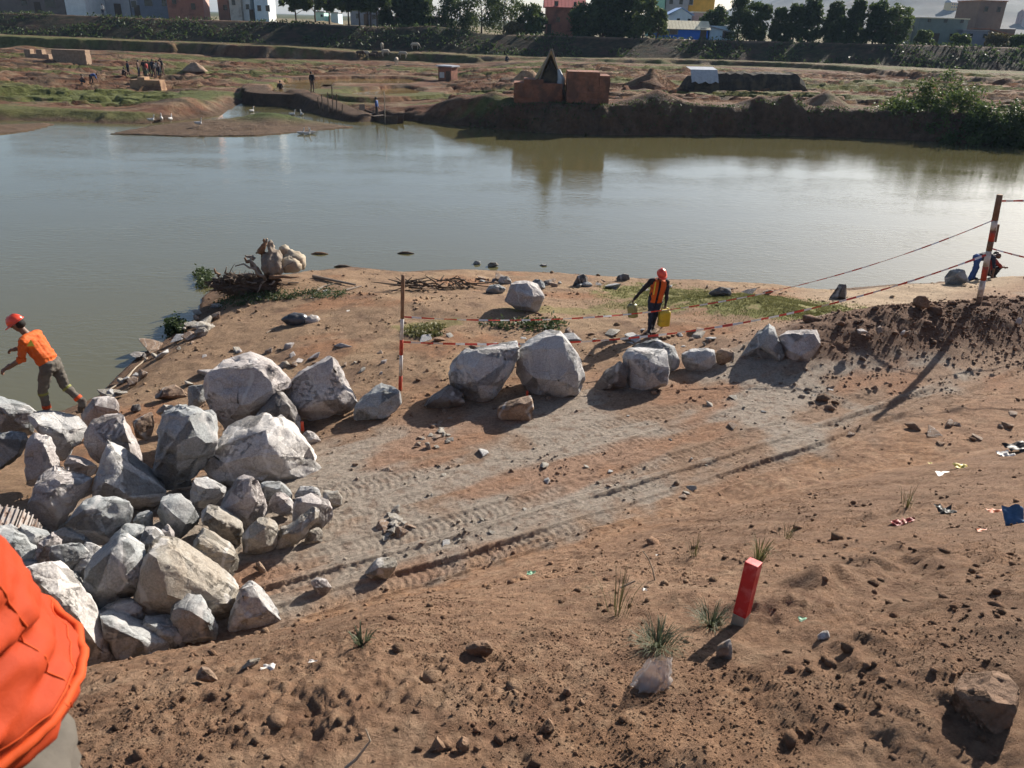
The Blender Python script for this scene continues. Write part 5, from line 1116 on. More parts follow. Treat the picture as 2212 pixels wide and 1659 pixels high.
# ---- goats and geese
noise_mat('fleece', (0.36,0.30,0.23), (0.46,0.40,0.32), 12, 0.95, 0.6, 20, dist=.03)
noise_mat('fleece_dark', (0.05,0.035,0.026), (0.09,0.06,0.045), 12, 0.95, 0.6, 20, dist=.03)
noise_mat('feather', (0.44,0.42,0.40), (0.54,0.52,0.49), 12, 0.8, 0.3, 20, dist=.01)
noise_mat('beak', (0.55,0.24,0.04), (0.6,0.3,0.06), 12, 0.6, 0)
def sheep_mesh(graze):
    m = MB()
    for a, b, ra, rb in (((-.34,0,.62),(.0,0,.60),.17,.19),((0,0,.60),(.32,0,.63),.19,.18),((.32,0,.66),(.55,0,.45 if graze else .88),.11,.075),((.55,0,.45 if graze else .88),(.72,0,.22 if graze else .82),.075,.045)): limb(m, a, b, ra, rb)
    for sx, sy in ((.30,-.10),(.30,.10),(-.32,-.10),(-.32,.10)):
        limb(m, (sx,sy,.55), (sx+(.02 if sx > 0 else -.07),sy,.28), .085, .045); limb(m, (sx+(.02 if sx > 0 else -.07),sy,.28), (sx,sy,.02), .04, .03)
    limb(m, (-.46,0,.66), (-.54,0,.45), .045, .03)
    for sy in (-.07, .07): limb(m, (.56,sy,.47 if graze else .92), (.55,sy*2.2,.45 if graze else .93), .025, .018)
    return evaluated(m.mesh('sheep'), [('REMESH', dict(mode='VOXEL', voxel_size=.028, use_smooth_shade=True)), ('SMOOTH', dict(factor=.5, iterations=2))])
SM = {False: sheep_mesh(False), True: sheep_mesh(True)}; SD = {k: v.copy() for k, v in SM.items()}
FL = 'sheep grazing on the far flats'
for i, (zx, zy, g, dk, rz) in enumerate(((905,500,1,1,.3),(950,502,1,0,2.8),(1030,504,1,1,-.4),(1003,520,0,1,3.3),(1090,430,1,0,1.8),(1375,428,1,0,.2),(1120,488,1,0,.6),(1270,506,1,0,3.0),(1215,560,1,0,1.6))):
    c = hit(553+zx*.25, zy*.25); o = link('sheep', (SD if dk else SM)[bool(g)], None, None, c, (0,0,rz)); o.scale = (1.25,)*3
    if not o.data.materials: o.data.materials.append(M('fleece_dark' if dk else 'fleece'))
    tag(o, ['dark sheep at the left of the grazing flock', 'pale sheep behind the dark ones in the flock', 'dark sheep grazing right of two others', 'dark sheep standing lowest among the dark ones', 'pale sheep up on the green terrace, left', 'pale sheep up on the green terrace, right', 'pale sheep lying out along the flock\'s middle ridge', 'pale sheep at the right of the flock', 'pale sheep facing away at the flock\'s lower edge'][i], 'sheep', FL)
def goose(label, px, py, swim, rz, s=1.0):
    c = at(px, py, 0.0) if swim else hit(px, py); root = empty('goose', c, rz); tag(root, label, 'goose', 'white geese by the sandbar'); root.scale = (s,)*3
    z0 = .10 if swim else .26; m = MB()
    limb(m, (-.18,0,z0+.02), (.12,0,z0), .09, .12); limb(m, (-.3,0,z0+.08), (-.18,0,z0+.03), .03, .07); limb(m, (.16,0,z0+.06), (.22,0,z0+.32), .05, .032); limb(m, (.22,0,z0+.33), (.27,0,z0+.34), .042, .034)
    if not swim:
        for sy in (-.05, .05): limb(m, (0,sy,z0), (.0,sy,.0), .02, .015)
    me_ = evaluated(m.mesh('goose'), [('REMESH', dict(mode='VOXEL', voxel_size=.022, use_smooth_shade=True))]); link('body', me_, 'feather', root)
    MB().tube([(.29,0,z0+.34),(.36,0,z0+.325)], [.022,.008], 6).build('beak', 'beak', root)
for a in (('goose standing leftmost at the sandbar\'s upper end', 328, 266, 0, .5),('middle goose of the three standing at the sandbar\'s upper end', 350, 263, 0, 2.0),('goose standing rightmost at the sandbar\'s upper end', 369, 264, 0, 1.4),
          ('goose resting on the sandbar itself', 430, 274, 0, .2),('left goose of two swimming near the earth dam', 632, 249, 1, .3),('right goose of two swimming near the earth dam', 652, 249, 1, 2.2),
          ('lone goose swimming just below the sandbar tip', 651, 290, 1, .4),('left goose of the close pair below the sandbar', 664, 291, 1, .2),('right goose of the close pair below the sandbar', 674, 289, 1, 3.0),('single goose up in the channel', 544, 242, 1, 1.0)): goose(*a, s=.95)
# ---- stakes along the dam
for i, (x, y, h) in enumerate(((690,233,.9),(698,238,1.3),(710,240,1.5),(719,238,1.9),(727,241,1.4),(738,246,.8))):
    c = hit(x, y+2); o = MB().tube([(0,0,-.2),(.04*(i-2),0,h)], .045, 6).build('fence_stick', 'wood_dark', None, c); tag(o, ['first', 'second', 'third', 'fourth and tallest', 'fifth', 'sixth'][i]+' rough stick from the left along the earth dam', 'stick', 'rough sticks along the earth dam')
# ================================================================== TOWN BEHIND THE LEVEE
def plaster(name, c, v=.82, patch=None):
    c = tuple(min(.75, x*1.6) for x in c)
    return noise_mat(name, tuple(x*v for x in c), c, 1.2, 0.9, 0.2, 6, c3=patch, s3=.5, dist=.03)
plaster('wall_brown', (0.13,0.10,0.085)); plaster('wall_white', (0.50,0.48,0.45)); plaster('wall_grey', (0.24,0.24,0.25)); plaster('wall_slate', (0.13,0.14,0.165))
plaster('wall_brick', (0.24,0.105,0.07), .8, (0.17,0.085,0.06)); plaster('wall_beige', (0.36,0.32,0.27), .8, (0.26,0.21,0.17)); plaster('wall_sky', (0.34,0.42,0.50)); plaster('wall_mint', (0.32,0.50,0.42))
plaster('wall_ochre', (0.52,0.27,0.05)); plaster('wall_green', (0.20,0.36,0.27)); plaster('wall_blue', (0.025,0.10,0.36)); plaster('wall_pink', (0.34,0.22,0.19)); plaster('wall_greygreen', (0.13,0.15,0.135))
plaster('roof_red', (0.32,0.10,0.085)); plaster('roof_cream', (0.48,0.42,0.30)); plaster('roof_grey', (0.20,0.20,0.21)); plaster('roof_blue', (0.16,0.26,0.42)); plaster('roof_rust', (0.20,0.10,0.065))
m_, N_, L_, b_ = principled('pane', (0.02,0.022,0.028), 0.12, 0.5)
def house(label, x0, x1, ytop, F, depth, wall, roof='flat', roofm='roof_grey', wins=(), doors=(), rz=0.0, extra=0.0, ybase=None, group=None, cat='house', name='house', side=None, frame=None):
    frame = frame or wall
    """front wall spans picture columns x0..x1 at distance F; wins = (u, v, w, h) in metres from the left and the ground"""
    yb = np.interp((x0+x1)/2, [p[0] for p in CR_PX], [p[1] for p in CR_PX])
    A = at_F(x0, yb, F); B = at_F(x1, yb, F); w = float(B[0]-A[0]); T = at_F((x0+x1)/2, ytop, F)
    z0 = gz((A[0]+B[0])/2, F)-.4 if ybase is None else at_F((x0+x1)/2, ybase, F)[2]-.3
    h = float(T[2]-z0)+extra; root = empty(name, ((A[0]+B[0])/2, F, z0), rz); tag(root, label, cat, group)
    MB().box((0, depth/2, h/2), (w, depth, h)).build('wall', wall, root)
    if side:
        MB().box((w/2+.03, depth/2, h/2), (.05, depth*.98, h*.995)).build('side_wall', side, root)
    if roof == 'gable':
        rh = w*.28; m = MB(); ov = .35; m.add([(-w/2-ov,-ov,h-.05),(w/2+ov,-ov,h-.05),(0,-ov,h+rh),(-w/2-ov,depth+ov,h-.05),(w/2+ov,depth+ov,h-.05),(0,depth+ov,h+rh)], [(0,2,5,3),(2,1,4,5)])
        o = m.build('roof', roofm, root); md = o.modifiers.new('t', 'SOLIDIFY'); md.thickness = .12; md.offset = 1
        m = MB(); m.add([(-w/2,.0,h-.02),(w/2,.0,h-.02),(0,.0,h+rh*.98)], [(0,1,2)]); m.add([(-w/2,depth,h-.02),(w/2,depth,h-.02),(0,depth,h+rh*.98)], [(2,1,0)]); m.build('gable', wall, root)
    elif roof == 'eaves':      # ridge parallel to the front
        rh = depth*.25; m = MB(); ov = .4; n = max(2, int(w/.5))
        for i in range(n):
            a, b = -w/2-ov+(w+2*ov)*i/n, -w/2-ov+(w+2*ov)*(i+.94)/n
            m.add([(a,-ov,h-.05),(b,-ov,h-.05),(b,depth/2,h+rh),(a,depth/2,h+rh)], [(0,1,2,3)]); m.add([(a,depth+ov,h-.05),(b,depth+ov,h-.05),(b,depth/2,h+rh),(a,depth/2,h+rh)], [(3,2,1,0)])
        o = m.build('roof', roofm, root); md = o.modifiers.new('t', 'SOLIDIFY'); md.thickness = .08; o['kind'] = 'stuff'
        m = MB()
        for sx in (-1, 1): m.add([(sx*w/2,0,h-.03),(sx*w/2,depth,h-.03),(sx*w/2,depth/2,h+rh*.96)], [(0,1,2)])
        m.build('gable', wall, root)
    elif roof == 'shed':
        m = MB(); m.add([(-w/2-.2,-.3,h),(w/2+.2,-.3,h-.9),(w/2+.2,depth+.3,h-.9),(-w/2-.2,depth+.3,h)], [(0,1,2,3)]); o = m.build('roof', roofm, root); md = o.modifiers.new('t', 'SOLIDIFY'); md.thickness = .15
    else:
        MB().box((0, depth/2, h+.06), (w+.3, depth+.3, .16)).build('roof', roofm, root)
    for (u_, v_, ww, hh) in wins:
        o = MB().box((u_-w/2, -.02, v_+.4), (ww, .10, hh)).build('window', frame, root); MB().box((u_-w/2, -.05, v_+.4), (ww*.78, .08, hh*.82)).build('pane', 'pane', o)
    for (u_, ww, hh) in doors: MB().box((u_-w/2, -.03, hh/2+.4), (ww, .10, hh)).build('door', 'wood_dark', root)
    return root
def wgrid(w, nx, h, ny, ww=1.0, hh=1.2, z0=1.6, st=2.9): return [((i+.5)*w/nx, z0+st*j, ww, hh) for i in range(nx) for j in range(ny) if z0+st*j < h]
TH_ = 'houses along the far levee'
H = lambda *a, **k: house(*a, group=TH_, **k)
H('long low brown row house with dark windows at the far left', -40, 143, -30, 152, 8, 'wall_brown', 'eaves', 'roof_rust', [(8,2.0,1.3,1.3),(12.5,2.0,2.2,1.6),(17.5,2.0,1.2,1.3)], [(10.2,1.1,2.1)], extra=2)
H('white gabled house front with a small red shutter at the far left', 145, 188, -20, 147, 7, 'wall_white', 'gable', 'roof_grey', [(2.0,3.2,.8,1.0)], extra=2.5)
H('grey house behind the people on the levee path', 190, 284, -30, 154, 9, 'wall_grey', 'eaves', 'roof_rust', [(2.5,2.2,1.2,1.3),(8.6,2.2,1.2,1.3)], [(5.6,1.2,2.2)], extra=3)
H('slate blue house left of the big brick house', 287, 366, -30, 154, 8, 'wall_slate', 'eaves', 'roof_grey', [(3.2,2.6,1.8,1.4),(6.0,2.6,1.0,1.2)], [(1.0,1.0,2.1)], extra=3)
H('tall red brick house with a sunlit orange side wall', 368, 441, -40, 150, 9, 'wall_brick', 'flat', 'roof_rust', [(1.2,3.0,.9,1.2),(4.2,2.2,.9,1.2),(4.2,6.0,.9,1.2),(1.2,6.0,.9,1.2)], [], R(14), extra=2, side='wall_pink')
H('narrow brown house squeezed right of the big brick house', 474, 497, -10, 156, 8, 'wall_brown', 'flat', 'roof_rust', [(1.3,2.2,.8,1.0)])
H('beige block of flats with hanging laundry', 499, 524, -30, 151, 9, 'wall_beige', 'flat', 'roof_grey', [(.8,3.0,.8,1.0),(2.0,6.0,.8,1.0)], extra=2)
H('pale beige house with a blue shutter right of the block of flats', 526, 544, -20, 152, 9, 'wall_white', 'flat', 'roof_grey', [(1.0,2.4,.8,1.0)], [(1.6,.8,2.0)], extra=2)
H('light blue three storey house at the end of the left row', 553, 581, -20, 150, 9, 'wall_sky', 'flat', 'roof_grey', [(.8,2.2,.8,1.1),(2.2,2.2,.8,1.1),(.8,5.0,.8,1.1),(2.2,5.0,.8,1.1)], [], R(8), extra=2, side='wall_white')
H('mint green hut glimpsed between the tree trunks', 682, 701, 26, 156, 4, 'wall_mint', 'flat', 'roof_grey', [(1.2,1.4,.5,.5)])
H('pale hut right of the mint green one', 716, 731, 28, 157, 4, 'wall_sky', 'flat', 'roof_grey')
H('grey gabled house left one behind the slim trunks', 758, 790, 26, 166, 8, 'wall_slate', 'gable', 'roof_grey', [(1.4,1.6,.8,1.0)], [(3.0,.9,2.0)])
H('grey gabled house right one behind the slim trunks', 793, 828, 26, 168, 8, 'wall_grey', 'gable', 'roof_grey', [(1.4,1.6,.9,1.0)], [(3.2,.9,2.0)])
H('white roofed shed behind the columnar trees', 858, 895, 36, 170, 6, 'wall_white', 'shed', 'tarp_white')
H('low white shed between two columnar trees', 922, 950, 34, 172, 6, 'wall_beige', 'shed', 'tarp_white')
H('red brick house with a pink metal roof in the middle', 1178, 1258, 15, 145, 8, 'wall_brick', 'eaves', 'roof_red', [(1.6,5.0,.7,.8),(4.7,5.0,.5,.7),(2.0,2.6,.8,.9),(5.2,2.4,.8,1.3)], [(.6,.7,1.9)], frame='wall_brick')
H('tall green building rising behind the leafy tree', 1406, 1429, -30, 190, 10, 'wall_green', 'flat', 'roof_grey', [(1.2,8,.8,1.2),(1.2,11,.8,1.2)], extra=2)
H('tall pale grey building with balconies beside the green one', 1431, 1478, -30, 192, 10, 'wall_grey', 'flat', 'roof_grey', wgrid(6.5, 3, 15, 4, 1.0, 1.2, 4), extra=2, side='wall_white')
H('tall ochre yellow building above the blue shop', 1480, 1534, -30, 194, 10, 'wall_ochre', 'flat', 'roof_grey', [(3.5,11.5,.9,1.0)], extra=1)
H('small white gabled house with a blue roof above the blue shop', 1442, 1489, 32, 160, 6, 'wall_sky', 'gable', 'roof_blue', [(1.6,3.0,.7,1.0),(3.6,3.0,.7,1.0)])
H('low pink hut with a pale lintel above the blue shop', 1492, 1536, 27, 164, 5, 'wall_pink', 'flat', 'roof_cream')
H('long bright blue shop with a cream corrugated roof', 1419, 1528, 62, 144, 5, 'wall_blue', 'eaves', 'roof_cream', [(2.6,1.3,1.6,1.0)], [(7.6,1.0,1.9)], frame='wall_slate')
H('white shed with a wide dark opening right of the blue shop', 1531, 1578, 56, 145, 4, 'wall_sky', 'shed', 'roof_grey', [(3.0,1.0,2.2,1.3)])
H('small beige house at the right end of the trees', 1952, 1974, 62, 152, 6, 'wall_beige', 'gable', 'roof_grey')
H('wide grey green ruin with pale roof slabs on the right', 1975, 2079, 40, 150, 8, 'wall_greygreen', 'flat', 'roof_cream', [(1.6,4.0,.7,.7),(4.4,4.0,.7,.7),(7.2,4.0,.7,.7),(6.0,1.5,.9,1.2)], [(3.4,1.0,2.0)])
H('tall dark brick tower block on the right', 2094, 2150, 2, 158, 8, 'wall_brown', 'flat', 'roof_rust', [(1.3,6.2,.8,1.0),(3.6,6.2,.8,1.0)])
H('low blue grey house before the dark tower block', 2073, 2126, 66, 148, 6, 'wall_slate', 'flat', 'roof_grey', [(1.4,1.8,.8,.8),(3.8,1.8,.8,.8)])
H('brown house with a lean-to at the far right', 2128, 2184, 62, 149, 6, 'wall_brown', 'shed', 'roof_rust', [(1.6,1.5,.8,.8)])
H('pale hut at the right picture edge', 2192, 2240, 78, 150, 5, 'wall_beige', 'shed', 'roof_grey')
o = MB().box((0,0,0), (9,.25,2.2)).build('garden_wall', 'wall_brown', None, tuple(at_F(908, 52, 146))); tag(o, 'dark garden wall beneath the columnar trees', 'wall')
# hill with hazy houses
def hill_h(x, y):
    n = fbm(x*.004, y*.004, 3, 4); r = sm(200, 640, x-.15*(y-1400))*sm(900, 1550, y)*(1-.2*sm(2000, 2600, y)); n = fbm(x*.0025, y*.0025, 3, 4); return r*(84+44*n)+r*6*fbm(x*.02, y*.02, 5, 3)+5.0
hx = np.linspace(120, 2400, 130); hy = np.geomspace(850, 2700, 90); HX, HY = np.meshgrid(hx, hy)
noise_mat('hill_soil', (0.03,0.04,0.035), (0.05,0.055,0.045), .02, .95, .3, .1, c3=(0.07,0.06,0.05), s3=.012, dist=1.0)
tag(link('hill', fast_mesh('hill', np.stack([HX, HY, hill_h(HX, HY)], -1).reshape(-1, 3), grid_faces(*HX.shape), True), 'hill_soil'), 'distant hazy hill covered with houses', kind='structure')
hw = ['wall_white', 'wall_beige', 'wall_pink', 'wall_grey', 'wall_brick', 'wall_ochre']; rf = ['roof_red', 'roof_grey', 'roof_rust', 'roof_cream']
rr = random.Random(5); proto = {}
for i in range(34):
    F = rr.uniform(1050, 2000); x = F*rr.uniform(.485, .66); z = float(hill_h(np.array(x), np.array(F))); k = (i % 6, i % 4)
    if k not in proto:
        mb_ = MB(); mb_.box((0,0,3), (9,8,7.4)); wl_ = mb_.mesh('wall'); wl_.materials.append(M(hw[k[0]])); mb_ = MB(); mb_.add([(-5,-4.6,6.6),(5,-4.6,6.6),(5,4.6,6.6),(-5,4.6,6.6),(-5,0,9),(5,0,9)], [(0,1,5,4),(2,3,4,5),(0,4,3),(1,2,5)]); ro_ = mb_.mesh('roof'); ro_.materials.append(M(rf[k[1]]))
        mb_ = MB(); [mb_.box((-3+2.8*q, -4.02, 2.5+2.6*r_), (1.3,.1,1.4)) for q in range(3) for r_ in range(2)]; wi_ = mb_.mesh('windows'); wi_.materials.append(M('pane')); proto[k] = (wl_, ro_, wi_)
    root = empty('house', (x, F, z-.6), rr.uniform(-.5, .5)); root.scale = (rr.uniform(1.2,2.2), 1.4, rr.uniform(1.1,2.2)); tag(root, 'small hazy %s house with %s roof on the distant hill' % (hw[k[0]][5:], rf[k[1]][5:]), 'house', 'houses on the distant hill')
    for nm, me_ in zip(('wall', 'roof', 'window_rows'), proto[k]):
        oo = link(nm, me_, None, root)
        if nm == 'window_rows': oo['kind'] = 'stuff'
# ================================================================== TREES
def leaf_mat(name, c, c2, tr=.3):
    m, N, L, b = principled(name, c, 0.6, 0.3); oi = N.new('ShaderNodeTexCoord'); n = N.new('ShaderNodeTexNoise'); n.inputs['Scale'].default_value = 1.1; n.inputs['Detail'].default_value = 3; L.new(oi.outputs['Object'], n.inputs['Vector'])
    r = N.new('ShaderNodeValToRGB'); r.color_ramp.elements[0].position = .35; r.color_ramp.elements[1].position = .65; r.color_ramp.elements[0].color = (*c, 1); r.color_ramp.elements[1].color = (*c2, 1); L.new(n.outputs[0], r.inputs[0]); L.new(r.outputs[0], b.inputs['Base Color'])
    t = N.new('ShaderNodeBsdfTranslucent'); L.new(r.outputs[0], t.inputs[0]); mx = N.new('ShaderNodeMixShader'); mx.inputs[0].default_value = tr; out = [q for q in N if q.type == 'OUTPUT_MATERIAL'][0]
    L.new(b.outputs[0], mx.inputs[1]); L.new(t.outputs[0], mx.inputs[2]); L.new(mx.outputs[0], out.inputs[0])
leaf_mat('leaf_dark', (0.038,0.058,0.02), (0.07,0.10,0.03), .4); leaf_mat('leaf_mid', (0.055,0.082,0.024), (0.095,0.125,0.036), .4); leaf_mat('leaf_light', (0.07,0.10,0.028), (0.11,0.14,0.04)); leaf_mat('leaf_dry', (0.09,0.08,0.035), (0.14,0.12,0.055))
leaf_mat('grass_blade', (0.10,0.10,0.035), (0.155,0.15,0.06)); leaf_mat('weed_leaf', (0.04,0.062,0.022), (0.075,0.10,0.04)); leaf_mat('grey_leaf', (0.08,0.095,0.05), (0.14,0.15,0.085))
def leaves(cent, size, rng, flat=.0):
    n = len(cent); a = rng.normal(size=(n, 3)); a /= np.linalg.norm(a, axis=1)[:, None]; b = rng.normal(size=(n, 3)); b -= a*np.sum(a*b, 1)[:, None]; b /= np.linalg.norm(b, axis=1)[:, None]
    s = (size*rng.uniform(.6, 1.4, n))[:, None]; V = np.stack([cent-a*s-b*s*.1, cent+b*s*.45, cent+a*s, cent-b*s*.45], 1).reshape(-1, 3); F = np.arange(n*4).reshape(-1, 4); return V, F
def crown_points(style, h, w, n, rng):
    """clumps spread through the crown; each clump a small cloud of leaves"""
    out = []
    nc = {'column': 64, 'round': 54, 'open': 34, 'bush': 40}[style]
    for i in range(nc):
        if style == 'column': t = rng.uniform(0, 1); z = h*(.10+.86*t); r = w*.44*(1-.6*t**2.2)*math.sqrt(rng.uniform(.1, 1)); cr = w*.19
        elif style == 'round': ph = rng.uniform(-.9, 1); z = h*(.52+.44*ph); r = w*.5*math.sqrt(max(.05, 1-ph*ph))*math.sqrt(rng.uniform(.3, 1)); cr = w*.19
        elif style == 'open': ph = rng.uniform(-.8, 1); z = h*(.68+.30*ph); r = w*.5*math.sqrt(max(.08, 1-ph*ph))*rng.uniform(.3, 1); cr = w*.10
        else: t = rng.uniform(0, 1); z = h*(.12+.85*t); r = w*.5*(1-.5*t*t)*math.sqrt(rng.uniform(.1, 1)); cr = w*.16
        th = rng.uniform(0, 2*math.pi); c = np.array([r*math.cos(th), r*math.sin(th), z])
        q = rng.normal(size=(n//nc, 3)); q /= np.linalg.norm(q, axis=1)[:, None]; out.append(c+q*cr*(rng.uniform(.35, 1, (n//nc, 1)))*np.array([1, 1, .8]))
    return np.concatenate(out)
TREES = 'trees lining the far levee'
def tree(label, px, F, ytop, w, style='column', mat='leaf_dark', n=2000, leaf=.22, lk=1.55, nk=1.7, extra=0.0, trunk=.16, zb=None, name='tree', group=TREES, trunks=1, ybase=None):
    yb = np.interp(px, [p[0] for p in CR_PX], [p[1] for p in CR_PX]); b = at_F(px, yb if ybase is None else ybase, F); z = gz(b[0], F)-.2 if zb is None else zb
    h = float(at_F(px, ytop, F)[2]-z)+extra; root = empty(name, (b[0], F, z), random.uniform(0, 6)); tag(root, label, 'tree' if name == 'tree' else 'shrub', group)
    rng = np.random.default_rng(abs(hash(label)) % 9999 if False else sum(map(ord, label)))
    for k in range(trunks):
        ox = 0 if trunks == 1 else (k-(trunks-1)/2)*.5
        pts = [(ox+rng.normal()*.12*t*h*.12, rng.normal()*.1*t, h*t*.88) for t in np.linspace(0, 1, 6)]; MB().tube(pts, [trunk*(1-.8*t) for t in np.linspace(0, 1, 6)], 8).build('trunk', 'wood_dark', root, smooth=True)
    lm = MB()
    for k in range(7):
        t = rng.uniform(.3, .8) if style != 'bush' else rng.uniform(.05, .5); a = rng.uniform(0, 6.3); r = w*.4*rng.uniform(.5, 1)
        lm.tube([(0,0,h*t*.85), (r*.5*math.cos(a), r*.5*math.sin(a), h*(t*.85+.10)), (r*math.cos(a), r*math.sin(a), h*min(.95, t*.85+.16))], [trunk*.4, trunk*.25, trunk*.08], 5)
    lm.build('limbs', 'wood_dark', root)['kind'] = 'stuff'
    V, F_ = leaves(crown_points(style, h, w*(1.12 if style != 'open' else 1), int(n*nk), rng), leaf*lk, rng); link('crown', fast_mesh('crown', V, F_), mat, root); return root
T = tree
T('loose pine like tree left one by the light blue house', 640, 145, -25, 5.0, 'open', 'leaf_mid', 1800, .2, 2, trunks=1)
T('loose pine like tree right one by the mint hut', 682, 146, -30, 5.0, 'open', 'leaf_mid', 1800, .2, 2)
T('bare trunked tree beside the mint green hut', 712, 143, -25, 4.0, 'open', 'leaf_mid', 1500, .2, 2)
T('first slim tall trunk from the left before the grey houses', 754, 141, -45, 4.0, 'open', 'leaf_mid', 1500, .2, 4)
T('second slim tall trunk from the left before the grey houses', 777, 141, -50, 3.6, 'open', 'leaf_dark', 1400, .2, 4)
T('third slim forked trunk before the grey houses', 798, 140.5, -45, 4.2, 'open', 'leaf_mid', 1500, .2, 4, trunks=2)
T('fourth slim trunk before the grey houses', 815, 141, -40, 3.8, 'open', 'leaf_mid', 1400, .2, 4)
T('dark columnar tree left one of the central pair', 858, 146, -30, 5.5, 'column', 'leaf_dark', 3000, .2, 2)
T('dark columnar tree standing between two others left of centre', 900, 147, -35, 6.0, 'column', 'leaf_dark', 3000, .2, 2)
T('broad dark columnar tree with a yellow lit edge left of centre', 975, 145, -20, 5.6, 'column', 'leaf_dark', 3000, .2, 1)
T('leaning feathery tree in the centre', 1040, 146, -25, 6.0, 'round', 'leaf_mid', 2600, .2, 1)
T('grey green feathery tree left of the brick house', 1088, 145, -25, 6.0, 'round', 'leaf_mid', 2600, .2, 1)
T('rounded shrub tree touching the brick house\'s left wall', 1146, 143, 12, 4.6, 'bush', 'leaf_mid', 2200, .18, name='tree')
T('low yellowish hedge bush left of the brick house', 1110, 141, 50, 3.4, 'bush', 'leaf_dry', 1600, .15, name='shrub')
T('round clipped dark tree right of the brick house', 1262, 142, 8, 4.6, 'round', 'leaf_dark', 2600, .17)
T('tall black green tree, left of the tall central group', 1302, 144, -30, 5.4, 'column', 'leaf_dark', 3200, .2, 2)
T('tall black green tree, right of the tall central group', 1345, 145, -25, 5.4, 'column', 'leaf_dark', 3200, .2, 2)
T('fresh green leafy tree left of the blue shop', 1388, 142, -5, 5.0, 'bush', 'leaf_light', 2600, .2)
T('young slender light green tree at the blue shop\'s corner', 1420, 141, 20, 2.8, 'bush', 'leaf_light', 1300, .17)
T('dark tree top right of the white shed', 1540, 150, 12, 4.0, 'round', 'leaf_dark', 2200, .18)
T('broad dark tree first of the right hand row', 1592, 145, -15, 4.4, 'column', 'leaf_dark', 3000, .2, 1)
T('rounded dark tree second of the right hand row', 1630, 143, 5, 4.0, 'round', 'leaf_dark', 2600, .18)
T('small dark tree third of the right hand row', 1676, 143, 18, 2.9, 'column', 'leaf_dark', 2200, .17)
T('twin topped dark tree fourth of the right hand row', 1712, 143, 10, 3.2, 'column', 'leaf_dark', 2600, .17)
T('tall dark tree fifth of the right hand row', 1744, 144, -5, 3.6, 'column', 'leaf_dark', 3000, .17)
T('pointed dark tree sixth of the right hand row', 1796, 143, 3, 3.7, 'column', 'leaf_dark', 3000, .17)
T('tall dark tree seventh of the right hand row', 1842, 144, -3, 3.3, 'column', 'leaf_dark', 3000, .17)
T('broad dark tree eighth of the right hand row', 1884, 143, 2, 3.9, 'column', 'leaf_dark', 3000, .17)
T('feathery open tree ending the right hand row', 1930, 142, 12, 4.4, 'round', 'leaf_mid', 2200, .17)
T('low bush before the grey green ruin', 1990, 141, 68, 3.0, 'bush', 'leaf_mid', 1300, .15, name='shrub')
T('low bush before the blue grey house', 2070, 141, 76, 3.0, 'bush', 'leaf_mid', 1300, .15, name='shrub')
T('leafy bush before the brown house at the far right', 2150, 141, 72, 3.4, 'bush', 'leaf_dry', 1500, .15, name='shrub')
T('dark bush at the right picture edge', 2200, 141, 78, 3.6, 'bush', 'leaf_dark', 1500, .15, name='shrub')
BK = 'bushes overhanging the far water\'s edge'
for lb, px, py, w, h, st in (('tall reedy bush on the far bank at the right', 2000, 292, 6.4, 4.2, 'bush'),('broad dark bush right of the tall reedy one', 2062, 303, 6.0, 3.2, 'bush'),('low dark bush on the far bank near the right edge', 2130, 312, 5.4, 2.3, 'bush'),('low dark bush at the right end of the far bank', 2205, 318, 5.6, 2.5, 'bush'),('small bush left of the tall reedy one', 1935, 296, 5.0, 2.4, 'bush')):
    c = at(px, py, 0); rng = np.random.default_rng(sum(map(ord, lb))); root = empty('shrub', (c[0], c[1]+.35, .0), 0); tag(root, lb, 'shrub', BK)
    sm2 = MB(); [sm2.tube([(0,0,0),(rng.normal()*w*.2, rng.normal()*.4, h*.8)], [.05,.015], 5) for _ in range(7)]; sm2.build('stems', 'wood_dark', root)['kind'] = 'stuff'
    nc_ = 70; cc = np.stack([rng.normal(size=nc_)*w*.26, rng.normal(size=nc_)*.55, rng.uniform(0, 1, nc_)**.8*h], -1); cc[:, 2] *= np.clip(1-(np.abs(cc[:, 0])/(w*.62))**2, .25, 1)*(.75+.5*rng.uniform(size=nc_))
    P = (cc[:, None]+rng.normal(size=(nc_, 70, 3))*np.array([.30,.28,.26])).reshape(-1, 3); V, F_ = leaves(P, .13, rng); link('crown', fast_mesh('crown', V, F_), 'leaf_mid' if 'reedy' in lb else 'leaf_dark', root)
# rough herbs on the far cliff and levee, too many to count
rng = np.random.default_rng(21); P = []
for px in np.linspace(1020, 2230, 330):
    py = np.interp(px, [1000,1150,1300,1700,1900,2050,2212], [275,286,292,293,299,307,315]); c = at(px, py, 0)
    for k in range(3):
        d_ = rng.uniform(.1, 1.6); q = np.array([c[0]+rng.normal()*.3, c[1]+d_, 0]); P.append(q)
P = np.array(P); P[:, 2] = far_h(P[:, 0], P[:, 1]); P = np.repeat(P, 5, 0)+rng.normal(size=(len(P)*5, 3))*np.array([.12,.10,.06])+[0,0,.02]
V, F_ = leaves(P, .08, rng); tag(link('bank_herbs', fast_mesh('bank_herbs', V, F_), 'leaf_dark'), 'dark herbs hanging over the eroded far bank', 'herbs', kind='stuff')
P = np.stack([rng.uniform(-110, 110, 9000), rng.uniform(130, 137.0, 9000), np.zeros(9000)], -1); P = P[pn(P[:,0]*.12, P[:,1]*.25) > -.12]; P[:, 2] = far_h(P[:, 0], P[:, 1])+.1
V, F_ = leaves(np.repeat(P, 2, 0)+rng.normal(size=(len(P)*2, 3))*.18, .22, rng); tag(link('levee_herbs', fast_mesh('levee_herbs', V, F_), 'leaf_dark'), 'rough herbs and dry grass covering the far levee slope', 'herbs', kind='stuff')
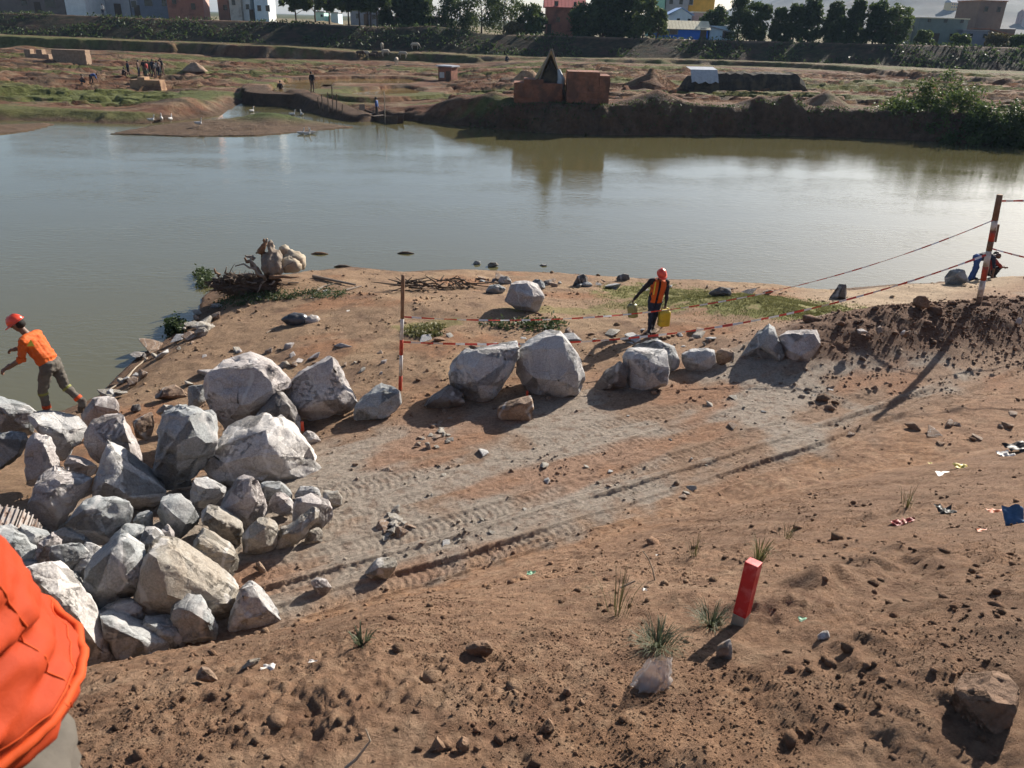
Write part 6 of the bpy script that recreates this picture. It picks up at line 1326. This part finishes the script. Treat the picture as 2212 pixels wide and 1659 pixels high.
# ---- air
m = bpy.data.materials.new('haze_air'); m.use_nodes = True; m.node_tree.nodes.clear(); pv_ = m.node_tree.nodes.new('ShaderNodeVolumePrincipled'); out = m.node_tree.nodes.new('ShaderNodeOutputMaterial')
pv_.inputs['Color'].default_value = (0.52, 0.72, 1.0, 1); pv_.inputs['Density'].default_value = 0.00013; pv_.inputs['Anisotropy'].default_value = 0.0; m.node_tree.links.new(pv_.outputs[0], out.inputs['Volume']); MATS['haze_air'] = m
hz = MB(); hz.box((0, 1960, 70), (9400, 4200, 150)); o = hz.build('haze', 'haze_air'); tag(o, 'thin blue morning haze over river and town', 'haze', kind='stuff')
# ================================================================== DRIFTWOOD, LITTER, PLANTS, LOOSE STONES
base = hit(*cv(12, (880, 740))); F0 = base[1]
def p12(x, y, off=0.0): return at_F(*cv(12, (x, y)), F0+off)
root = empty('driftwood_stump', tuple(base)); tag(root, 'tangled grey root stump washed up at the water\'s edge', 'driftwood'); B0 = Vector(base)
L_ = lambda pts: [Vector(p12(*p))-B0 for p in pts]
rng = np.random.default_rng(8)
m = MB(); m.tube(L_([(1070,560,-.1),(1080,480,0),(1085,400,.1),(1070,320,.15),(1060,250,.2),(1075,180,.2)]), [.20,.30,.28,.20,.10,.05], 12)
me_ = evaluated(m.mesh('stump'), [('REMESH', dict(mode='VOXEL', voxel_size=.035, use_smooth_shade=True))]); V = co(me_); V = V+nrm(me_)*(.07*fbm(V[:,0]*5, V[:,1]*5, V[:,2]*3, 3)+.03*np.sign(np.sin(V[:,0]*30+V[:,2]*4)))[:, None]; set_co(me_, V); link('stump', me_, 'wood_grey', root)
for i, (pts, r0) in enumerate((([(960,290,.1),(980,240),(1000,200),(985,160)],.10),([(930,300,.2),(960,250),(1010,180),(1020,155)],.07),([(880,380),(860,350),(800,350),(775,335)],.06),([(940,560,-.2),(900,480,-.2),(850,420,-.1),(790,410),(770,360)],.09),([(930,540,-.3),(880,440,-.3),(840,350,-.2)],.06),([(1000,600,-.3),(950,560,-.4),(890,480,-.4),(760,430,-.3),(665,455,-.2)],.05),([(470,570,0),(450,530,0),(435,480,0)],.05),([(550,540,.1),(570,460,.1)],.03),([(1010,600,-.3),(940,680,-.4),(910,745,-.5)],.035),([(1000,420,0),(960,350,.1),(940,320)],.05),([(900,310,.3),(1000,295,.3)],.03),([(1180,470,-.2),(1240,440,-.2),(1310,400,-.2)],.03),([(1040,575,-.4),(1200,570,-.3),(1370,570,-.2)],.07),([(700,560,0),(820,540,-.2),(960,550,-.3)],.05),([(420,600,.2),(560,590,.1),(720,560,0)],.06),([(430,660,0),(520,690,-.1)],.05),([(640,640,0),(760,620,-.2),(900,640,-.4)],.07),([(1100,620,-.4),(1040,660,-.5)],.03))):
    pp = L_(pts); pp2 = [pp[0]]
    for a, b in zip(pp, pp[1:]): pp2 += [a+(b-a)*.5+Vector(rng.normal(size=3)*.03), b]
    MB().tube(pp2, [r0*(1-.7*t) for t in np.linspace(0, 1, len(pp2))], 7).build('branch', 'wood_grey' if i % 3 else 'wood', root, smooth=True)
m = MB()
for k in range(420):
    x, y = rng.uniform(430, 1150), rng.uniform(560, 740)
    if y < 560+abs(x-800)*.1: continue
    a = Vector(p12(x, y, rng.uniform(-.3, .3)))-B0; d = Vector(rng.normal(size=3)*np.array([.2,.2,.14])); m.tube([a, a+d*.5+Vector((0,0,.03)), a+d], [.016,.012,.006], 4)
m.build('twigs', 'wood_dark', root)['kind'] = 'stuff'
lump_ = MB(); lump_.ball((0,0,.06), (.85,.35,.24), 40, 24); me_ = lump_.mesh('root_mass'); V = co(me_); V = V*(1+.55*fbm(V[:,0]*4, V[:,1]*4, V[:,2]*5, 4, .7))[:, None]; set_co(me_, V); o = link('root_mass', me_, 'wood_dark', root, Vector(p12(780, 680, 0))-B0)
noise_mat('sack', (0.34,0.28,0.20), (0.46,0.40,0.31), 5, 0.8, .4, 20, c3=(0.30,0.22,0.15), s3=2.5, dist=.02)
def sack(name, label, c, size, mat, seed, cat='sack', rz=0.0):
    m = MB(); m.ball((0,0,0), size, 24, 16); me_ = m.mesh(name, True); V = co(me_); s = max(size); n = fbm(V[:,0]*2.2/s+seed, V[:,1]*2.2/s, V[:,2]*2.2/s, 3); w = np.abs(fbm(V[:,0]*4/s, V[:,1]*6/s+seed, V[:,2]*4/s, 2))
    V = V*(1+.18*n-.11*(1-sm(0, .14, w)))[:, None]; V[:, 2] = np.maximum(V[:, 2], -size[2]*.55); set_co(me_, V); o = link(name, me_, mat, None, c, (0,0,rz)); tag(o, label, cat, 'sacks and bags lying on the near shore'); return o
sack('sand_sack', 'whitish upper sack leaning behind the driftwood stump', p12(1300,410,.5), (.38,.28,.36), 'sack', 1)
sack('sand_sack', 'brown hollow sack in front of the whitish one', p12(1270,455,.25), (.34,.24,.26), 'sack', 5)
sack('sand_sack', 'small round sack on top behind the stump', p12(1210,290,.5), (.17,.16,.17), 'sack', 9)
noise_mat('bag_black', (0.035,0.036,0.042), (0.07,0.072,0.08), 4, 0.35, .4, 12, dist=.02, spec=.5)
noise_mat('bag_grey', (0.30,0.26,0.23), (0.40,0.36,0.33), 4, 0.4, .4, 12, dist=.02, spec=.4)
bc_ = np.array(hit(*cv(12, (1330, 1110)))); sack('rubbish_bag', 'shiny black rubbish bag lying on the sand', bc_+[0,.12,.10], (.33,.18,.17), 'bag_black', 3, 'bag', .15); sack('rubbish_bag', 'grey rubbish bag against the right end of the black one', bc_+[.36,.16,.08], (.20,.15,.13), 'bag_grey', 7, 'bag', .3)
# beams and sticks on the shore
for i, (lb, pts, r0) in enumerate((('long grey beam lying right of the driftwood stump', [(1530,585),(1700,620),(1995,680)], .05),('short plank crossing below the long grey beam', [(1570,735),(1640,690),(1760,660)], .03),('thin pole lying on the sand right of the green weeds', [(1890,735),(2060,690)], .035),('thin stick lying along the pebbly shore', [(1250,650),(1370,645)], .025),('stick pointing at the black rubbish bag', [(1010,1200),(1100,1150),(1205,1105)], .014))):
    P = [hit(*cv(12, p)) for p in pts]; b0 = Vector(P[0]); MB().tube([Vector(p)-b0+Vector((0,0,r0)) for p in P], [r0*(1-.4*t) for t in np.linspace(0, 1, len(P))], 7).build('driftwood_stick', 'wood_grey', None, b0); o = C.objects[-1]; tag(o, lb, 'stick', 'sticks and beams on the near shore')
for i, (lb, reg, pts) in enumerate((('long pale cane lying along the left shoreline', 3, [(1040,150),(1120,100),(1190,65),(1250,-10)]),('second pale cane higher along the left shoreline', 3, [(1180,60),(1290,-60),(1400,-150)]))):
    P = [hit(*cv(reg, p)) for p in pts]; b0 = Vector(P[0]); o = MB().tube([Vector(p)-b0+Vector((0,0,.03)) for p in P], .016, 6).build('cane', 'wood_pale', None, b0); tag(o, lb, 'stick', 'sticks and beams on the near shore')
# dark clutter of branches right of the slim pole
for lb, (x0, y0), (x1, y1) in (('dark bundle of brushwood behind the slim pole', (445,215), (600,160)), ('small heap of dry roots right of the brushwood bundle', (765,205), (900,125))):
    b0 = Vector(hit(*cv(9, ((x0+x1)/2, y0+10)))); m = MB()
    for k in range(46):
        a = Vector((rng.uniform(-.5,.5), rng.uniform(-.2,.3), rng.uniform(.02,.22))); d = Vector(rng.normal(size=3)*np.array([.3,.15,.10])); m.tube([a, a+d], [.025,.01], 5)
    o = m.build('brushwood', 'wood_dark', None, b0); tag(o, lb, 'brushwood', 'heaps of brushwood on the near bank', 'stuff'); o['kind'] = 'stuff'
# floating weed and pebbly green strandline
def herb(name, label, poly, reg, n, leafsz, mat, hgt=.06, kind='stuff', cat='weeds', F_on=None):
    A = np.array([cv(reg, p) for p in poly]); lo, hi = A.min(0), A.max(0); P = []
    cand = rng.uniform(lo, hi, (n*4, 2)); ins = poly_sd(cand[:, 0], cand[:, 1], A) < 0; cand = cand[ins][:n]
    Wd = np.array([at(q[0], q[1], .3) for q in cand])
    for it in range(2): zz_ = np.maximum(0, near_h(Wd[:, 0], Wd[:, 1], False)); Wd = np.array([at(q[0], q[1], z_) for q, z_ in zip(cand, zz_)])
    P = Wd
    P = np.repeat(np.array(P), 7, 0); P = P+np.abs(rng.normal(size=P.shape))*np.array([0,0,hgt])+rng.normal(size=P.shape)*np.array([.07,.07,.0])
    V, F_ = leaves(P, leafsz, rng); o = link(name, fast_mesh(name, V, F_), mat); tag(o, label, cat); o['kind'] = kind; return o
herb('strandline_weed', 'green water weed mixed with debris along the near strandline', [(500,850),(700,770),(1000,740),(1300,760),(1700,700),(1900,760),(1850,810),(1400,820),(1100,840),(800,880),(520,940),(400,930)], 12, 300, .036, 'weed_leaf')
herb('water_weed', 'clump of water weed at the left tip of the driftwood', [(235,530),(400,540),(420,690),(300,700),(260,620)], 12, 110, .05, 'weed_leaf', .1)
herb('shore_weed', 'dark green leafy clump at the water left of the square stone', [(-60,1090),(60,1085),(110,1150),(60,1200),(-60,1205)], 12, 110, .06, 'weed_leaf', .12)
herb('broad_leaf_weeds', 'band of broad leafed weeds between the pole and the worker', [(880,520),(1250,470),(1700,480),(1760,560),(1450,560),(1000,520)], 9, 70, .05, 'weed_leaf', .07)
herb('grass_patch', 'green grass patch right of the slim pole', [(440,540),(600,505),(740,510),(720,600),(470,600)], 9, 160, .04, 'grass_blade', .04)
# short grass on the swell
def blades(P, h, w, rng):
    n = len(P); a = rng.uniform(0, 6.28, n); lean = rng.normal(size=(n, 2))*.35; hh = h*rng.uniform(.5, 1.3, n); d = np.stack([np.cos(a), np.sin(a), np.zeros(n)], -1)*w
    tip = P+np.stack([lean[:, 0]*hh, lean[:, 1]*hh, hh], -1); V = np.stack([P-d, P+d, tip], 1).reshape(-1, 3); return V, np.arange(n*3).reshape(-1, 3)
P = []
for cx, cy, rx, ry, n in ((4.0,20.6,1.7,1.7,7000),(6.8,19.4,3.0,1.6,15000),(7.6,18.3,2.2,.8,6000),(3.0,18.9,1.0,.5,800)):
    q = rng.normal(size=(n, 2))*.5; P.append(np.stack([cx+q[:, 0]*rx, cy+q[:, 1]*ry], -1))
P = np.concatenate(P); P = P[fbm(P[:,0]*1.7, P[:,1]*1.7, 12, 3) > -.35]; P = np.column_stack([P, near_h(P[:, 0], P[:, 1])-.005]); V, F_ = blades(P, .038, .010, rng)
tag(link('bank_grass', fast_mesh('bank_grass', V, F_), 'grass_blade'), 'short sunlit grass on the swell beside the worker', 'grass', kind='stuff')
# foreground tufts
def tuft(label, px, py, n, h, mat, w=.006, spread=.05, droop=.6):
    b = Vector(hit(px, py)); V = []; F = []
    for k in range(n):
        a = rng.uniform(0, 6.28); d = np.array([math.cos(a), math.sin(a), 0]); s = np.array([-d[1], d[0], 0])*w; hh = h*rng.uniform(.5, 1.1); o0 = d*rng.uniform(0, spread)*.5; r = hh*droop*rng.uniform(.4, 1.1)
        q = [o0, o0+d*r*.35+[0,0,hh*.6], o0+d*r*.75+[0,0,hh*.9], o0+d*r*1.1+[0,0,hh*.85]]; i = len(V)
        for j, p in enumerate(q): V += [p-s*(1-.28*j), p+s*(1-.28*j)]
        for j in range(3): F.append((i+2*j, i+2*j+1, i+2*j+3, i+2*j+2))
    o = link('weed_tuft', fast_mesh('weed_tuft', np.array(V), F), mat, None, b); tag(o, label, 'plant', 'weeds on the foreground slope'); return o
tuft('bushy green weed tuft above the plastic bag', 1420, 1398, 220, .07, 'grey_leaf', .0017, .11, 1.3)
tuft('grey leaved weed tuft at the left of the red stake', 1535, 1352, 150, .065, 'grey_leaf', .0018, .09, 1.2)
tuft('thin grass behind the red stake', 1638, 1212, 40, .16, 'grass_blade', .003, .08, .6)
tuft('tiny weed on the left foreground', 780, 1395, 30, .06, 'grey_leaf', .004, .06, .8)
tuft('dry grass wisp left of the bushy weed', 1330, 1330, 22, .20, 'leaf_dry', .002, .12, .6)
tuft('dry grass wisp on the slope above the stake', 1700, 1165, 26, .16, 'leaf_dry', .002, .14, .7)
tuft('dry grass wisp on the slope at the right', 1960, 1095, 26, .22, 'leaf_dry', .003, .16, .7)
tuft('withered tuft at the middle of the slope', 1500, 1200, 20, .14, 'leaf_dry', .002, .12, .7)
for lb, pts in (('bent dry stalk standing left of the weed tufts', [(1415,1255),(1410,1230),(1400,1205),(1388,1190)]), ('thin dry twig on the left foreground', [(745,1660),(770,1640),(800,1600),(790,1575)]), ('pale dry straw lying on the slope', [(1340,1270),(1372,1255)])):
    b0 = Vector(hit(*pts[0])); P = [Vector(at_F(p[0], p[1], b0[1]+.01*i))-b0 for i, p in enumerate(pts)]; o = MB().tube(P, [.005,.004,.003,.002][:len(P)], 6).build('dry_stalk', 'wood_pale', None, b0); tag(o, lb, 'stalk', 'dry stalks in the foreground')
# plastic bag
m, N, L, b = principled('thin_plastic', (0.72,0.66,0.62), 0.3, .5); b.inputs['Alpha'].default_value = .4; b.inputs['Transmission Weight'].default_value = .25
cb = Vector(hit(1403, 1480)); nU, nV = 40, 26; V = []; F = []
for j in range(nV):
    t = j/(nV-1); rx = np.interp(t, [0,.12,.45,.75,1], [.045,.075,.066,.052,.045])*1.0; ry = np.interp(t, [0,.2,.5,.8,1], [.04,.055,.045,.022,.010])
    for k in range(nU):
        th = 2*math.pi*k/nU; q = 1+.28*float(pn(math.cos(th)*2.4, math.sin(th)*2.4, t*4))+.10*math.sin(k*2.3+t*6); V.append((rx*math.cos(th)*q+.030*t, ry*math.sin(th)*q, .145*t-.01+.012*float(pn(k*.4, 3.3))*(t > .8)))
for j in range(nV-1):
    for k in range(nU): F.append((j*nU+k, j*nU+(k+1) % nU, (j+1)*nU+(k+1) % nU, (j+1)*nU+k))
o = link('plastic_bag', fast_mesh('plastic_bag', np.array(V), F, True), 'thin_plastic', None, cb, (0,0,R(10))); o.scale = (.85,)*3; tag(o, 'crumpled clear plastic bag with soil in it below the weeds', 'bag')
m = MB(); m.ball((0,0,.025), (.05,.035,.035), 14, 9); me_ = m.mesh('soil_fill', True); o2 = link('soil_fill', me_, 'earth', o)
# scraps of litter
for nm, c1, c2 in (('scrap_green', (0.17,0.33,0.20), (0.26,0.44,0.29)), ('scrap_red', (0.20,0.025,0.02), (0.28,0.04,0.03)), ('scrap_white', (0.58,0.54,0.49), (0.70,0.66,0.6)), ('scrap_blue', (0.04,0.10,0.20), (0.06,0.15,0.28)), ('scrap_orange', (0.55,0.12,0.03), (0.62,0.17,0.05)), ('scrap_black', (0.02,0.018,0.016), (0.045,0.04,0.035)), ('scrap_yellow', (0.52,0.40,0.08), (0.6,0.5,0.14))): noise_mat(nm, c1, c2, 20, .5, .2, 60, dist=.004)
def scrap(label, px, py, w, d, mat, seed, crump=.5, name='litter_scrap', rz=0.0, up=.0):
    b = Vector(hit(px, py)); n = 9; V = []; F = []; w *= .72; d *= .72
    for i in range(n):
        for j in range(n):
            x, y = (i/(n-1)-.5), (j/(n-1)-.5); q = float(fbm(x*2.2+seed, y*2.2, seed, 2)); V.append((w*x*(1+.35*q), d*y*(1+.35*float(pn(x*3, y*3+seed))), crump*w*(.25+q*.5)*(1 if up == 0 else 1)+up*(y+.5)))
    for i in range(n-1):
        for j in range(n-1): F.append((i*n+j, (i+1)*n+j, (i+1)*n+j+1, i*n+j+1))
    V = np.array(V); V[:, 2] -= V[:, 2].min()+.003; o = link(name, fast_mesh(name, V, F, True), mat, None, b, (0,0,rz)); tag(o, label, 'litter', 'scraps of litter on the ground'); return o
scrap('pale green plastic scrap at the edge of the ruts', 1148, 1240, .14, .09, 'scrap_green', 1, .5)
scrap('dark red plastic scrap, left of two on the right slope', 1937, 1133, .16, .14, 'scrap_red', 2, .7)
scrap('dark red plastic scrap, right of two on the right slope', 1965, 1128, .16, .12, 'scrap_red', 3, .6)
scrap('clean white sheet scrap on the right of the track', 2040, 1025, .28, .20, 'scrap_white', 4, .15)
scrap('blue plastic sheet at the right edge', 2185, 1130, .24, .16, 'scrap_blue', 5, .5, up=.12)
scrap('dark crumpled rag on the right slope', 2040, 1108, .22, .2, 'scrap_black', 6, .8)
scrap('orange foil scrap near the right edge', 2150, 1106, .22, .08, 'scrap_orange', 7, .3)
scrap('small orange wrapper left of the blue sheet', 2122, 1146, .12, .05, 'scrap_orange', 8, .2)
scrap('yellowish straw scrap beside the white sheet', 2075, 1010, .26, .2, 'scrap_yellow', 9, .7)
scrap('tiny yellow wrapper above the white sheet', 2010, 1002, .10, .07, 'scrap_yellow', 10, .5)
scrap('white tissue on the slope near the dry stalk', 1392, 1275, .03, .03, 'scrap_white', 11, .8)
scrap('small white tissue behind the dry stalk', 1420, 1200, .04, .03, 'scrap_white', 12, .8)
scrap('clear plastic scrap on the left foreground', 580, 1445, .06, .05, 'scrap_white', 13, .7)
scrap('grey paper scrap on the left foreground', 678, 1430, .05, .03, 'scrap_white', 14, .3)
scrap('white bag fluttering beside the far right dark rags', 2170, 985, .3, .2, 'scrap_white', 15, .5)
scrap('black rag heap at the right edge of the track', 2195, 975, .5, .35, 'scrap_black', 16, .5)
scrap('green leaf shaped scrap right of the red stake', 1735, 1338, .05, .03, 'scrap_green', 17, .3)
scrap('pale litter on the strandline below the driftwood', *cv(12, (930,800)), .18, .14, 'scrap_white', 18, .5)
scrap('white plastic piece on the strandline farther right', *cv(12, (1665,735)), .22, .14, 'scrap_white', 19, .4)
scrap('long white plastic piece on the strandline', *cv(12, (1535,805)), .22, .08, 'scrap_white', 20, .2)
scrap('small white bottle like piece by the orange soil', *cv(12, (1915,950)), .10, .12, 'scrap_white', 21, .5)
for lb, px, py in (('dark floating log in the river above the slim pole', 876, 548), ('thin dark stick floating left of the slim pole', 740, 577), ('brown floating mat of reeds behind the sacks', 690, 549)):
    b = Vector(at(px, py, 0)); o = MB().tube([(-.28,0,.0),(-.1,.02,.03),(.1,-.01,.035),(.3,0,.0)], [.02,.05,.045,.02], 7).build('floating_log', 'wood_dark' if 'brown' not in lb else 'wood', None, b, (0,0,.1)); tag(o, lb, 'log', 'driftwood floating on the river')
# ---- loose stones one can tell apart
proto = []
for k in range(8):
    bm = bmesh.new(); r_ = random.Random(k+40); [bm.verts.new((r_.gauss(0,1)*.6, r_.gauss(0,1)*.5, r_.gauss(0,1)*.36)) for _ in range(14)]; h_ = bmesh.ops.convex_hull(bm, input=bm.verts); bmesh.ops.delete(bm, geom=list({e for e in h_['geom_interior']+h_['geom_unused'] if isinstance(e, bmesh.types.BMVert)}), context='VERTS')
    bmesh.ops.bevel(bm, geom=bm.edges[:], offset=.06, segments=1, affect='EDGES'); me_ = bpy.data.meshes.new('stone'); bm.to_mesh(me_); bm.free(); proto.append(me_)
PR = {}
def strew(label, group, poly, n, s0, s1, mats, seed):
    rg = np.random.default_rng(seed); A = np.array(poly, float); lo, hi = A.min(0), A.max(0); c = rg.uniform(lo, hi, (n*6, 2)); c = c[poly_sd(c[:, 0], c[:, 1], A) < 0][:n]
    Wd = np.array([at(q[0], q[1], .9) for q in c])
    for it in range(2): zz_ = near_h(Wd[:, 0], Wd[:, 1]); Wd = np.array([at(q[0], q[1], z_) for q, z_ in zip(c, zz_)])
    for w in Wd:
        z = max(-.02, w[2]); k = int(rg.integers(8)); mt = mats[int(rg.integers(len(mats)))]
        if (k, mt) not in PR: me_ = proto[k].copy(); me_.materials.append(M(mt)); PR[(k, mt)] = me_
        s = s0*(s1/s0)**(rg.uniform()**1.6); o = bpy.data.objects.new('loose_stone', PR[(k, mt)]); C.objects.link(o); o.location = (w[0], w[1], z+s*.12); o.rotation_euler = (rg.uniform(-.4,.4), rg.uniform(-.4,.4), rg.uniform(0,6.3)); o.scale = (s, s*rg.uniform(.7,1.1), s*rg.uniform(.6,1)); tag(o, label, 'stone', group)
strew('small stone on the left shoreline between pile and weeds', 'shoreline stones', [(215,850),(300,765),(365,728),(430,670),(480,650),(520,665),(430,730),(330,800),(250,860)], 34, .08, .30, ['rock_tan','rock_brown','rock_dark','rock_pale'], 1)
strew('small stone on the sandy bank behind the rock pile', 'sandy bank stones', [(300,840),(450,760),(640,740),(840,740),(840,820),(640,800),(420,830)], 30, .06, .20, ['rock_tan','rock_brown','rock_pink'], 2)
strew('small rubble stone among the weeds behind the row of boulders', 'rubble behind the row', [(880,725),(1250,715),(1500,710),(1600,740),(1450,770),(1300,740),(960,760)], 44, .06, .22, ['rock_tan','rock_brown','rock_pale','earth'], 3)
strew('small grey stone in the little heap on the track near the pile', 'little heap on the track', [(815,1130),(850,1095),(880,1120),(860,1165),(825,1170)], 14, .06, .13, ['rock_tan','rock_brown','rock_tan'], 4)
strew('small stone strewn along the water before the worker', 'waterline stones', [(1040,600),(1250,603),(1500,617),(1760,634),(1760,640),(1400,625),(1040,612)], 26, .08, .26, ['rock_dark','rock_brown','rock_blue'], 5)
strew('pale lump sticking out of the dark spoil heap', 'lumps in the spoil heap', [(1780,730),(1900,690),(2212,670),(2212,760),(1950,765)], 30, .06, .20, ['rock_brown','earth','rock_pink'], 6)
strew('small stone on the rutted track', 'stones on the track', [(720,1000),(1100,930),(1500,870),(2000,800),(2000,900),(1400,1100),(800,1200)], 40, .04, .11, ['rock_tan','rock_pale','rock_brown'], 7)
strew('stone on the debris strewn verge at the right', 'stones on the right verge', [(1950,930),(2212,880),(2212,960),(2050,980)], 9, .08, .2, ['rock_brown','earth'], 8)
strew('gravel stone at the shadowed foot of the row boulders', 'gravel before the row', [(860,950),(960,880),(1000,950),(900,990)], 24, .04, .10, ['rock_tan','rock_brown'], 9)
# ---- crumbs of soil, past counting
ico = np.array([(0,0,1),(.894,0,.447),(.276,.851,.447),(-.724,.526,.447),(-.724,-.526,.447),(.276,-.851,.447),(.724,.526,-.447),(-.276,.851,-.447),(-.894,0,-.447),(-.276,-.851,-.447),(.724,-.526,-.447),(0,0,-1)]); icf = np.array([(0,1,2),(0,2,3),(0,3,4),(0,4,5),(0,5,1),(1,6,2),(2,7,3),(3,8,4),(4,9,5),(5,10,1),(6,7,2),(7,8,3),(8,9,4),(9,10,5),(10,6,1),(11,7,6),(11,8,7),(11,9,8),(11,10,9),(11,6,10)])
octv = np.array([(1,0,0),(-1,0,0),(0,1,0),(0,-1,0),(0,0,1),(0,0,-1)], float); octf = np.array([(0,2,4),(2,1,4),(1,3,4),(3,0,4),(2,0,5),(1,2,5),(3,1,5),(0,3,5)])
def crumbs(name, label, X, Y, S, seed, tint=1.0, small=False):
    sv, sf = (octv, octf) if small else (ico, icf); nv = len(sv)
    rg = np.random.default_rng(seed); n = len(X); Z = near_h(X, Y); d = -poly_sd(X, Y, NEAR_POLY); k = (d > .15) & (Z > .05); X, Y, Z, S, d = X[k], Y[k], Z[k], S[k], d[k]; n = len(X)
    j = 1+.35*rg.normal(size=(n, nv, 1)).clip(-1.5, 1.5)*.7; sc = np.stack([rg.uniform(.7,1.3,n), rg.uniform(.7,1.3,n), rg.uniform(.5,1.0,n)], -1)[:, None, :]
    V = sv[None]*j*sc*S[:, None, None]; a = rg.uniform(0, 6.28, n); ca, sa = np.cos(a)[:, None], np.sin(a)[:, None]; V = np.stack([V[..., 0]*ca-V[..., 1]*sa, V[..., 0]*sa+V[..., 1]*ca, V[..., 2]], -1)
    V = V+np.stack([X, Y, Z+S*.25], -1)[:, None, :]; F = (sf[None]+(np.arange(n)*nv)[:, None, None]).reshape(-1, 3); c = near_col(X, Y, d)*(tint*rg.uniform(.7, 1.25, (n, 1))); c = np.repeat(c, nv, 0)
    tag(link(name, fast_mesh(name, V.reshape(-1, 3), F, False, c), 'soil'), label, 'soil crumbs', kind='stuff')
rg = np.random.default_rng(77)
def field(n, f0, f1, dens, wid=.72):
    Fv = np.exp(rg.uniform(math.log(f0), math.log(f1), n)); X = rg.uniform(-1, 1, n)*(Fv*wid+.25); k = dens(X, Fv) > rg.uniform(0, 1, n); return X[k], Fv[k]
X, Y = field(34000, 1.0, 9.5, lambda x, y: np.clip(.12+1.4*sm(.0, .7, fbm(x*1.1+4, y*1.1, 7.7, 4)), 0, 1)*(y < toe_y(x)+.2))
S = .0016*np.exp(np.abs(rg.normal(size=len(X)))*.72)*(1+.26*Y); big = S > .0075*(1+.2*Y)
crumbs('slope_clods', 'larger crumbly soil clods littering the foreground slope', X[big], Y[big], S[big], 1, 1.05)
X, Y = field(58000, 1.0, 9.5, lambda x, y: np.clip(.10+1.3*sm(-.05, .6, fbm(x*1.3+4, y*1.3, 17.7, 4)), 0, 1)*(y < toe_y(x)+.2))
crumbs('slope_crumbs', 'fine soil crumbs littering the foreground slope', X, Y, .0016*np.exp(np.abs(rg.normal(size=len(X)))*.5)*(1+.26*Y), 5, 1.05, True)
X, Y = field(9000, 7.0, 15, lambda x, y: np.clip(.10+.9*sm(.1, .6, fbm(x*.9, y*.9, 3, 3))+.5*(np.abs(track_uv(x, y)[1]-4.3) < .8), 0, 1)*(y > toe_y(x)-.2))
crumbs('track_crumbs', 'gravel and dried mud crumbs on the track', X, Y, .008*np.exp(np.abs(rg.normal(size=len(X)))*.6), 2, 1.0)
X, Y = field(9000, 13.0, 25, lambda x, y: np.clip(.12+1.0*sm(.1, .6, fbm(x*.6, y*.6, 13, 3)), 0, 1))
crumbs('bank_crumbs', 'rubble and pebbles strewn over the sandy bank', X, Y, .012*np.exp(np.abs(rg.normal(size=len(X)))*.65), 3, 1.0)
X = rg.normal(size=3000)*2.6+10.5; Y = 17.0+.33*(X-10.5)+rg.normal(size=3000)*.75
crumbs('heap_crumbs', 'dark clods covering the spoil heap', X, Y, .012*np.exp(np.abs(rg.normal(size=3000))*.65), 4, 1.15)
